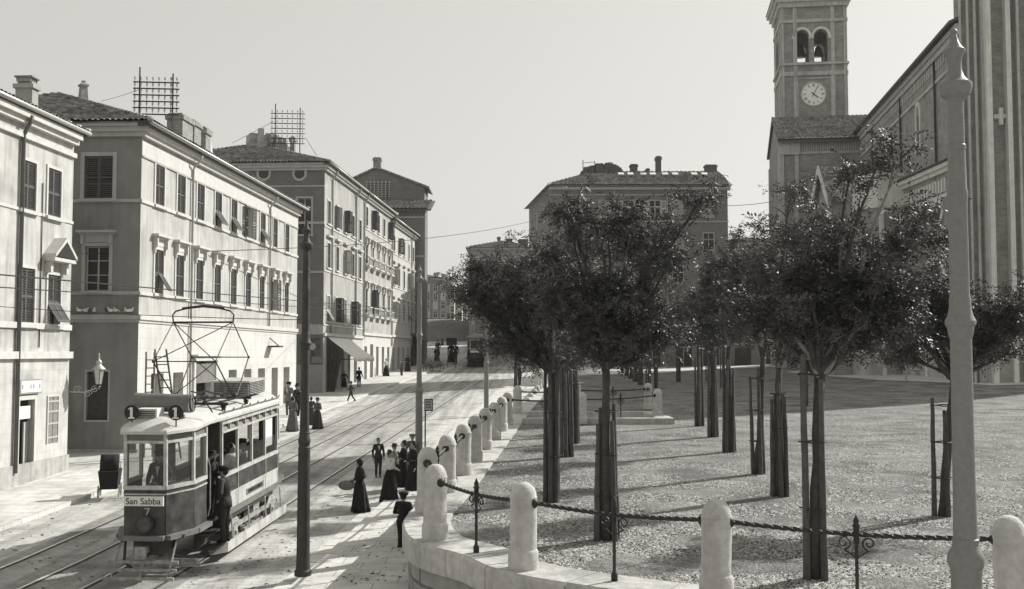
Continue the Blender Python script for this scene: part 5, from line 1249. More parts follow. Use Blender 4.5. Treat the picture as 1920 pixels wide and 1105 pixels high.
young_tree(1420, 890, 'staked tree leaning slightly, third from the front in the right row', [(1410,520,50,60),(1430,590,55,55),(1395,450,28,28),(1390,580,40,45)], 668, 900, .085, 8, 3, 2.5, lean=15)
young_tree(1768, 968, 'staked tree half hidden by the near pale lamp post', [(1760,600,75,60),(1700,620,60,55),(1850,600,65,65),(1800,560,60,45),(1890,580,40,50),(1730,540,50,35),(1690,670,45,28),(1790,650,60,35),(1870,660,50,28)], 712, 1500, .085, 9, 3, 2.2, lean=25)
young_tree(1368, 848, 'staked tree fourth from the front in the right row', [(1350,540,55,55),(1370,610,50,45),(1400,490,35,35),(1330,600,40,35),(1345,505,28,22)], 650, 800, .09, 11, 5, 2.6)
young_tree(1337, 820, 'staked tree fifth from the front in the right row', [(1320,570,45,42),(1330,620,40,32)], 645, 600, .095, 12, 4, 3.0)
young_tree(1311, 800, 'slim staked tree beyond the fifth one of the right row', [(1295,580,35,38),(1310,620,32,28)], 645, 500, .10, 13, 3, 3.0)
young_tree(1064, 857, 'staked tree second from the front in the left row', [(1070,560,60,60),(1100,610,50,45),(1040,520,45,45)], 690, 900, .09, 14, 5, 3.3)
young_tree(1075, 832, 'staked tree third from the front in the left row', [(1100,570,45,45),(1060,600,40,40)], 690, 600, .095, 15, 4, 3.0)
young_tree(1050, 820, 'staked tree nearest the pavement strip behind the front one', [(1020,600,50,45),(1000,560,40,35)], 690, 600, .095, 16, 3, 3.0)
lab = iter(['staked tree at the head of the far middle group', 'staked tree beside the far end of the sunken steps', 'thin staked tree in the far middle group, third along', 'thin staked tree in the far middle group, fourth along', 'thin staked tree in the far middle group, fifth along', 'thin staked tree in the far middle group, sixth along', 'thin staked tree in the far middle group, farthest',
  'distant staked tree in front of the long low building', 'distant staked tree left of the fifth tree of the right row', 'far staked tree under the corner of the big hipped block', 'far staked tree before the church porch'])
for i, (px, py, fk) in enumerate(((1217, 735, 650), (1230, 728, 650), (1201, 722, 648), (1191, 716, 645), (1182, 710, 645), (1175, 705, 645), (1168, 701, 645), (1356, 727, 640), (1328, 714, 640), (1272, 716, 640), (1512, 762, 655))):
    w = 26+(py-700)*.5; young_tree(px, py, next(lab), [(px-8, 600, w*1.1, w), (px+14, 625, w*.8, w*.6)], fk, 260, .14, 30+i, 3 if i != 10 else 2, 3.2)

# ------------------------------------------------------------------ lamp and tram poles
M_pole = mat('painted_pole', .20, .5, .12, 18, .2, 50, streak=.1)
M_poled = mat('pole_dark', .05, .6, .3, 5, .2, 50)
def pole(label, X, Y, m, sc=1.0, cb=1.0, group='tall tapered tram poles with finials', r=1.0, zt=None):
    z = hs(X, Y)+(.12 if X > kR(Y) else 0); t = thing('tram_pole', label, 'pole', (X, Y, z), group=group)
    if zt: sc = (zt-z)/7.95
    t.scale = (r*sc, r*sc, sc)
    q = MB(); q.lathe([(.19,0),(.19,.1),(.16,.14),(.15,.3),(.145,.7),(.14,1.6),(.135,2.6),(.134,2.84),(.14*cb,2.86),(.14*cb,2.9),(.155*cb,2.93),(.162*cb,2.98),(.162*cb,3.01),(.14*cb,3.06),(.12,3.09),(.113,3.12),(.118,3.14),(.118,3.17),(.106,3.18)], n=28); autosmooth(q.build('base', m, t), 24)
    q = MB(); q.lathe([(.107,3.16),(.1,3.6),(.096,4.6),(.096,5.02),(.103,5.03),(.112,5.07),(.118,5.12),(.137,5.15),(.137,5.18),(.112,5.23),(.1,5.29),(.096,5.33),(.096,5.39),(.09,5.41),(.088,5.44)], n=28); autosmooth(q.build('lower_tube', m, t), 24)
    q = MB(); q.lathe([(.088,5.42),(.084,6.3),(.092,6.34),(.094,6.38),(.083,6.42),(.078,6.78),(.083,6.79),(.083,6.83),(.076,6.84),(.073,7.2),(.075,7.25)], n=28); autosmooth(q.build('upper_tube', m, t), 24)
    q = MB(); q.lathe([(.075,7.24),(.085,7.27),(.13,7.31),(.15,7.36),(.155,7.39),(.15,7.42),(.118,7.44),(.085,7.48),(.066,7.54),(.06,7.6),(.068,7.66),(.085,7.7),(.1,7.72),(.1,7.74),(.078,7.76),(.05,7.8),(.032,7.86),(.022,7.9)], n=28); o_ = autosmooth(q.build('finial', m, t), 24)
    q = MB(); q.ball((0,0,7.915), .034, 10); q.build('finial_ball', m, o_, smooth=True)
    return t
pole('near pale lamp post rising out of the top right, standing before the iron rail', at_Y(1803, 700, 10.15).x, 10.15, M_pole, zt=at_Y(1787, 44, 10.15).z-.05)
pole('dark pole in the left foreground beside the tram', at_Y(572, 700, 23).x, 23.0, M_poled, cb=.86, zt=at_Y(572, 405, 23).z-.1)
pole('grey pole behind the waiting women and the tram stop sign', at_Y(786, 700, 40).x, 40, M_pole, zt=at_Y(786, 492, 40).z-.1)
pole('grey pole rising behind the seventh bollard, its top lost in leaves', at_Y(912, 700, 60).x, 60, M_pole, .95)
pole('dark pole beside the man standing by the bollards', at_Y(967, 700, 82).x, 82, M_poled, .95)
pole('small distant pole at the top of the street', at_Y(998, 700, 108).x, 108, M_pole, .95)
# stop sign
p = on_st(797, 862); t = thing('stop_sign', 'small framed stop sign on a thin post beside the grey pole', 'sign', (p.x, p.y, p.z+.1))
zs_ = at_Y(797, 770, p.y).z-p.z; q = MB(); q.tube([(0,0,0),(0,0,zs_+.35)], .028, n=8); q.build('post', M_iron, t)
q = MB(); q.box(-.04, .3, -.03, .03, zs_-.12, zs_+.36); bd = q.build('board', M_iron, t); q = MB(); q.box(-.01, .27, -.036, -.03, zs_-.08, zs_+.32); q.build('sign_face', mat('sign_grey', .35, .8, .25, 9), bd)
q = MB()
for k in range(3): q.box(.03, .23, -.039, -.036, zs_+.22-k*.1, zs_+.25-k*.1)
q.build('sign_text', M_black, bd)

# ------------------------------------------------------------------ wires
def wire(label, a, b, sag, r=.012, m=M_iron):
    a, b = Vector(a), Vector(b); t = MB(); n = 24
    t.tube([a+(b-a)*k/n-Vector((0,0,4*sag*(k/n)*(1-k/n)))-a for k in range(n+1)], r, n=5); o = t.build('overhead_wire', m, loc=a); tag(o, label, 'wire', 'overhead wires'); return o
wire('long dark wire from the left house past the dark pole to the big hipped block', at_Y(-60, 478, 36), at_Y(1001, 414, 121), .9, .022)
wire('wire from the big hipped block to the church', at_Y(1362, 386, 121.5), at_Y(1450, 378, 104), .1, .03)
wire('contact wire over the near rails', (-8.0, 6, 4.0), (-1.2, 118, 7.3), .12, .012)
wire('contact wire over the rails by the houses', (-10.7, 6, 4.0), (-4.2, 118, 7.3), .12, .012)
wire('cross wire between the first house and the dark pole', at_Y(-40, 572, 27), at_Y(568, 600, 23.05), .06, .009)
wire('cross wire from the brick sided house to the grey pole', at_Y(604, 590, 75.2), at_Y(786, 592, 40), .05, .012)
wire('thin stay wire from the nearer telegraph frame', at_Y(190, 190, 49), at_Y(262, 168, 51.5), .03, .012)
wire('thin stay wire from the farther telegraph frame', at_Y(436, 268, 74), at_Y(512, 228, 81), .03, .018)
wire('thin stay wire right of the farther telegraph frame', at_Y(573, 258, 81), at_Y(594, 292, 76), .03, .018)
# lantern on a scrolled bracket
bp = f1.C+f1.d*L1a; Yb = bp.y+.5; lp_ = at_Y(185, 702, Yb); w0_ = bp+Vector((.05, .0, at_Y(133, 735, bp.y).z-bp.z)) 
t = thing('wall_lantern', 'glass street lantern on a scrolled iron bracket at the first house corner', 'lantern', w0_)
d = lp_-w0_; q = MB(); q.tube([(0,0,0), (d.x*.5, d.y*.5, -.02), (d.x*.85, d.y*.85, d.z*.1+.02), (d.x, d.y, d.z-.45)], .022, n=6)
for c0, sg_ in ((.3, 1), (.75, -1), (1.05, 1)):
    q.tube([(c0*d.x/1.2+.16*(1-k/30)*math.cos(k*.4), d.y*c0/1.2, .08*sg_+.14*(1-k/30)*math.sin(k*.4)) for k in range(24)], .012, n=5)
q.build('bracket', M_cas, t)
q = MB(); q.lathe([(.05,-.5),(.1,-.46),(.06,-.4),(.12,-.36)], tuple(d), 6); q.build('lantern_cup', M_iron, t)
q = MB(); q.lathe([(.13,-.36),(.21,.16),(.21,.17),(.13,-.35)], tuple(d), 6); q.build('lantern_glass', mat('lantern_glass', .45, .15, .2, 3, .1, 20, spec=.7), t)
q = MB()
for k in range(6):
    a = 6.283*k/6; q.tube([(d.x+.135*math.cos(a), d.y+.135*math.sin(a), d.z-.36), (d.x+.215*math.cos(a), d.y+.215*math.sin(a), d.z+.17)], .012, n=4)
q.build('lantern_frame', M_iron, t)
q = MB(); q.lathe([(.26,.16),(.22,.22),(.12,.32),(.08,.36),(.12,.42),(.08,.5),(.03,.54),(.05,.6),(.02,.66),(.035,.7),(.005,.78)], tuple(d), 12); q.build('lantern_cap', M_zinc, t, smooth=True)
# ------------------------------------------------------------------ tram
M_tw = mat('tram_white', .50, .6, .2, 5, .2, 40, spec=.3, streak=.35, stain=.2)
M_td = mat('tram_dark', .06, .5, .7, 3.5, .2, 40, spec=.35, streak=.3)
M_tr = mat('tram_roof', .50, .85, .14, 3, .3, 30, stain=.15)
M_tg = mat('tram_grey', .17, .6, .2, 4, .2, 40)
M_tglass = glass_mat('tram_glass', .10, .06, .38)
M_tin = mat('tram_interior', .05, .7, .3, 4)
M_truck = mat('truck_iron', .05, .6, .5, 9, .5, 40)
M_dust = mat('dusty_iron', .30, .7, .5, 9, .5, 40)
M_tbox = mat('resistor_box', .09, .6, .3, 5)
one_ = MB(); one_.box(-.028,.028,-.11,.11,0,.012); one_.box(-.07,.07,-.13,-.1,0,.012); one_.hexa([(-.075,.06,0),(-.028,.075,0),(-.028,.11,0),(-.055,.09,0),(-.075,.06,.012),(-.028,.075,.012),(-.028,.11,.012),(-.055,.09,.012)]); one_me = mesh_of(one_, 'route_numeral', M_white)
def tram(name, label, loc, yaw, pitch, full=True, sign='San Sabba'):
    t = thing(name, label, 'tram', loc, (pitch, 0, yaw), group='trams on the line')
    PH, SH, y2, y3, y4 = .74, .80, 1.55, 2.45, 7.05
    def part(mb, n, m, par=t, sm=False): return mb.build(n, m, par, smooth=sm)
    L_ = y4+1.45
    # floor, underframe
    q = MB(); q.box(-PH, PH, .25, y3, .88, .96); q.box(-SH+.05, SH-.05, y3, y4, .88, .96); q.box(-.5, .5, y4, L_-.25, .88, .96); part(q, 'floor', M_truck)
    def ends(yf, s, PH=PH, y2=y2):      # s=+1 front end, -1 rear end ; yf the end's y
        def Y(v): return yf+s*v
        pl = [(-PH, Y(.78)), (-.43, Y(0)), (.43, Y(0)), (PH, Y(.78)), (PH, Y(y2))]
        if s < 0: pl = [(-PH, Y(y2)), (-PH, Y(.78)), (-.43, Y(0)), (.43, Y(0)), (PH, Y(.78))]
        if s > 0: pl = [(-PH, Y(y2))]+pl
        else: pl = pl+[(PH, Y(y2))]
        # dash (dark lower panels) bulging a little
        def band(z0, z1, off, n, m, thick=.05, par=t):
            q = MB()
            for (xa, ya), (xb, yb) in zip(pl, pl[1:]):
                d = Vector((xb-xa, yb-ya, 0)); nn = Vector((d.y, -d.x, 0)).normalized()*(1 if s > 0 else 1)
                c_ = Vector(((xa+xb)/2, (ya+yb)/2, 0))
                if nn.dot(c_-Vector((0, Y(1.2), 0))) < 0: nn = -nn
                a_ = Vector((xa, ya, 0)); b_ = Vector((xb, yb, 0)); e_ = d.normalized()*.012
                q.hexa([a_+nn*(off-thick)-e_+Vector((0,0,z0)), b_+nn*(off-thick)+e_+Vector((0,0,z0)), b_+nn*off+e_+Vector((0,0,z0)), a_+nn*off-e_+Vector((0,0,z0)),
                        a_+nn*(off-thick)-e_+Vector((0,0,z1)), b_+nn*(off-thick)+e_+Vector((0,0,z1)), b_+nn*off+e_+Vector((0,0,z1)), a_+nn*off-e_+Vector((0,0,z1))])
            o_ = part(q, n, m, par); recalc(o_); return o_
        band(1.0, 1.95, .03, 'dash', M_td); band(1.95, 2.03, .05, 'waist_rail', M_tw, .08); band(1.84, 1.87, .045, 'moulding', M_tw, .03); band(2.92, 2.98, .03, 'window_rail', M_tw, .06); band(3.13, 3.2, .04, 'cant_rail', M_tw, .07)
        band(.9, 1.0, .16, 'bumper', M_tg, .16)
        for x_, y_ in pl: q = MB(); q.obox((x_, y_, 2.55), (.035,0,0), (0,.035,0), (0,0,.6)); part(q, 'window_post', M_tw)
        for (xa, ya), (xb, yb) in zip(pl, pl[1:]):
            q = MB(); q.quad((xa, ya, 2.03), (xb, yb, 2.03), (xb, yb, 2.92), (xa, ya, 2.92)); w_ = part(q, 'window_pane', M_tglass)
            q = MB(); q.quad((xa, ya, 2.98), (xb, yb, 2.98), (xb, yb, 3.13), (xa, ya, 3.13)); part(q, 'transom_pane', M_tg)
        return pl
    plf = ends(0, 1); plr = ends(L_, -1, .58, 1.3)
    # roof
    out = [(-SH-.1, y3-.1), (-PH-.12, y2), (-PH-.1, .7), (-.5, -.12), (.5, -.12), (PH+.1, .7), (PH+.12, y2), (SH+.1, y3-.1), (SH+.1, y4), (.68, y4+.15), (.66, L_-.6), (.4, L_+.05), (-.4, L_+.05), (-.66, L_-.6), (-.68, y4+.15), (-SH-.1, y4)]
    cyc = L_/2; q = MB(); n = len(out); prof = [(1.0, 3.18), (1.0, 3.24), (.93, 3.30), (.78, 3.38), (.5, 3.44), (.2, 3.46)]
    for k, z_ in prof:
        ky = 1-(1-k)*.22
        q.v += [(x_*k, cyc+(y_-cyc)*ky, z_-(.06 if y_ < 1 or y_ > L_-1 else 0)*(1 if k > .6 else 0)) for x_, y_ in out]
    for i in range(len(prof)-1):
        for k in range(n): q.f.append((i*n+k, i*n+(k+1) % n, (i+1)*n+(k+1) % n, (i+1)*n+k))
    q.f.append(tuple(range((len(prof)-1)*n, len(prof)*n))); q.f.append(tuple(range(n))[::-1]); ro = part(q, 'roof', M_tr); recalc(ro); autosmooth(ro, 35)
    q = MB()
    for sx in (-1, 1): q.tube([(sx*.82, y3-.2, 3.34), (sx*.84, y4, 3.34)], .02, n=5); [q.tube([(sx*.80, y3+k*.65, 3.28), (sx*.86, y3+k*.65+.1, 3.40)], .018, n=4) for k in range(8)]
    part(q, 'roof_rail', M_tg, ro)
    # saloon
    q = MB(); nb = 4; bl = (y4-y3)/nb
    for sx in (-1, 1):
        for k in range(nb+1): q.box(sx*SH-.03, sx*SH+.03, y3+k*bl-.035, y3+k*bl+.035, 1.8, 3.18)
        q.box(sx*SH-.02, sx*SH+.04, y3, y4, 2.86, 2.91); q.box(sx*SH-.02, sx*SH+.035, y3, y4, 3.06, 3.2); q.box(sx*SH-.03, sx*SH+.06, y3, y4, 1.82, 1.9)
        for k in range(nb*2): q.box(sx*SH-.02, sx*SH+.03, y3+(k+.5)*bl/2*1.0-.0+bl*.0+bl/4-.02-bl/4, y3+(k+.5)*bl/2+.02, 2.9, 3.07) if False else q.box(sx*SH-.02, sx*SH+.03, y3+(k+1)*bl/2-.02, y3+(k+1)*bl/2+.02, 2.9, 3.07)
    part(q, 'saloon_frame', M_tw)
    for sx in (-1, 1):
        q = MB(); q.box(sx*SH-.02, sx*SH+.02, y3, y4, 1.40, 1.8); part(q, 'side_panel_dark', M_td)
        q = MB(); q.box(sx*SH-.02, sx*SH+.03, y3, y4, 1.02, 1.36); wp = part(q, 'side_panel_white', M_tw)
        q = MB(); q.box(sx*SH-.02, sx*SH+.04, y3, y4, 1.36, 1.41); [q.box(sx*SH-.01, sx*SH+.04, y3+bl*(k+.0)-.012+bl*1.0*(k > 0)*0, y3+bl*k+.012, 1.02, 1.8) for k in (0, 1, 3, 4)]; part(q, 'side_moulding', M_tw)
        q = MB(); q.box(sx*SH-.02, sx*SH+.02, y3, y4, .86, 1.02); part(q, 'sole_bar', M_tg)
        if sx > 0:
            q = MB(); q.box(SH+.03, SH+.036, y3+1.55*bl, y3+2.85*bl, 1.12, 1.27); bb = part(q, 'side_notice', M_tg, wp)
            inst('side_lettering', text_mesh('SERVIZIO DI TRIESTE', .13, 'side_lettering', M_black), wp, (SH+.04, y3+2.2*bl, 1.195), (R(90), 0, R(90)))
        for k in range(nb):
            q = MB()
            if k == 3 and sx > 0: q.box(sx*SH-.01, sx*SH+.0, y3+k*bl+.05, y3+(k+.62)*bl, 2.1, 2.85); part(q, 'window_blind', M_white)
            q = MB(); q.quad((sx*SH, y3+k*bl, 1.9), (sx*SH, y3+(k+1)*bl, 1.9), (sx*SH, y3+(k+1)*bl, 2.34), (sx*SH, y3+k*bl, 2.34)); part(q, 'dropped_pane', M_tglass)
            for j in range(2): q = MB(); q.hexa([(sx*SH-.03, y3+(k+j/2)*bl+.03, 2.92), (sx*SH-.01, y3+(k+j/2)*bl+.03, 2.92), (sx*SH-.01, y3+(k+.5+j/2)*bl-.03, 2.92), (sx*SH-.03, y3+(k+.5+j/2)*bl-.03, 2.92), (sx*(SH-.12), y3+(k+j/2)*bl+.03, 3.05), (sx*(SH-.10), y3+(k+j/2)*bl+.03, 3.05), (sx*(SH-.10), y3+(k+.5+j/2)*bl-.03, 3.05), (sx*(SH-.12), y3+(k+.5+j/2)*bl-.03, 3.05)]); part(q, 'vent_pane', M_tg)
    for y_ in (y3, y4):    # bulkheads with door gap
        q = MB(); q.box(-SH, -.3, y_-.02, y_+.02, .96, 3.15); q.box(.3, SH, y_-.02, y_+.02, .96, 3.15); q.box(-.3, .3, y_-.02, y_+.02, 2.85, 3.15); part(q, 'bulkhead', M_tin)
    q = MB()
    for sx in (-1, 1): q.box(sx*.45-.25, sx*.45+.25, y3+.1, y4-.1, 1.3, 1.38); q.box(sx*.72-.03, sx*.72+.03, y3+.1, y4-.1, 1.38, 1.8)
    part(q, 'bench', M_tin)
    q = MB(); q.box(-SH+.05, SH-.05, y3, y4, 3.1, 3.14); q.box(-PH+.05, PH-.05, .4, y3, 3.1, 3.14); part(q, 'ceiling', M_tin)
    # steps, door posts
    for ya, yb in ((y2+.05, y3-.05),):
        q = MB(); q.box(PH-.25, PH+.05, ya, yb, .62, .66); q.box(PH-.1, PH+.22, ya, yb, .34, .38); q.box(PH-.28, PH-.24, ya, yb, .34, .9); part(q, 'step', M_truck)
        q = MB(); q.tube([(PH+.04, ya, 1.1), (PH+.09, ya, 1.3), (PH+.09, ya, 2.2), (PH+.04, ya, 2.4)], .015, n=6); part(q, 'grab_rail', M_dust)
    # controller and brake column
    q = MB(); q.box(-.2, .22, .25, .55, .96, 1.95); q.lathe([(.1,0),(.1,.06),(.03,.1),(.03,.16)], (0,.4,1.95), 12); part(q, 'controller', M_td)
    q = MB(); q.tube([(.42,.5,.96),(.42,.5,2.0)], .025, n=6); q.tube([(.42+.17*math.cos(a),.5+.17*math.sin(a),2.03) for a in [k*.45 for k in range(15)]], .014, n=5); part(q, 'brake_handle', M_dust)
    # truck
    for yw in (y3+.75, y4-.75):
        for sx in (-1, 1):
            q = MB(); q.lathe([(.40,0),(.42,.02),(.40,.05),(.38,.10),(.31,.11),(.29,.06),(.12,.06),(.1,.13),(.02,.14)], n=24); w_ = inst('wheel', mesh_of(q, 'wheel', M_truck, True), t, (sx*.70-(.05 if sx > 0 else -.05), yw, .42), (0, R(90*sx), 0))
            q = MB(); q.box(sx*.8-.08, sx*.8+.1, yw-.15, yw+.15, .28, .58); q.lathe([(.1,0),(.1,.06),(.05,.09)], (sx*.86, yw, .40), 10); part(q, 'axle_box', M_dust)
            q = MB()
            for k in range(6): q.tube([(sx*.86, yw-.42+.04*k, .60+.028*k), (sx*.86, yw, .70+.02*k-.06), (sx*.86, yw+.42-.04*k, .60+.028*k)], .018, n=4)
            part(q, 'leaf_spring', M_dust)
    q = MB()
    for sx in (-1, 1): q.box(sx*.84-.03, sx*.84+.03, y3+.1, y4-.1, .5, .6); q.box(sx*.84-.03, sx*.84+.03, y3+1.5, y4-1.5, .3, .36); [q.tube([(sx*.84, y3+1.4+k*.4, .33), (sx*.84, y3+1.2+k*.4, .58)], .02, n=5) for k in range(6)]
    part(q, 'truck_frame', M_dust)
    q = MB(); q.box(-.55, .55, y3+1.3, y3+2.2, .25, .7); q.box(-.55, .55, y4-2.1, y4-1.3, .25, .7); q.lathe([(.2,0),(.2,.9)], (0, y3+2.3, .3), 12); q.box(-.75,.75,y3+.2,y4-.2,.72,.86); part(q, 'motor', M_truck)
    for sx in (-1, 1):
        q = MB(); X_ = sx*.98
        q.box(X_-.02, X_+.02, y3-.1, y4+.3, .13, .36); q.hexa([(X_-.02,y3-.1,.13),(X_+.02,y3-.1,.13),(X_-.28*sx+.02,y3-.45,.13),(X_-.28*sx-.02,y3-.45,.13),(X_-.02,y3-.1,.36),(X_+.02,y3-.1,.36),(X_-.28*sx+.02,y3-.45,.36),(X_-.28*sx-.02,y3-.45,.36)]); part(q, 'guard_board', M_tw)
        for y_ in (y3+.3, y3+1.6, y3+3.0, y4-.2): q = MB(); q.tube([(X_, y_, .3), (X_-.04*sx, y_, .9)], .02, n=5); part(q, 'guard_hanger', M_tw)
    q = MB()
    for z_, yy in ((.14, -.35), (.28, -.2), (.42, -.08)): q.box(-.75, .75, yy-.04, yy, z_, z_+.06)
    for x_ in (-.6, 0, .6): q.tube([(x_, .2, .88), (x_, -.1, .45), (x_, -.38, .12)], .02, n=5)
    q.box(-.8, .8, .9, .96, .12, .3); q.box(-.05, .05, -.25, .2, .62, .74); q.box(-.12, .12, -.3, -.22, .56, .8); part(q, 'life_guard', M_dust)
    q = MB(); q.box(-.3, .3, .1, .7, .55, .85); q.tube([(-.55,.3,.9),(-.5,.1,.4),(-.3,.0,.3)], .03); part(q, 'coupling_gear', M_truck)
    # dash fittings
    q = MB(); q.lathe([(.17,0),(.19,.03),(.19,.12),(.16,.14),(.15,.10)], n=22); hl = inst('headlight', mesh_of(q, 'headlight', M_truck, True), t, (.02, -.03, 1.24), (R(90), 0, 0))
    q = MB(); q.lathe([(.15,.0),(.15,.02)], n=20); inst('headlight_glass', mesh_of(q, 'headlight_glass', mat('headlight_glass', .08, .15, .3, 8)), hl, (0,0,.1))
    q = MB(); q.box(-.42, .42, -.1, -.06, 1.62, 1.82); sb = part(q, 'route_board', M_white)
    if full:
        inst('route_lettering', text_mesh(sign, .19, 'route_lettering', M_black), sb, (-.01, -.103, 1.715), (R(90), 0, 0))
        inst('car_number', text_mesh('7', .26, 'car_number', mat('faded_letters', .5, .9)), t, (.05, -.035, 1.47), (R(90), 0, 0))
        for x_ in (-.40, .56):
            q = MB(); q.lathe([(.165,0),(.165,.03)], n=28); dk = inst('route_disc', mesh_of(q, 'route_disc', M_black), t, (x_, .25, 3.55), (R(90), 0, 0))
            inst('route_numeral', one_me, dk, (0, 0, .04)); q = MB(); q.tube([(x_, .24, 3.25), (x_, .24, 3.45)], .015, n=5); part(q, 'disc_stem', M_iron)
        q = MB(); q.tube([(-.62, .95, 3.72), (.62, .95, 3.68)], .2, n=20); cn = part(q, 'air_tank', M_tg, sm=False); autosmooth(cn, 40)
        q = MB(); q.tube([(.66, .95+.17*math.cos(a), 3.68+.17*math.sin(a)) for a in [k*.4 for k in range(17)]], .02, n=5); q.tube([(.62,.95,3.95),(.8,1.0,3.9),(.95,1.4,3.45)], .016, n=5); part(q, 'tank_pipe', M_iron)
        q = MB(); q.box(-.34, .1, .35, .75, 3.36, 3.62); bx_ = part(q, 'roof_lamp_box', M_white); q = MB(); [q.box(-.3, .06, .33-.02, .35, 3.41+k*.05, 3.43+k*.05) for k in range(4)]; part(q, 'louvre', M_tbox, bx_)
        q = MB(); q.box(.0, .5, .55, .9, 3.40, 3.44); part(q, 'hatch', M_tg)
        # resistor box
        q = MB(); ya, yb = 5.6, 7.0; q.box(-.5, .45, ya, yb, 3.5, 3.84); rb = part(q, 'resistor_box', M_tbox); q = MB(); q.box(-.53, .5, ya-.05, yb+.1, 3.84, 3.89); q.box(-.54, -.46, ya-.04, ya, 3.45, 3.84); part(q, 'resistor_cover', M_tw, rb)
        q = MB()
        for k in range(7): q.box(-.46, .46, ya-.03, ya, 3.53+k*.044, 3.548+k*.044); q.box(.45, .48, ya+.05, yb-.05, 3.53+k*.044, 3.548+k*.044)
        part(q, 'louvre', M_dust, rb)
        # pantograph
        q = MB(); zb_, zk, zt_ = 3.66, 4.55, 5.45; yb0, yk0, yk1, yt = 3.6, 2.2, 4.7, 3.45; hw = .74; r_ = .018
        q.box(-.85, .85, yb0-.9, yb0-.82, 3.5, 3.56); q.box(-.85, .85, yb0+.9, yb0+.98, 3.5, 3.56)
        for x_ in (-.7, -.3, .3, .7): q.box(x_-.03, x_+.03, yb0-.95, yb0+1.0, 3.56, 3.60)
        for sx in (-1, 1):
            for k in (-1, 1): q.lathe([(.05,0),(.05,.05),(.08,.06),(.05,.08),(.08,.1),(.04,.14)], (sx*.75, yb0+k*.86, 3.38), 8)
            X_ = sx*hw; q.tube([(X_, yb0-.15, zb_), (X_, yk0, zk)], r_, n=6); q.tube([(X_, yb0+.15, zb_), (X_, yk1, zk)], r_, n=6); q.tube([(X_, yk0, zk), (X_, yt, zt_)], r_*.85, n=6); q.tube([(X_, yk1, zk), (X_, yt, zt_)], r_*.85, n=6)
            q.ball((X_, yk0, zk), .035, 6); q.ball((X_, yk1, zk), .035, 6); q.ball((X_, yb0, zb_), .06, 6)
        for y_ in (yk0, yk1): q.tube([(-hw, y_, zk), (hw, y_, zk)], .014, n=5)
        q.tube([(-hw, yk0, zk), (hw, yt, zt_)], .012, n=5); q.tube([(hw, yk0, zk), (-hw, yt, zt_)], .012, n=5); q.tube([(-hw, yb0-.15, zb_), (hw, yk0, zk)], .012, n=5); q.tube([(hw, yb0+.15, zb_), (-hw, yk1, zk)], .012, n=5)
        q.tube([(-hw, yt, zt_), (hw, yt, zt_)], .026, n=6)
        q.tube([(-hw, yt, zt_), (-hw-.02, yt, zt_+.18), (-hw+.06, yt, zt_+.27), (-.4, yt, zt_+.34), (0, yt, zt_+.38), (.4, yt, zt_+.34), (hw-.06, yt, zt_+.27), (hw+.02, yt, zt_+.18), (hw, yt, zt_)], .02, n=6)
        q.tube([(-.52, yt, zt_+.335), (0, yt, zt_+.395), (.52, yt, zt_+.335)], .034, n=6)
        q.tube([(.2,yb0-.6,3.6),(.5,yb0+.3,3.75),(.3,yb0+.9,3.62)], .02, n=5); q.tube([(-.1,yb0-.9,3.55),(.1,yb0-.3,3.8),(.4,yb0+.3,3.6)], .02, n=5)
        part(q, 'pantograph', M_iron)
    return t
X0, Y0_ = -7.72, 22.75
tr1 = tram('tram', 'near tram with a San Sabba route board, two number 1 discs and raised pantograph', (X0, Y0_, hs(X0, Y0_)+.03), -math.atan(.06), math.atan(.037))
p = on_st(890, 690); tr2 = tram('tram', 'distant dark tram at the top of the street under the leaves', (p.x, p.y, p.z), -math.atan(.03), math.atan(.04), full=False); tr2.scale = (1.12, 1.12, 1.0)
for o_ in tr2.children:
    if o_.name.split('.')[0] in ('roof', 'dash', 'bumper', 'life_guard'): o_.data.materials[0] = M_tg if o_.name.startswith('roof') else M_black
TW_ = Matrix.Translation(tr1.location) @ tr1.rotation_euler.to_matrix().to_4x4()
# ------------------------------------------------------------------ people
M_skin = mat('skin', .32, .6, .08, 6, .1); M_hair = mat('hair', .02, .5, .3, 20)
M_blk = mat('cloth_black', .016, .85, .3, 8, .3, 60); M_drk = mat('cloth_dark', .038, .85, .25, 8, .3, 60); M_gry = mat('cloth_grey', .11, .85, .2, 8, .3, 60)
M_mid = mat('cloth_mid', .17, .85, .2, 8, .3, 60); M_wht = mat('cloth_white', .62, .8, .06, 8, .2, 60); M_shoe = mat('shoe', .015, .5)
M_straw = mat('straw', .4, .7)
def caps(mb, pts, rad, n=10): # tapered limb with rounded ends
    P = [Vector(p) for p in pts]; d0 = (P[1]-P[0]).normalized(); d1 = (P[-1]-P[-2]).normalized()
    r0, r1 = rad[0], rad[-1]
    pp = [P[0]-d0*r0*.9, P[0]-d0*r0*.5]+P+[P[-1]+d1*r1*.5, P[-1]+d1*r1*.9]; rr = [r0*.4, r0*.85]+list(rad)+[r1*.85, r1*.4]
    mb.tube(pp, rr, n=n)
ARM = {'down': ((.245,.03,1.14),(.25,-.05,.88)), 'front': ((.25,.0,1.14),(.08,-.23,1.10)), 'hip': ((.34,.06,1.15),(.2,-.06,1.0)), 'face': ((.24,-.1,1.16),(.08,-.2,1.44)), 'carry': ((.26,.02,1.12),(.2,-.22,1.0)),
       'swingf': ((.25,-.1,1.15),(.24,-.3,.98)), 'swingb': ((.25,.14,1.14),(.26,.22,.92)), 'up': ((.27,-.12,1.36),(.2,-.3,1.6)), 'back': ((.28,.1,1.14),(.1,.16,1.02)), 'bag': ((.27,.06,1.12),(.34,.0,.92))}
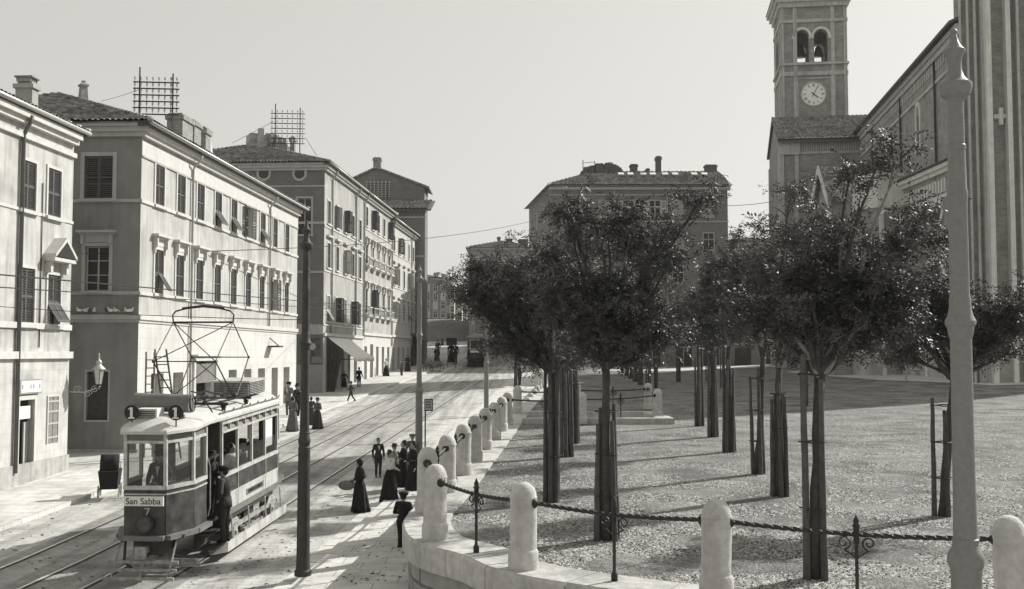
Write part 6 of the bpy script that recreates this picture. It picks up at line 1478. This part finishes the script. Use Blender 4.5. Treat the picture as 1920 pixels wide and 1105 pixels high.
def person(label, foot, head_y=None, px=None, yaw=0, kind='man', hat='cap', arms=('down','down'), top=M_blk, low=M_blk, hair=M_hair, h=None, step=0, lean=0, vox=.014, group=None, foot_on=None, sitz=None, shawl=False, hatm=None, hw=1.0):
    loc = Vector(foot) if len(foot) == 3 else on_st(*foot)
    if foot_on: loc.z += foot_on
    if h is None: h = at_Y(px if px else foot[0], head_y, loc.y).z-loc.z
    s = h/1.72; t = thing('person', label, 'person', loc, (0, 0, yaw), group=group); t.scale = (s*hw, s*hw, s)
    L = lambda x, y, z: (x, y+lean*(z-.9)*-1, z)
    sk = (kind in ('woman', 'girl'))
    b = MB()
    # trunk, neck, head
    caps(b, [L(0,0,.92), L(0,.005,1.08), L(0,-.01,1.26), L(0,0,1.40)], [.125,.105,.135,.10]); b.add([(x*1.25, y, z) for x, y, z in []], [])
    caps(b, [L(-.15,0,1.41), L(.15,0,1.41)], [.055,.055]); caps(b, [L(0,.01,1.42), L(0,-.005,1.54)], [.052,.048])
    hc = L(0,-.015,1.61); b.ball(hc, .1, 10, .78, .95, 1.18); b.ball((hc[0], hc[1]-.06, hc[2]-.07), .045, 6)
    b.ball((hc[0], hc[1]-.1, hc[2]-.012), .016, 6, 1, 1.2, 1.5); b.ball((-.078, hc[1]+.005, hc[2]-.01), .02, 6, .5, 1, 1.5); b.ball((.078, hc[1]+.005, hc[2]-.01), .02, 6, .5, 1, 1.5)
    jac = MB(); caps(jac, [L(0,0,.94), L(0,.005,1.08), L(0,-.012,1.27), L(0,0,1.38)], [.15 if not sk else .12, .125 if not sk else .10, .158, .12]); caps(jac, [L(-.15,0,1.40), L(.15,0,1.40)], [.075,.075])
    for sx, a in ((-1, arms[0]), (1, arms[1])):
        e, w = ARM[a]; S = Vector(L(sx*.165,0,1.40)); E = Vector(L(sx*e[0],e[1],e[2])); Wp = Vector(L(sx*w[0],w[1],w[2]))
        caps(b, [S, E], [.046,.038]); caps(b, [E, Wp], [.036,.024]); caps(jac, [S, S.lerp(E,.5), E], [.075,.064,.056]); caps(jac, [E, E.lerp(Wp,.5), E.lerp(Wp,.93)], [.055,.046,.04])
        d = (Wp-E).normalized(); palm = Wp+d*.05; side = d.cross(Vector((0,1,0) if abs(d.z) > .6 else (0,0,1))).normalized(); nrm = side.cross(d)
        caps(b, [Wp+d*.01, palm+d*.02], [.026,.03]); caps(b, [palm-side*.02, palm+side*.02], [.02,.02])
        for k in range(4):
            o_ = palm+d*.025+side*(-.03+.02*k); ln = (.062,.072,.068,.054)[k]; cur = nrm*(-.35); caps(b, [o_, o_+(d+cur*.4).normalized()*ln*.5, o_+(d+cur*.4).normalized()*ln*.5+(d+cur*1.4).normalized()*ln*.5], [.0095,.009,.0085], n=6)
        th = palm-d*.025-side*.032*sx; caps(b, [th, th-side*sx*.025+d*.03, th-side*sx*.03+d*.055], [.011,.01,.0095], n=6)
    tro = MB()
    for sx in (-1, 1):
        st = step*sx; H_ = Vector((sx*.085,0,.90)); K = Vector((sx*.09,-.02-st*.16,.50)); A = Vector((sx*.09,.02-st*.34,.09+max(0,-st)*.10))
        if sitz: K = Vector((sx*.1,-.42,.88)); A = Vector((sx*.1,-.42,.45))
        caps(b, [H_, K], [.075,.05]); caps(b, [K, A], [.05,.034]); caps(tro, [H_, H_.lerp(K,.5), K], [.115,.09,.072]); caps(tro, [K, K.lerp(A,.9)], [.068,.06])
        q = MB(); caps(q, [A+Vector((0,.04,-.045)), A+Vector((0,-.05,-.052)), A+Vector((0,-.15,-.062))], [.042,.04,.03]); q.build('shoe', M_shoe, t, smooth=True)
    def rem(mb, n, m, v):
        o = mb.build(n, m, t); md = o.modifiers.new('r', 'REMESH'); md.mode = 'VOXEL'; md.voxel_size = v*s; md.use_smooth_shade = True; return o
    rem(b, 'body', M_skin, min(vox, .0105) if vox < .02 else vox)
    rem(jac, 'jacket' if not sk else 'blouse', top, max(vox, .014))
    if sk:
        q = MB(); n = 40; prof = [(.115,1.10),(.15,1.0),(.19,.88),(.215,.7),(.245,.45),(.285,.2),(.32,.03)] if kind == 'woman' else [(.11,1.08),(.16,.95),(.2,.75),(.25,.5)]
        zmin = prof[-1][1]; rows = []
        for i, (r, z) in enumerate(prof):
            am = .06*(i/len(prof))**1.1; rows.append([(r*(1+am*math.sin(th*9+i*.2)/r*.9+.04*math.sin(th*3+1))*math.cos(th), r*.95*(1+am*math.sin(th*9+i*.2)/r*.9)*math.sin(th)+(.05*(1.1-z) if step else .03*(1.1-z)), z+(.012*math.sin(th*4) if i == len(prof)-1 else 0)) for th in [6.2832*k/n for k in range(n+1)]])
        grid(q, rows); q.f.append(tuple(range((len(prof)-1)*(n+1), len(prof)*(n+1)-1))); o = q.build('skirt', low, t, smooth=True)
    else: rem(tro, 'trousers' if kind != 'boyshort' else 'trousers', low, max(vox, .014))
    if not sk and kind == 'man':    # jacket skirts
        q = MB(); q.lathe([(.155,1.05),(.175,.92),(.185,.80),(.17,.80),(.15,.95)], (0,.005,0), 20, 1.0, .82); q.build('jacket_hem', top, t, smooth=True)
        q = MB(); q.add([(-.05,-.163,1.40),(.05,-.163,1.40),(0,-.178,1.18)], [(0,1,2)]); q.build('shirt_front', M_wht, t)
    # hair / hats
    q = MB(); q.ball((hc[0], hc[1]+.022, hc[2]+.025), .108, 10, .82, .95, 1.08); q.build('hair', hair, t, smooth=True)
    if sk and hat in ('bun', 'hat'): q = MB(); q.ball((hc[0], hc[1]+.05, hc[2]+.1), .065, 8, 1.1, 1, .8); q.build('hair_bun', hair, t, smooth=True)
    z0 = hc[2]
    hm = hatm or M_blk
    if hat == 'cap': q = MB(); q.lathe([(.1,.03),(.112,.05),(.135,.09),(.125,.125),(.06,.14),(.005,.142)], (hc[0],hc[1]+.01,z0), 18); q.hexa([(-.08,hc[1]-.08,z0+.035),(.08,hc[1]-.08,z0+.035),(.055,hc[1]-.165,z0+.02),(-.055,hc[1]-.165,z0+.02),(-.08,hc[1]-.08,z0+.048),(.08,hc[1]-.08,z0+.048),(.055,hc[1]-.165,z0+.03),(-.055,hc[1]-.165,z0+.03)]); q.build('cap', hm, t, smooth=True)
    elif hat == 'hat': q = MB(); q.lathe([(.1,.05),(.19,.055),(.2,.062),(.19,.068),(.105,.075),(.1,.14),(.085,.165),(.005,.17)], (hc[0],hc[1],z0), 22); q.build('hat', hm, t, smooth=True)
    elif hat == 'scarf':
        q = MB(); q.ball((hc[0], hc[1]+.015, z0+.02), .122, 10, .88, .98, 1.12); o = q.build('headscarf', hm, t, smooth=True)
        q = MB(); q.lathe([(.1,1.50),(.14,1.44),(.2,1.36),(.235,1.22),(.24,1.12),(.22,1.12),(.19,1.3),(.1,1.46)], (0,.01,0), 24, 1, .72); q.build('shawl', hm, t, smooth=True)
        q = MB(); q.ball((hc[0], hc[1]-.045, z0-.015), .085, 8, .8, .8, 1.1); q.build('face', M_skin, t, smooth=True)
    if shawl and hat != 'scarf': q = MB(); q.lathe([(.09,1.47),(.17,1.40),(.235,1.26),(.25,1.02),(.23,1.02),(.2,1.22),(.08,1.45)], (0,.01,0), 26, 1, .74); q.build('shawl', shawl if not isinstance(shawl, bool) else M_blk, t, smooth=True)
    if vox < .02:
        for sx in (-1, 1): q = MB(); q.ball((sx*.032, hc[1]-.083, z0+.012), .012, 6); q.build('eye', M_blk, t, smooth=True)
        q = MB(); q.ball((0, hc[1]-.094, z0-.052), .02, 6, 1, .4, .25); q.build('mouth', mat('lips', .14, .6), t, smooth=True)
    return t
D = R
G1 = 'women and children waiting by the wall'
p1 = person('woman in long black dress and headscarf walking alone with a bundle', (674, 961), 863, None, D(-60), 'woman', 'scarf', ('carry','front'), M_blk, M_blk, group=G1, step=.3)
p2 = person('boy in dark suit standing at the left of the waiting group', (709, 895), 822, None, D(20), 'man', 'none', ('down','down'), M_drk, M_drk, group=G1)
p3 = person('woman in white blouse and long black skirt, raising a hand to her face', (731, 944), 845, None, D(70), 'woman', 'bun', ('face','front'), M_wht, M_blk, group=G1)
p4 = person('woman in grey behind the one in the white blouse', (739, 918), 834, None, D(30), 'woman', 'hat', ('front','front'), M_mid, M_drk, group=G1)
p5 = person('woman in black coat facing left at the right of the group', (757, 920), 827, None, D(-70), 'woman', 'bun', ('down','carry'), M_blk, M_blk, group=G1)
p6 = person('woman in black nearest the pole, standing close behind another', (775, 926), 829, None, D(-60), 'woman', 'bun', ('front','down'), M_blk, M_blk, group=G1)
p7 = person('man in a pale banded cap standing behind the women by the pole', (773, 897), 815, None, D(10), 'man', 'cap', ('down','down'), M_gry, M_drk, group=G1, hatm=M_mid)
p8 = person('child in dark coat and cap standing alone below the curved wall', (756, 1036), 924, None, D(160), 'man', 'cap', ('carry','front'), M_blk, M_blk, hw=1.12)
p9 = person('woman in long grey dress left of the dark pole, back turned', (549, 809), 745, None, D(150), 'woman', 'bun', ('front','front'), M_gry, M_gry, vox=.02)
p10 = person('woman in long grey dress right of the dark pole', (595, 805), 747, None, D(-30), 'woman', 'hat', ('front','front'), M_gry, M_drk, vox=.02)
p11 = person('bearded man in grey standing at the end of the stucco house', (541, 783), 717, None, D(-20), 'man', 'cap', ('front','down'), M_mid, M_gry, vox=.02)
p12 = person('stout man in black coat behind the dark pole', (557, 785), 721, None, D(70), 'man', 'hat', ('front','front'), M_blk, M_blk, vox=.02, hw=1.2)
p13 = person('boy in a hat striding across the street', (658, 755), 716, None, D(-70), 'man', 'hat', ('swingf','swingb'), M_drk, M_drk, vox=.02, step=1.0)
p14 = person('woman in long black skirt in front of the awning shop', (645, 729), 696, None, D(10), 'woman', 'none', ('down','hip'), M_blk, M_blk, vox=.025)
p15 = person('man in black jacket and grey trousers on the pavement before the terrace', (673, 729), 689, None, D(170), 'man', 'none', ('bag','down'), M_blk, M_mid, vox=.025)
p16 = person('woman in white blouse with a black shawl over one arm', (724, 708), 673, None, D(20), 'woman', 'bun', ('carry','down'), M_wht, M_blk, vox=.025)
p17 = person('boy in grey shirt and dark trousers by the far shop', (753, 707), 675, None, D(-40), 'man', 'none', ('front','front'), M_gry, M_drk, vox=.025)
p18 = person('woman wrapped in black against the far shop front', (764, 699), 666, None, D(-10), 'woman', 'scarf', ('front','front'), M_blk, M_blk, vox=.025)
p19 = person('woman in dark dress standing by the handcart', (819, 688), 649, None, D(-20), 'woman', 'bun', ('front','down'), M_drk, M_drk, vox=.03)
p20 = person('woman in black left of the distant tram', (846, 680), 642, None, D(20), 'woman', 'hat', ('down','front'), M_blk, M_blk, vox=.03)
p21 = person('man in black beside the woman left of the distant tram', (854, 683), 643, None, D(-20), 'man', 'hat', ('carry','down'), M_blk, M_blk, vox=.03)
p22 = person('child in black high up the street beyond the tram', (829, 648), 632, None, 0, 'woman', 'none', ('down','down'), M_drk, M_drk, vox=.03)
p23 = person('boy behind the woman by the handcart', (821, 668), 638, None, 0, 'man', 'cap', ('down','down'), M_drk, M_drk, vox=.03)
p24 = person('man in uniform cap standing by the farther bollards', (974, 726), 683, None, D(60), 'man', 'cap', ('front','down'), M_drk, M_drk, vox=.025)
p25 = person('woman whose head shows just right of the dark pole', (583, 797), 745, None, D(200), 'woman', 'bun', ('down','down'), M_drk, M_drk, vox=.02)
# boys riding on the step of the near tram
def trp(x, y, z): return tuple(TW_ @ Vector((x, y, z)))
r1_ = person('boy in a dark hat leaning out of the near tram doorway', trp(.62, 2.1, .96), h=1.5, yaw=D(60), kind='man', hat='hat', arms=('up','front'), top=M_blk, low=M_blk, lean=.12, group='boys riding on the tram step')
r2_ = person('boy in a cap clinging to the outside of the tram step', trp(.98, 2.15, .40), h=1.72, yaw=D(-100), kind='man', hat='cap', arms=('up','hip'), top=M_drk, low=M_drk, lean=.05, group='boys riding on the tram step')
person('tram driver in dark uniform and cap behind the front window', trp(-.05, .85, .96), h=1.68, yaw=0, kind='man', hat='cap', arms=('carry','carry'), top=M_drk, low=M_blk, vox=.02)
for i, (x_, y_, k_, ht, tp, lb) in enumerate(((.3, 3.6, 'woman', 'hat', M_gry, 'passenger in a hat at the first open window of the near tram'), (.35, 4.5, 'woman', 'bun', M_wht, 'passenger in white at the second window of the near tram'), (.3, 5.5, 'man', 'cap', M_mid, 'passenger in a cap at the third window of the near tram'), (-.3, 5.0, 'man', 'hat', M_drk, 'dark passenger on the far bench of the near tram'))):
    person(lb, trp(x_, y_, .96-.2), h=1.6, yaw=D(70), kind=k_, hat=ht, arms=('down','down'), top=tp, low=M_blk, vox=.025, group='tram passengers')

# ------------------------------------------------------------------ small things
b_ = Vector(p1.location)+Vector((-.36, -.1, .78))
q = MB(); q.ball((0,0,0), .2, 10, 1.25, .8, .72); o = q.build('bundle', M_mid, loc=b_, smooth=True); tag(o, 'pale cloth bundle carried by the woman in black headscarf', 'bundle')
# hooded pram behind the tram
p = on_st(205, 936); t = thing('baby_carriage', 'black hooded baby carriage with wire wheels standing on the kerb', 'baby carriage', p+Vector((0,0,.05)), (0,0,D(15)))
q = MB(); rows = []
for i in range(9): a = R(-10+i*14); rows.append([(x_, .05-.42*math.cos(a)*.8, .82+.50*math.sin(a)) for x_ in (-.27, -.1, .1, .27)])
grid(q, rows); o = q.build('hood', M_blk, t, smooth=True); o.modifiers.new('s', 'SOLIDIFY').thickness = .02
q = MB(); 
for sx in (-1, 1): q.add([(sx*.27, .05, .80)]+[(sx*.27, .05-.42*math.cos(R(-10+i*14))*.8, .82+.50*math.sin(R(-10+i*14))) for i in range(9)], [tuple(range(10))])
q.build('hood_side', M_blk, t)
q = MB(); q.hexa([(-.24,-.35,.28),(.24,-.35,.28),(.26,.45,.28),(-.26,.45,.28),(-.30,-.45,.84),(.30,-.45,.84),(.32,.55,.84),(-.32,.55,.84)]); q.build('body', M_blk, t)
q = MB(); q.ball((0,.25,.82), .25, 8, 1, 1.1, .4); q.build('blanket', M_wht, t, smooth=True)
for sx in (-1, 1):
    for yy in (-.3, .38):
        q = MB(); q.tube([(sx*.3, yy+.2*math.cos(a), .2+.2*math.sin(a)) for a in [k*.35 for k in range(19)]], .013, n=5); w_ = q.build('wheel', M_dust, t)
        q = MB(); [q.tube([(sx*.3, yy, .2), (sx*.3, yy+.2*math.cos(k*.785), .2+.2*math.sin(k*.785))], .005, n=3) for k in range(8)]; q.build('spokes', M_dust, w_)
q = MB(); q.tube([(-.25,.55,.8),(-.25,.85,1.0),(.25,.85,1.0),(.25,.55,.8)], .015, n=6); q.build('handle', M_iron, t)
q = MB(); [q.tube([(sx*.3,-.3,.2),(sx*.22,.05,.44),(sx*.3,.38,.2)], .015, n=5) for sx in (-1,1)]; q.build('springs', M_iron, t)
# handcart far up the street
p = on_st(817, 697); t = thing('handcart', 'small box handcart on wheels standing at the far kerb', 'handcart', p, (0,0,D(20)))
q = MB(); q.box(-1.1, .5, -.45, .45, .45, 1.05); q.build('box', M_tg, t); q = MB(); q.box(-.5, -.42, -.46, .46, .3, 1.1); q.build('end_board', M_mid, t)
for xx in (-.8, .3):
    for sy in (-1, 1): q = MB(); q.tube([(xx+.35*math.cos(a), sy*.52, .35+.35*math.sin(a)) for a in [k*.4 for k in range(17)]], .035, n=5); q.box(xx-.3, xx+.3, sy*.52-.015, sy*.52+.015, .33, .37); q.build('wheel', M_truck, t)
q = MB(); q.tube([(.5,.3,.7),(1.4,.3,.75)], .025); q.tube([(.5,-.3,.7),(1.4,-.3,.75)], .025); q.build('handle', M_truck, t)
p = on_st(846, 690); t = thing('box_cart', 'dark box carried on a stand by the two figures left of the distant tram', 'cart', p+Vector((0,.6,0))); zt_ = at_Y(848, 634, p.y).z-p.z
q = MB(); q.box(-.55, .55, -.3, .3, zt_-.75, zt_); q.build('box', M_blk, t); q = MB(); [q.box(x_-.03, x_+.03, -.03, .03, 0, zt_-.7) for x_ in (-.4,.4)]; q.build('stand', M_blk, t)
# tall ladders by the portal of the stucco house
def ladder(label, a, b, w, m):
    a = Vector(a); b = Vector(b); t = thing('ladder', label, 'ladder', a, group='ladders at the stucco house'); d = b-a; sd = Vector((w/2, .1*w, 0))
    for s_ in (-1, 1): q = MB(); q.obox(d/2+sd*s_, (.025,0,0), (0,.04,0), d/2); q.build('rail', m, t)
    n = int(d.length/.3)
    for k in range(1, n): q = MB(); q.obox(d*k/n, sd, (0,.02,0), (0,0,.02)); q.build('rung', m, t)
    return t
M_lad = mat('ladder_grey', .18, .8)
g0 = f2.C
A_ = at_Y(330, 775, 41.5); B_ = at_Y(301, 655, 42.3); ladder('dark leaning ladder with pale rungs left of the portal', (A_.x, A_.y, hs(A_.x, A_.y)+.12), B_, .42, mat('ladder_dark', .07, .8))
A_ = at_Y(279, 800, 42.0); B_ = at_Y(282, 660, 42.0); ladder('upright pale ladder against the corner of the stucco house', (A_.x, A_.y, hs(A_.x, A_.y)+.12), B_, .3, M_lad)
# pigeons on the ledge of the end wall
def pigeon(px, py, white, yaw, label):
    v, z = f2.end(px, py); p = f2.C - f2.n*v + f2.d*(-.12); p.z = z+f2.C.z
    o = thing('pigeon', label, 'pigeon', p, (0,0,yaw), group='pigeons on the ledge of the shaded wall'); m = M_white if white else M_gry
    q = MB(); q.ball((0,0,.1), .075, 8, 1.7, .9, .9); q.ball((.11,0,.19), .035, 6); q.tube([(.08,0,.13),(.11,0,.19)], [.045,.03], n=6); q.hexa([(-.1,-.03,.1),(-.1,.03,.1),(-.26,.045,.05),(-.26,-.045,.05),(-.1,-.03,.12),(-.1,.03,.12),(-.26,.045,.06),(-.26,-.045,.06)]); q.tube([(.14,0,.19),(.17,0,.18)], [.01,.003], n=4); b1 = q.build('body', m, o, smooth=True)
    q = MB(); q.ball((-.03,.05,.11), .055, 6, 1.9, .35, .8); q.ball((-.03,-.05,.11), .055, 6, 1.9, .35, .8); q.build('wings', m, o, smooth=True)
    q = MB(); q.tube([(.01,.02,.05),(.01,.02,0)], .006, n=4); q.tube([(.01,-.02,.05),(.01,-.02,0)], .006, n=4); q.build('legs', M_drk, o); return o
zp_ = 587
oc_ = ['leftmost','second','third','fourth','fifth','sixth','seventh','eighth','ninth']
for i, (px, w_) in enumerate(((151,1),(163,1),(170,0),(179,1),(203,0),(210,1),(219,1),(238,1),(246,1))): pigeon(px, zp_, w_, random.uniform(0,6.2), '%s pigeon, %s, %s along the ledge of the shaded wall' % ('white' if w_ else 'grey', 'perched', oc_[i]))
# ------------------------------------------------------------------ summer haze
q = MB(); q.box(-700, 700, -40, 900, -8, 60)
mh = bpy.data.materials.new('haze'); mh.use_nodes = True; mh.node_tree.nodes.clear()
ho = mh.node_tree.nodes.new('ShaderNodeOutputMaterial'); hv = mh.node_tree.nodes.new('ShaderNodeVolumePrincipled')
hv.inputs['Density'].default_value = .00022; hv.inputs['Color'].default_value = (.95, .94, .91, 1); hv.inputs['Anisotropy'].default_value = .3
mh.node_tree.links.new(hv.outputs[0], ho.inputs['Volume'])
tag(q.build('haze', mh), kind='stuff')
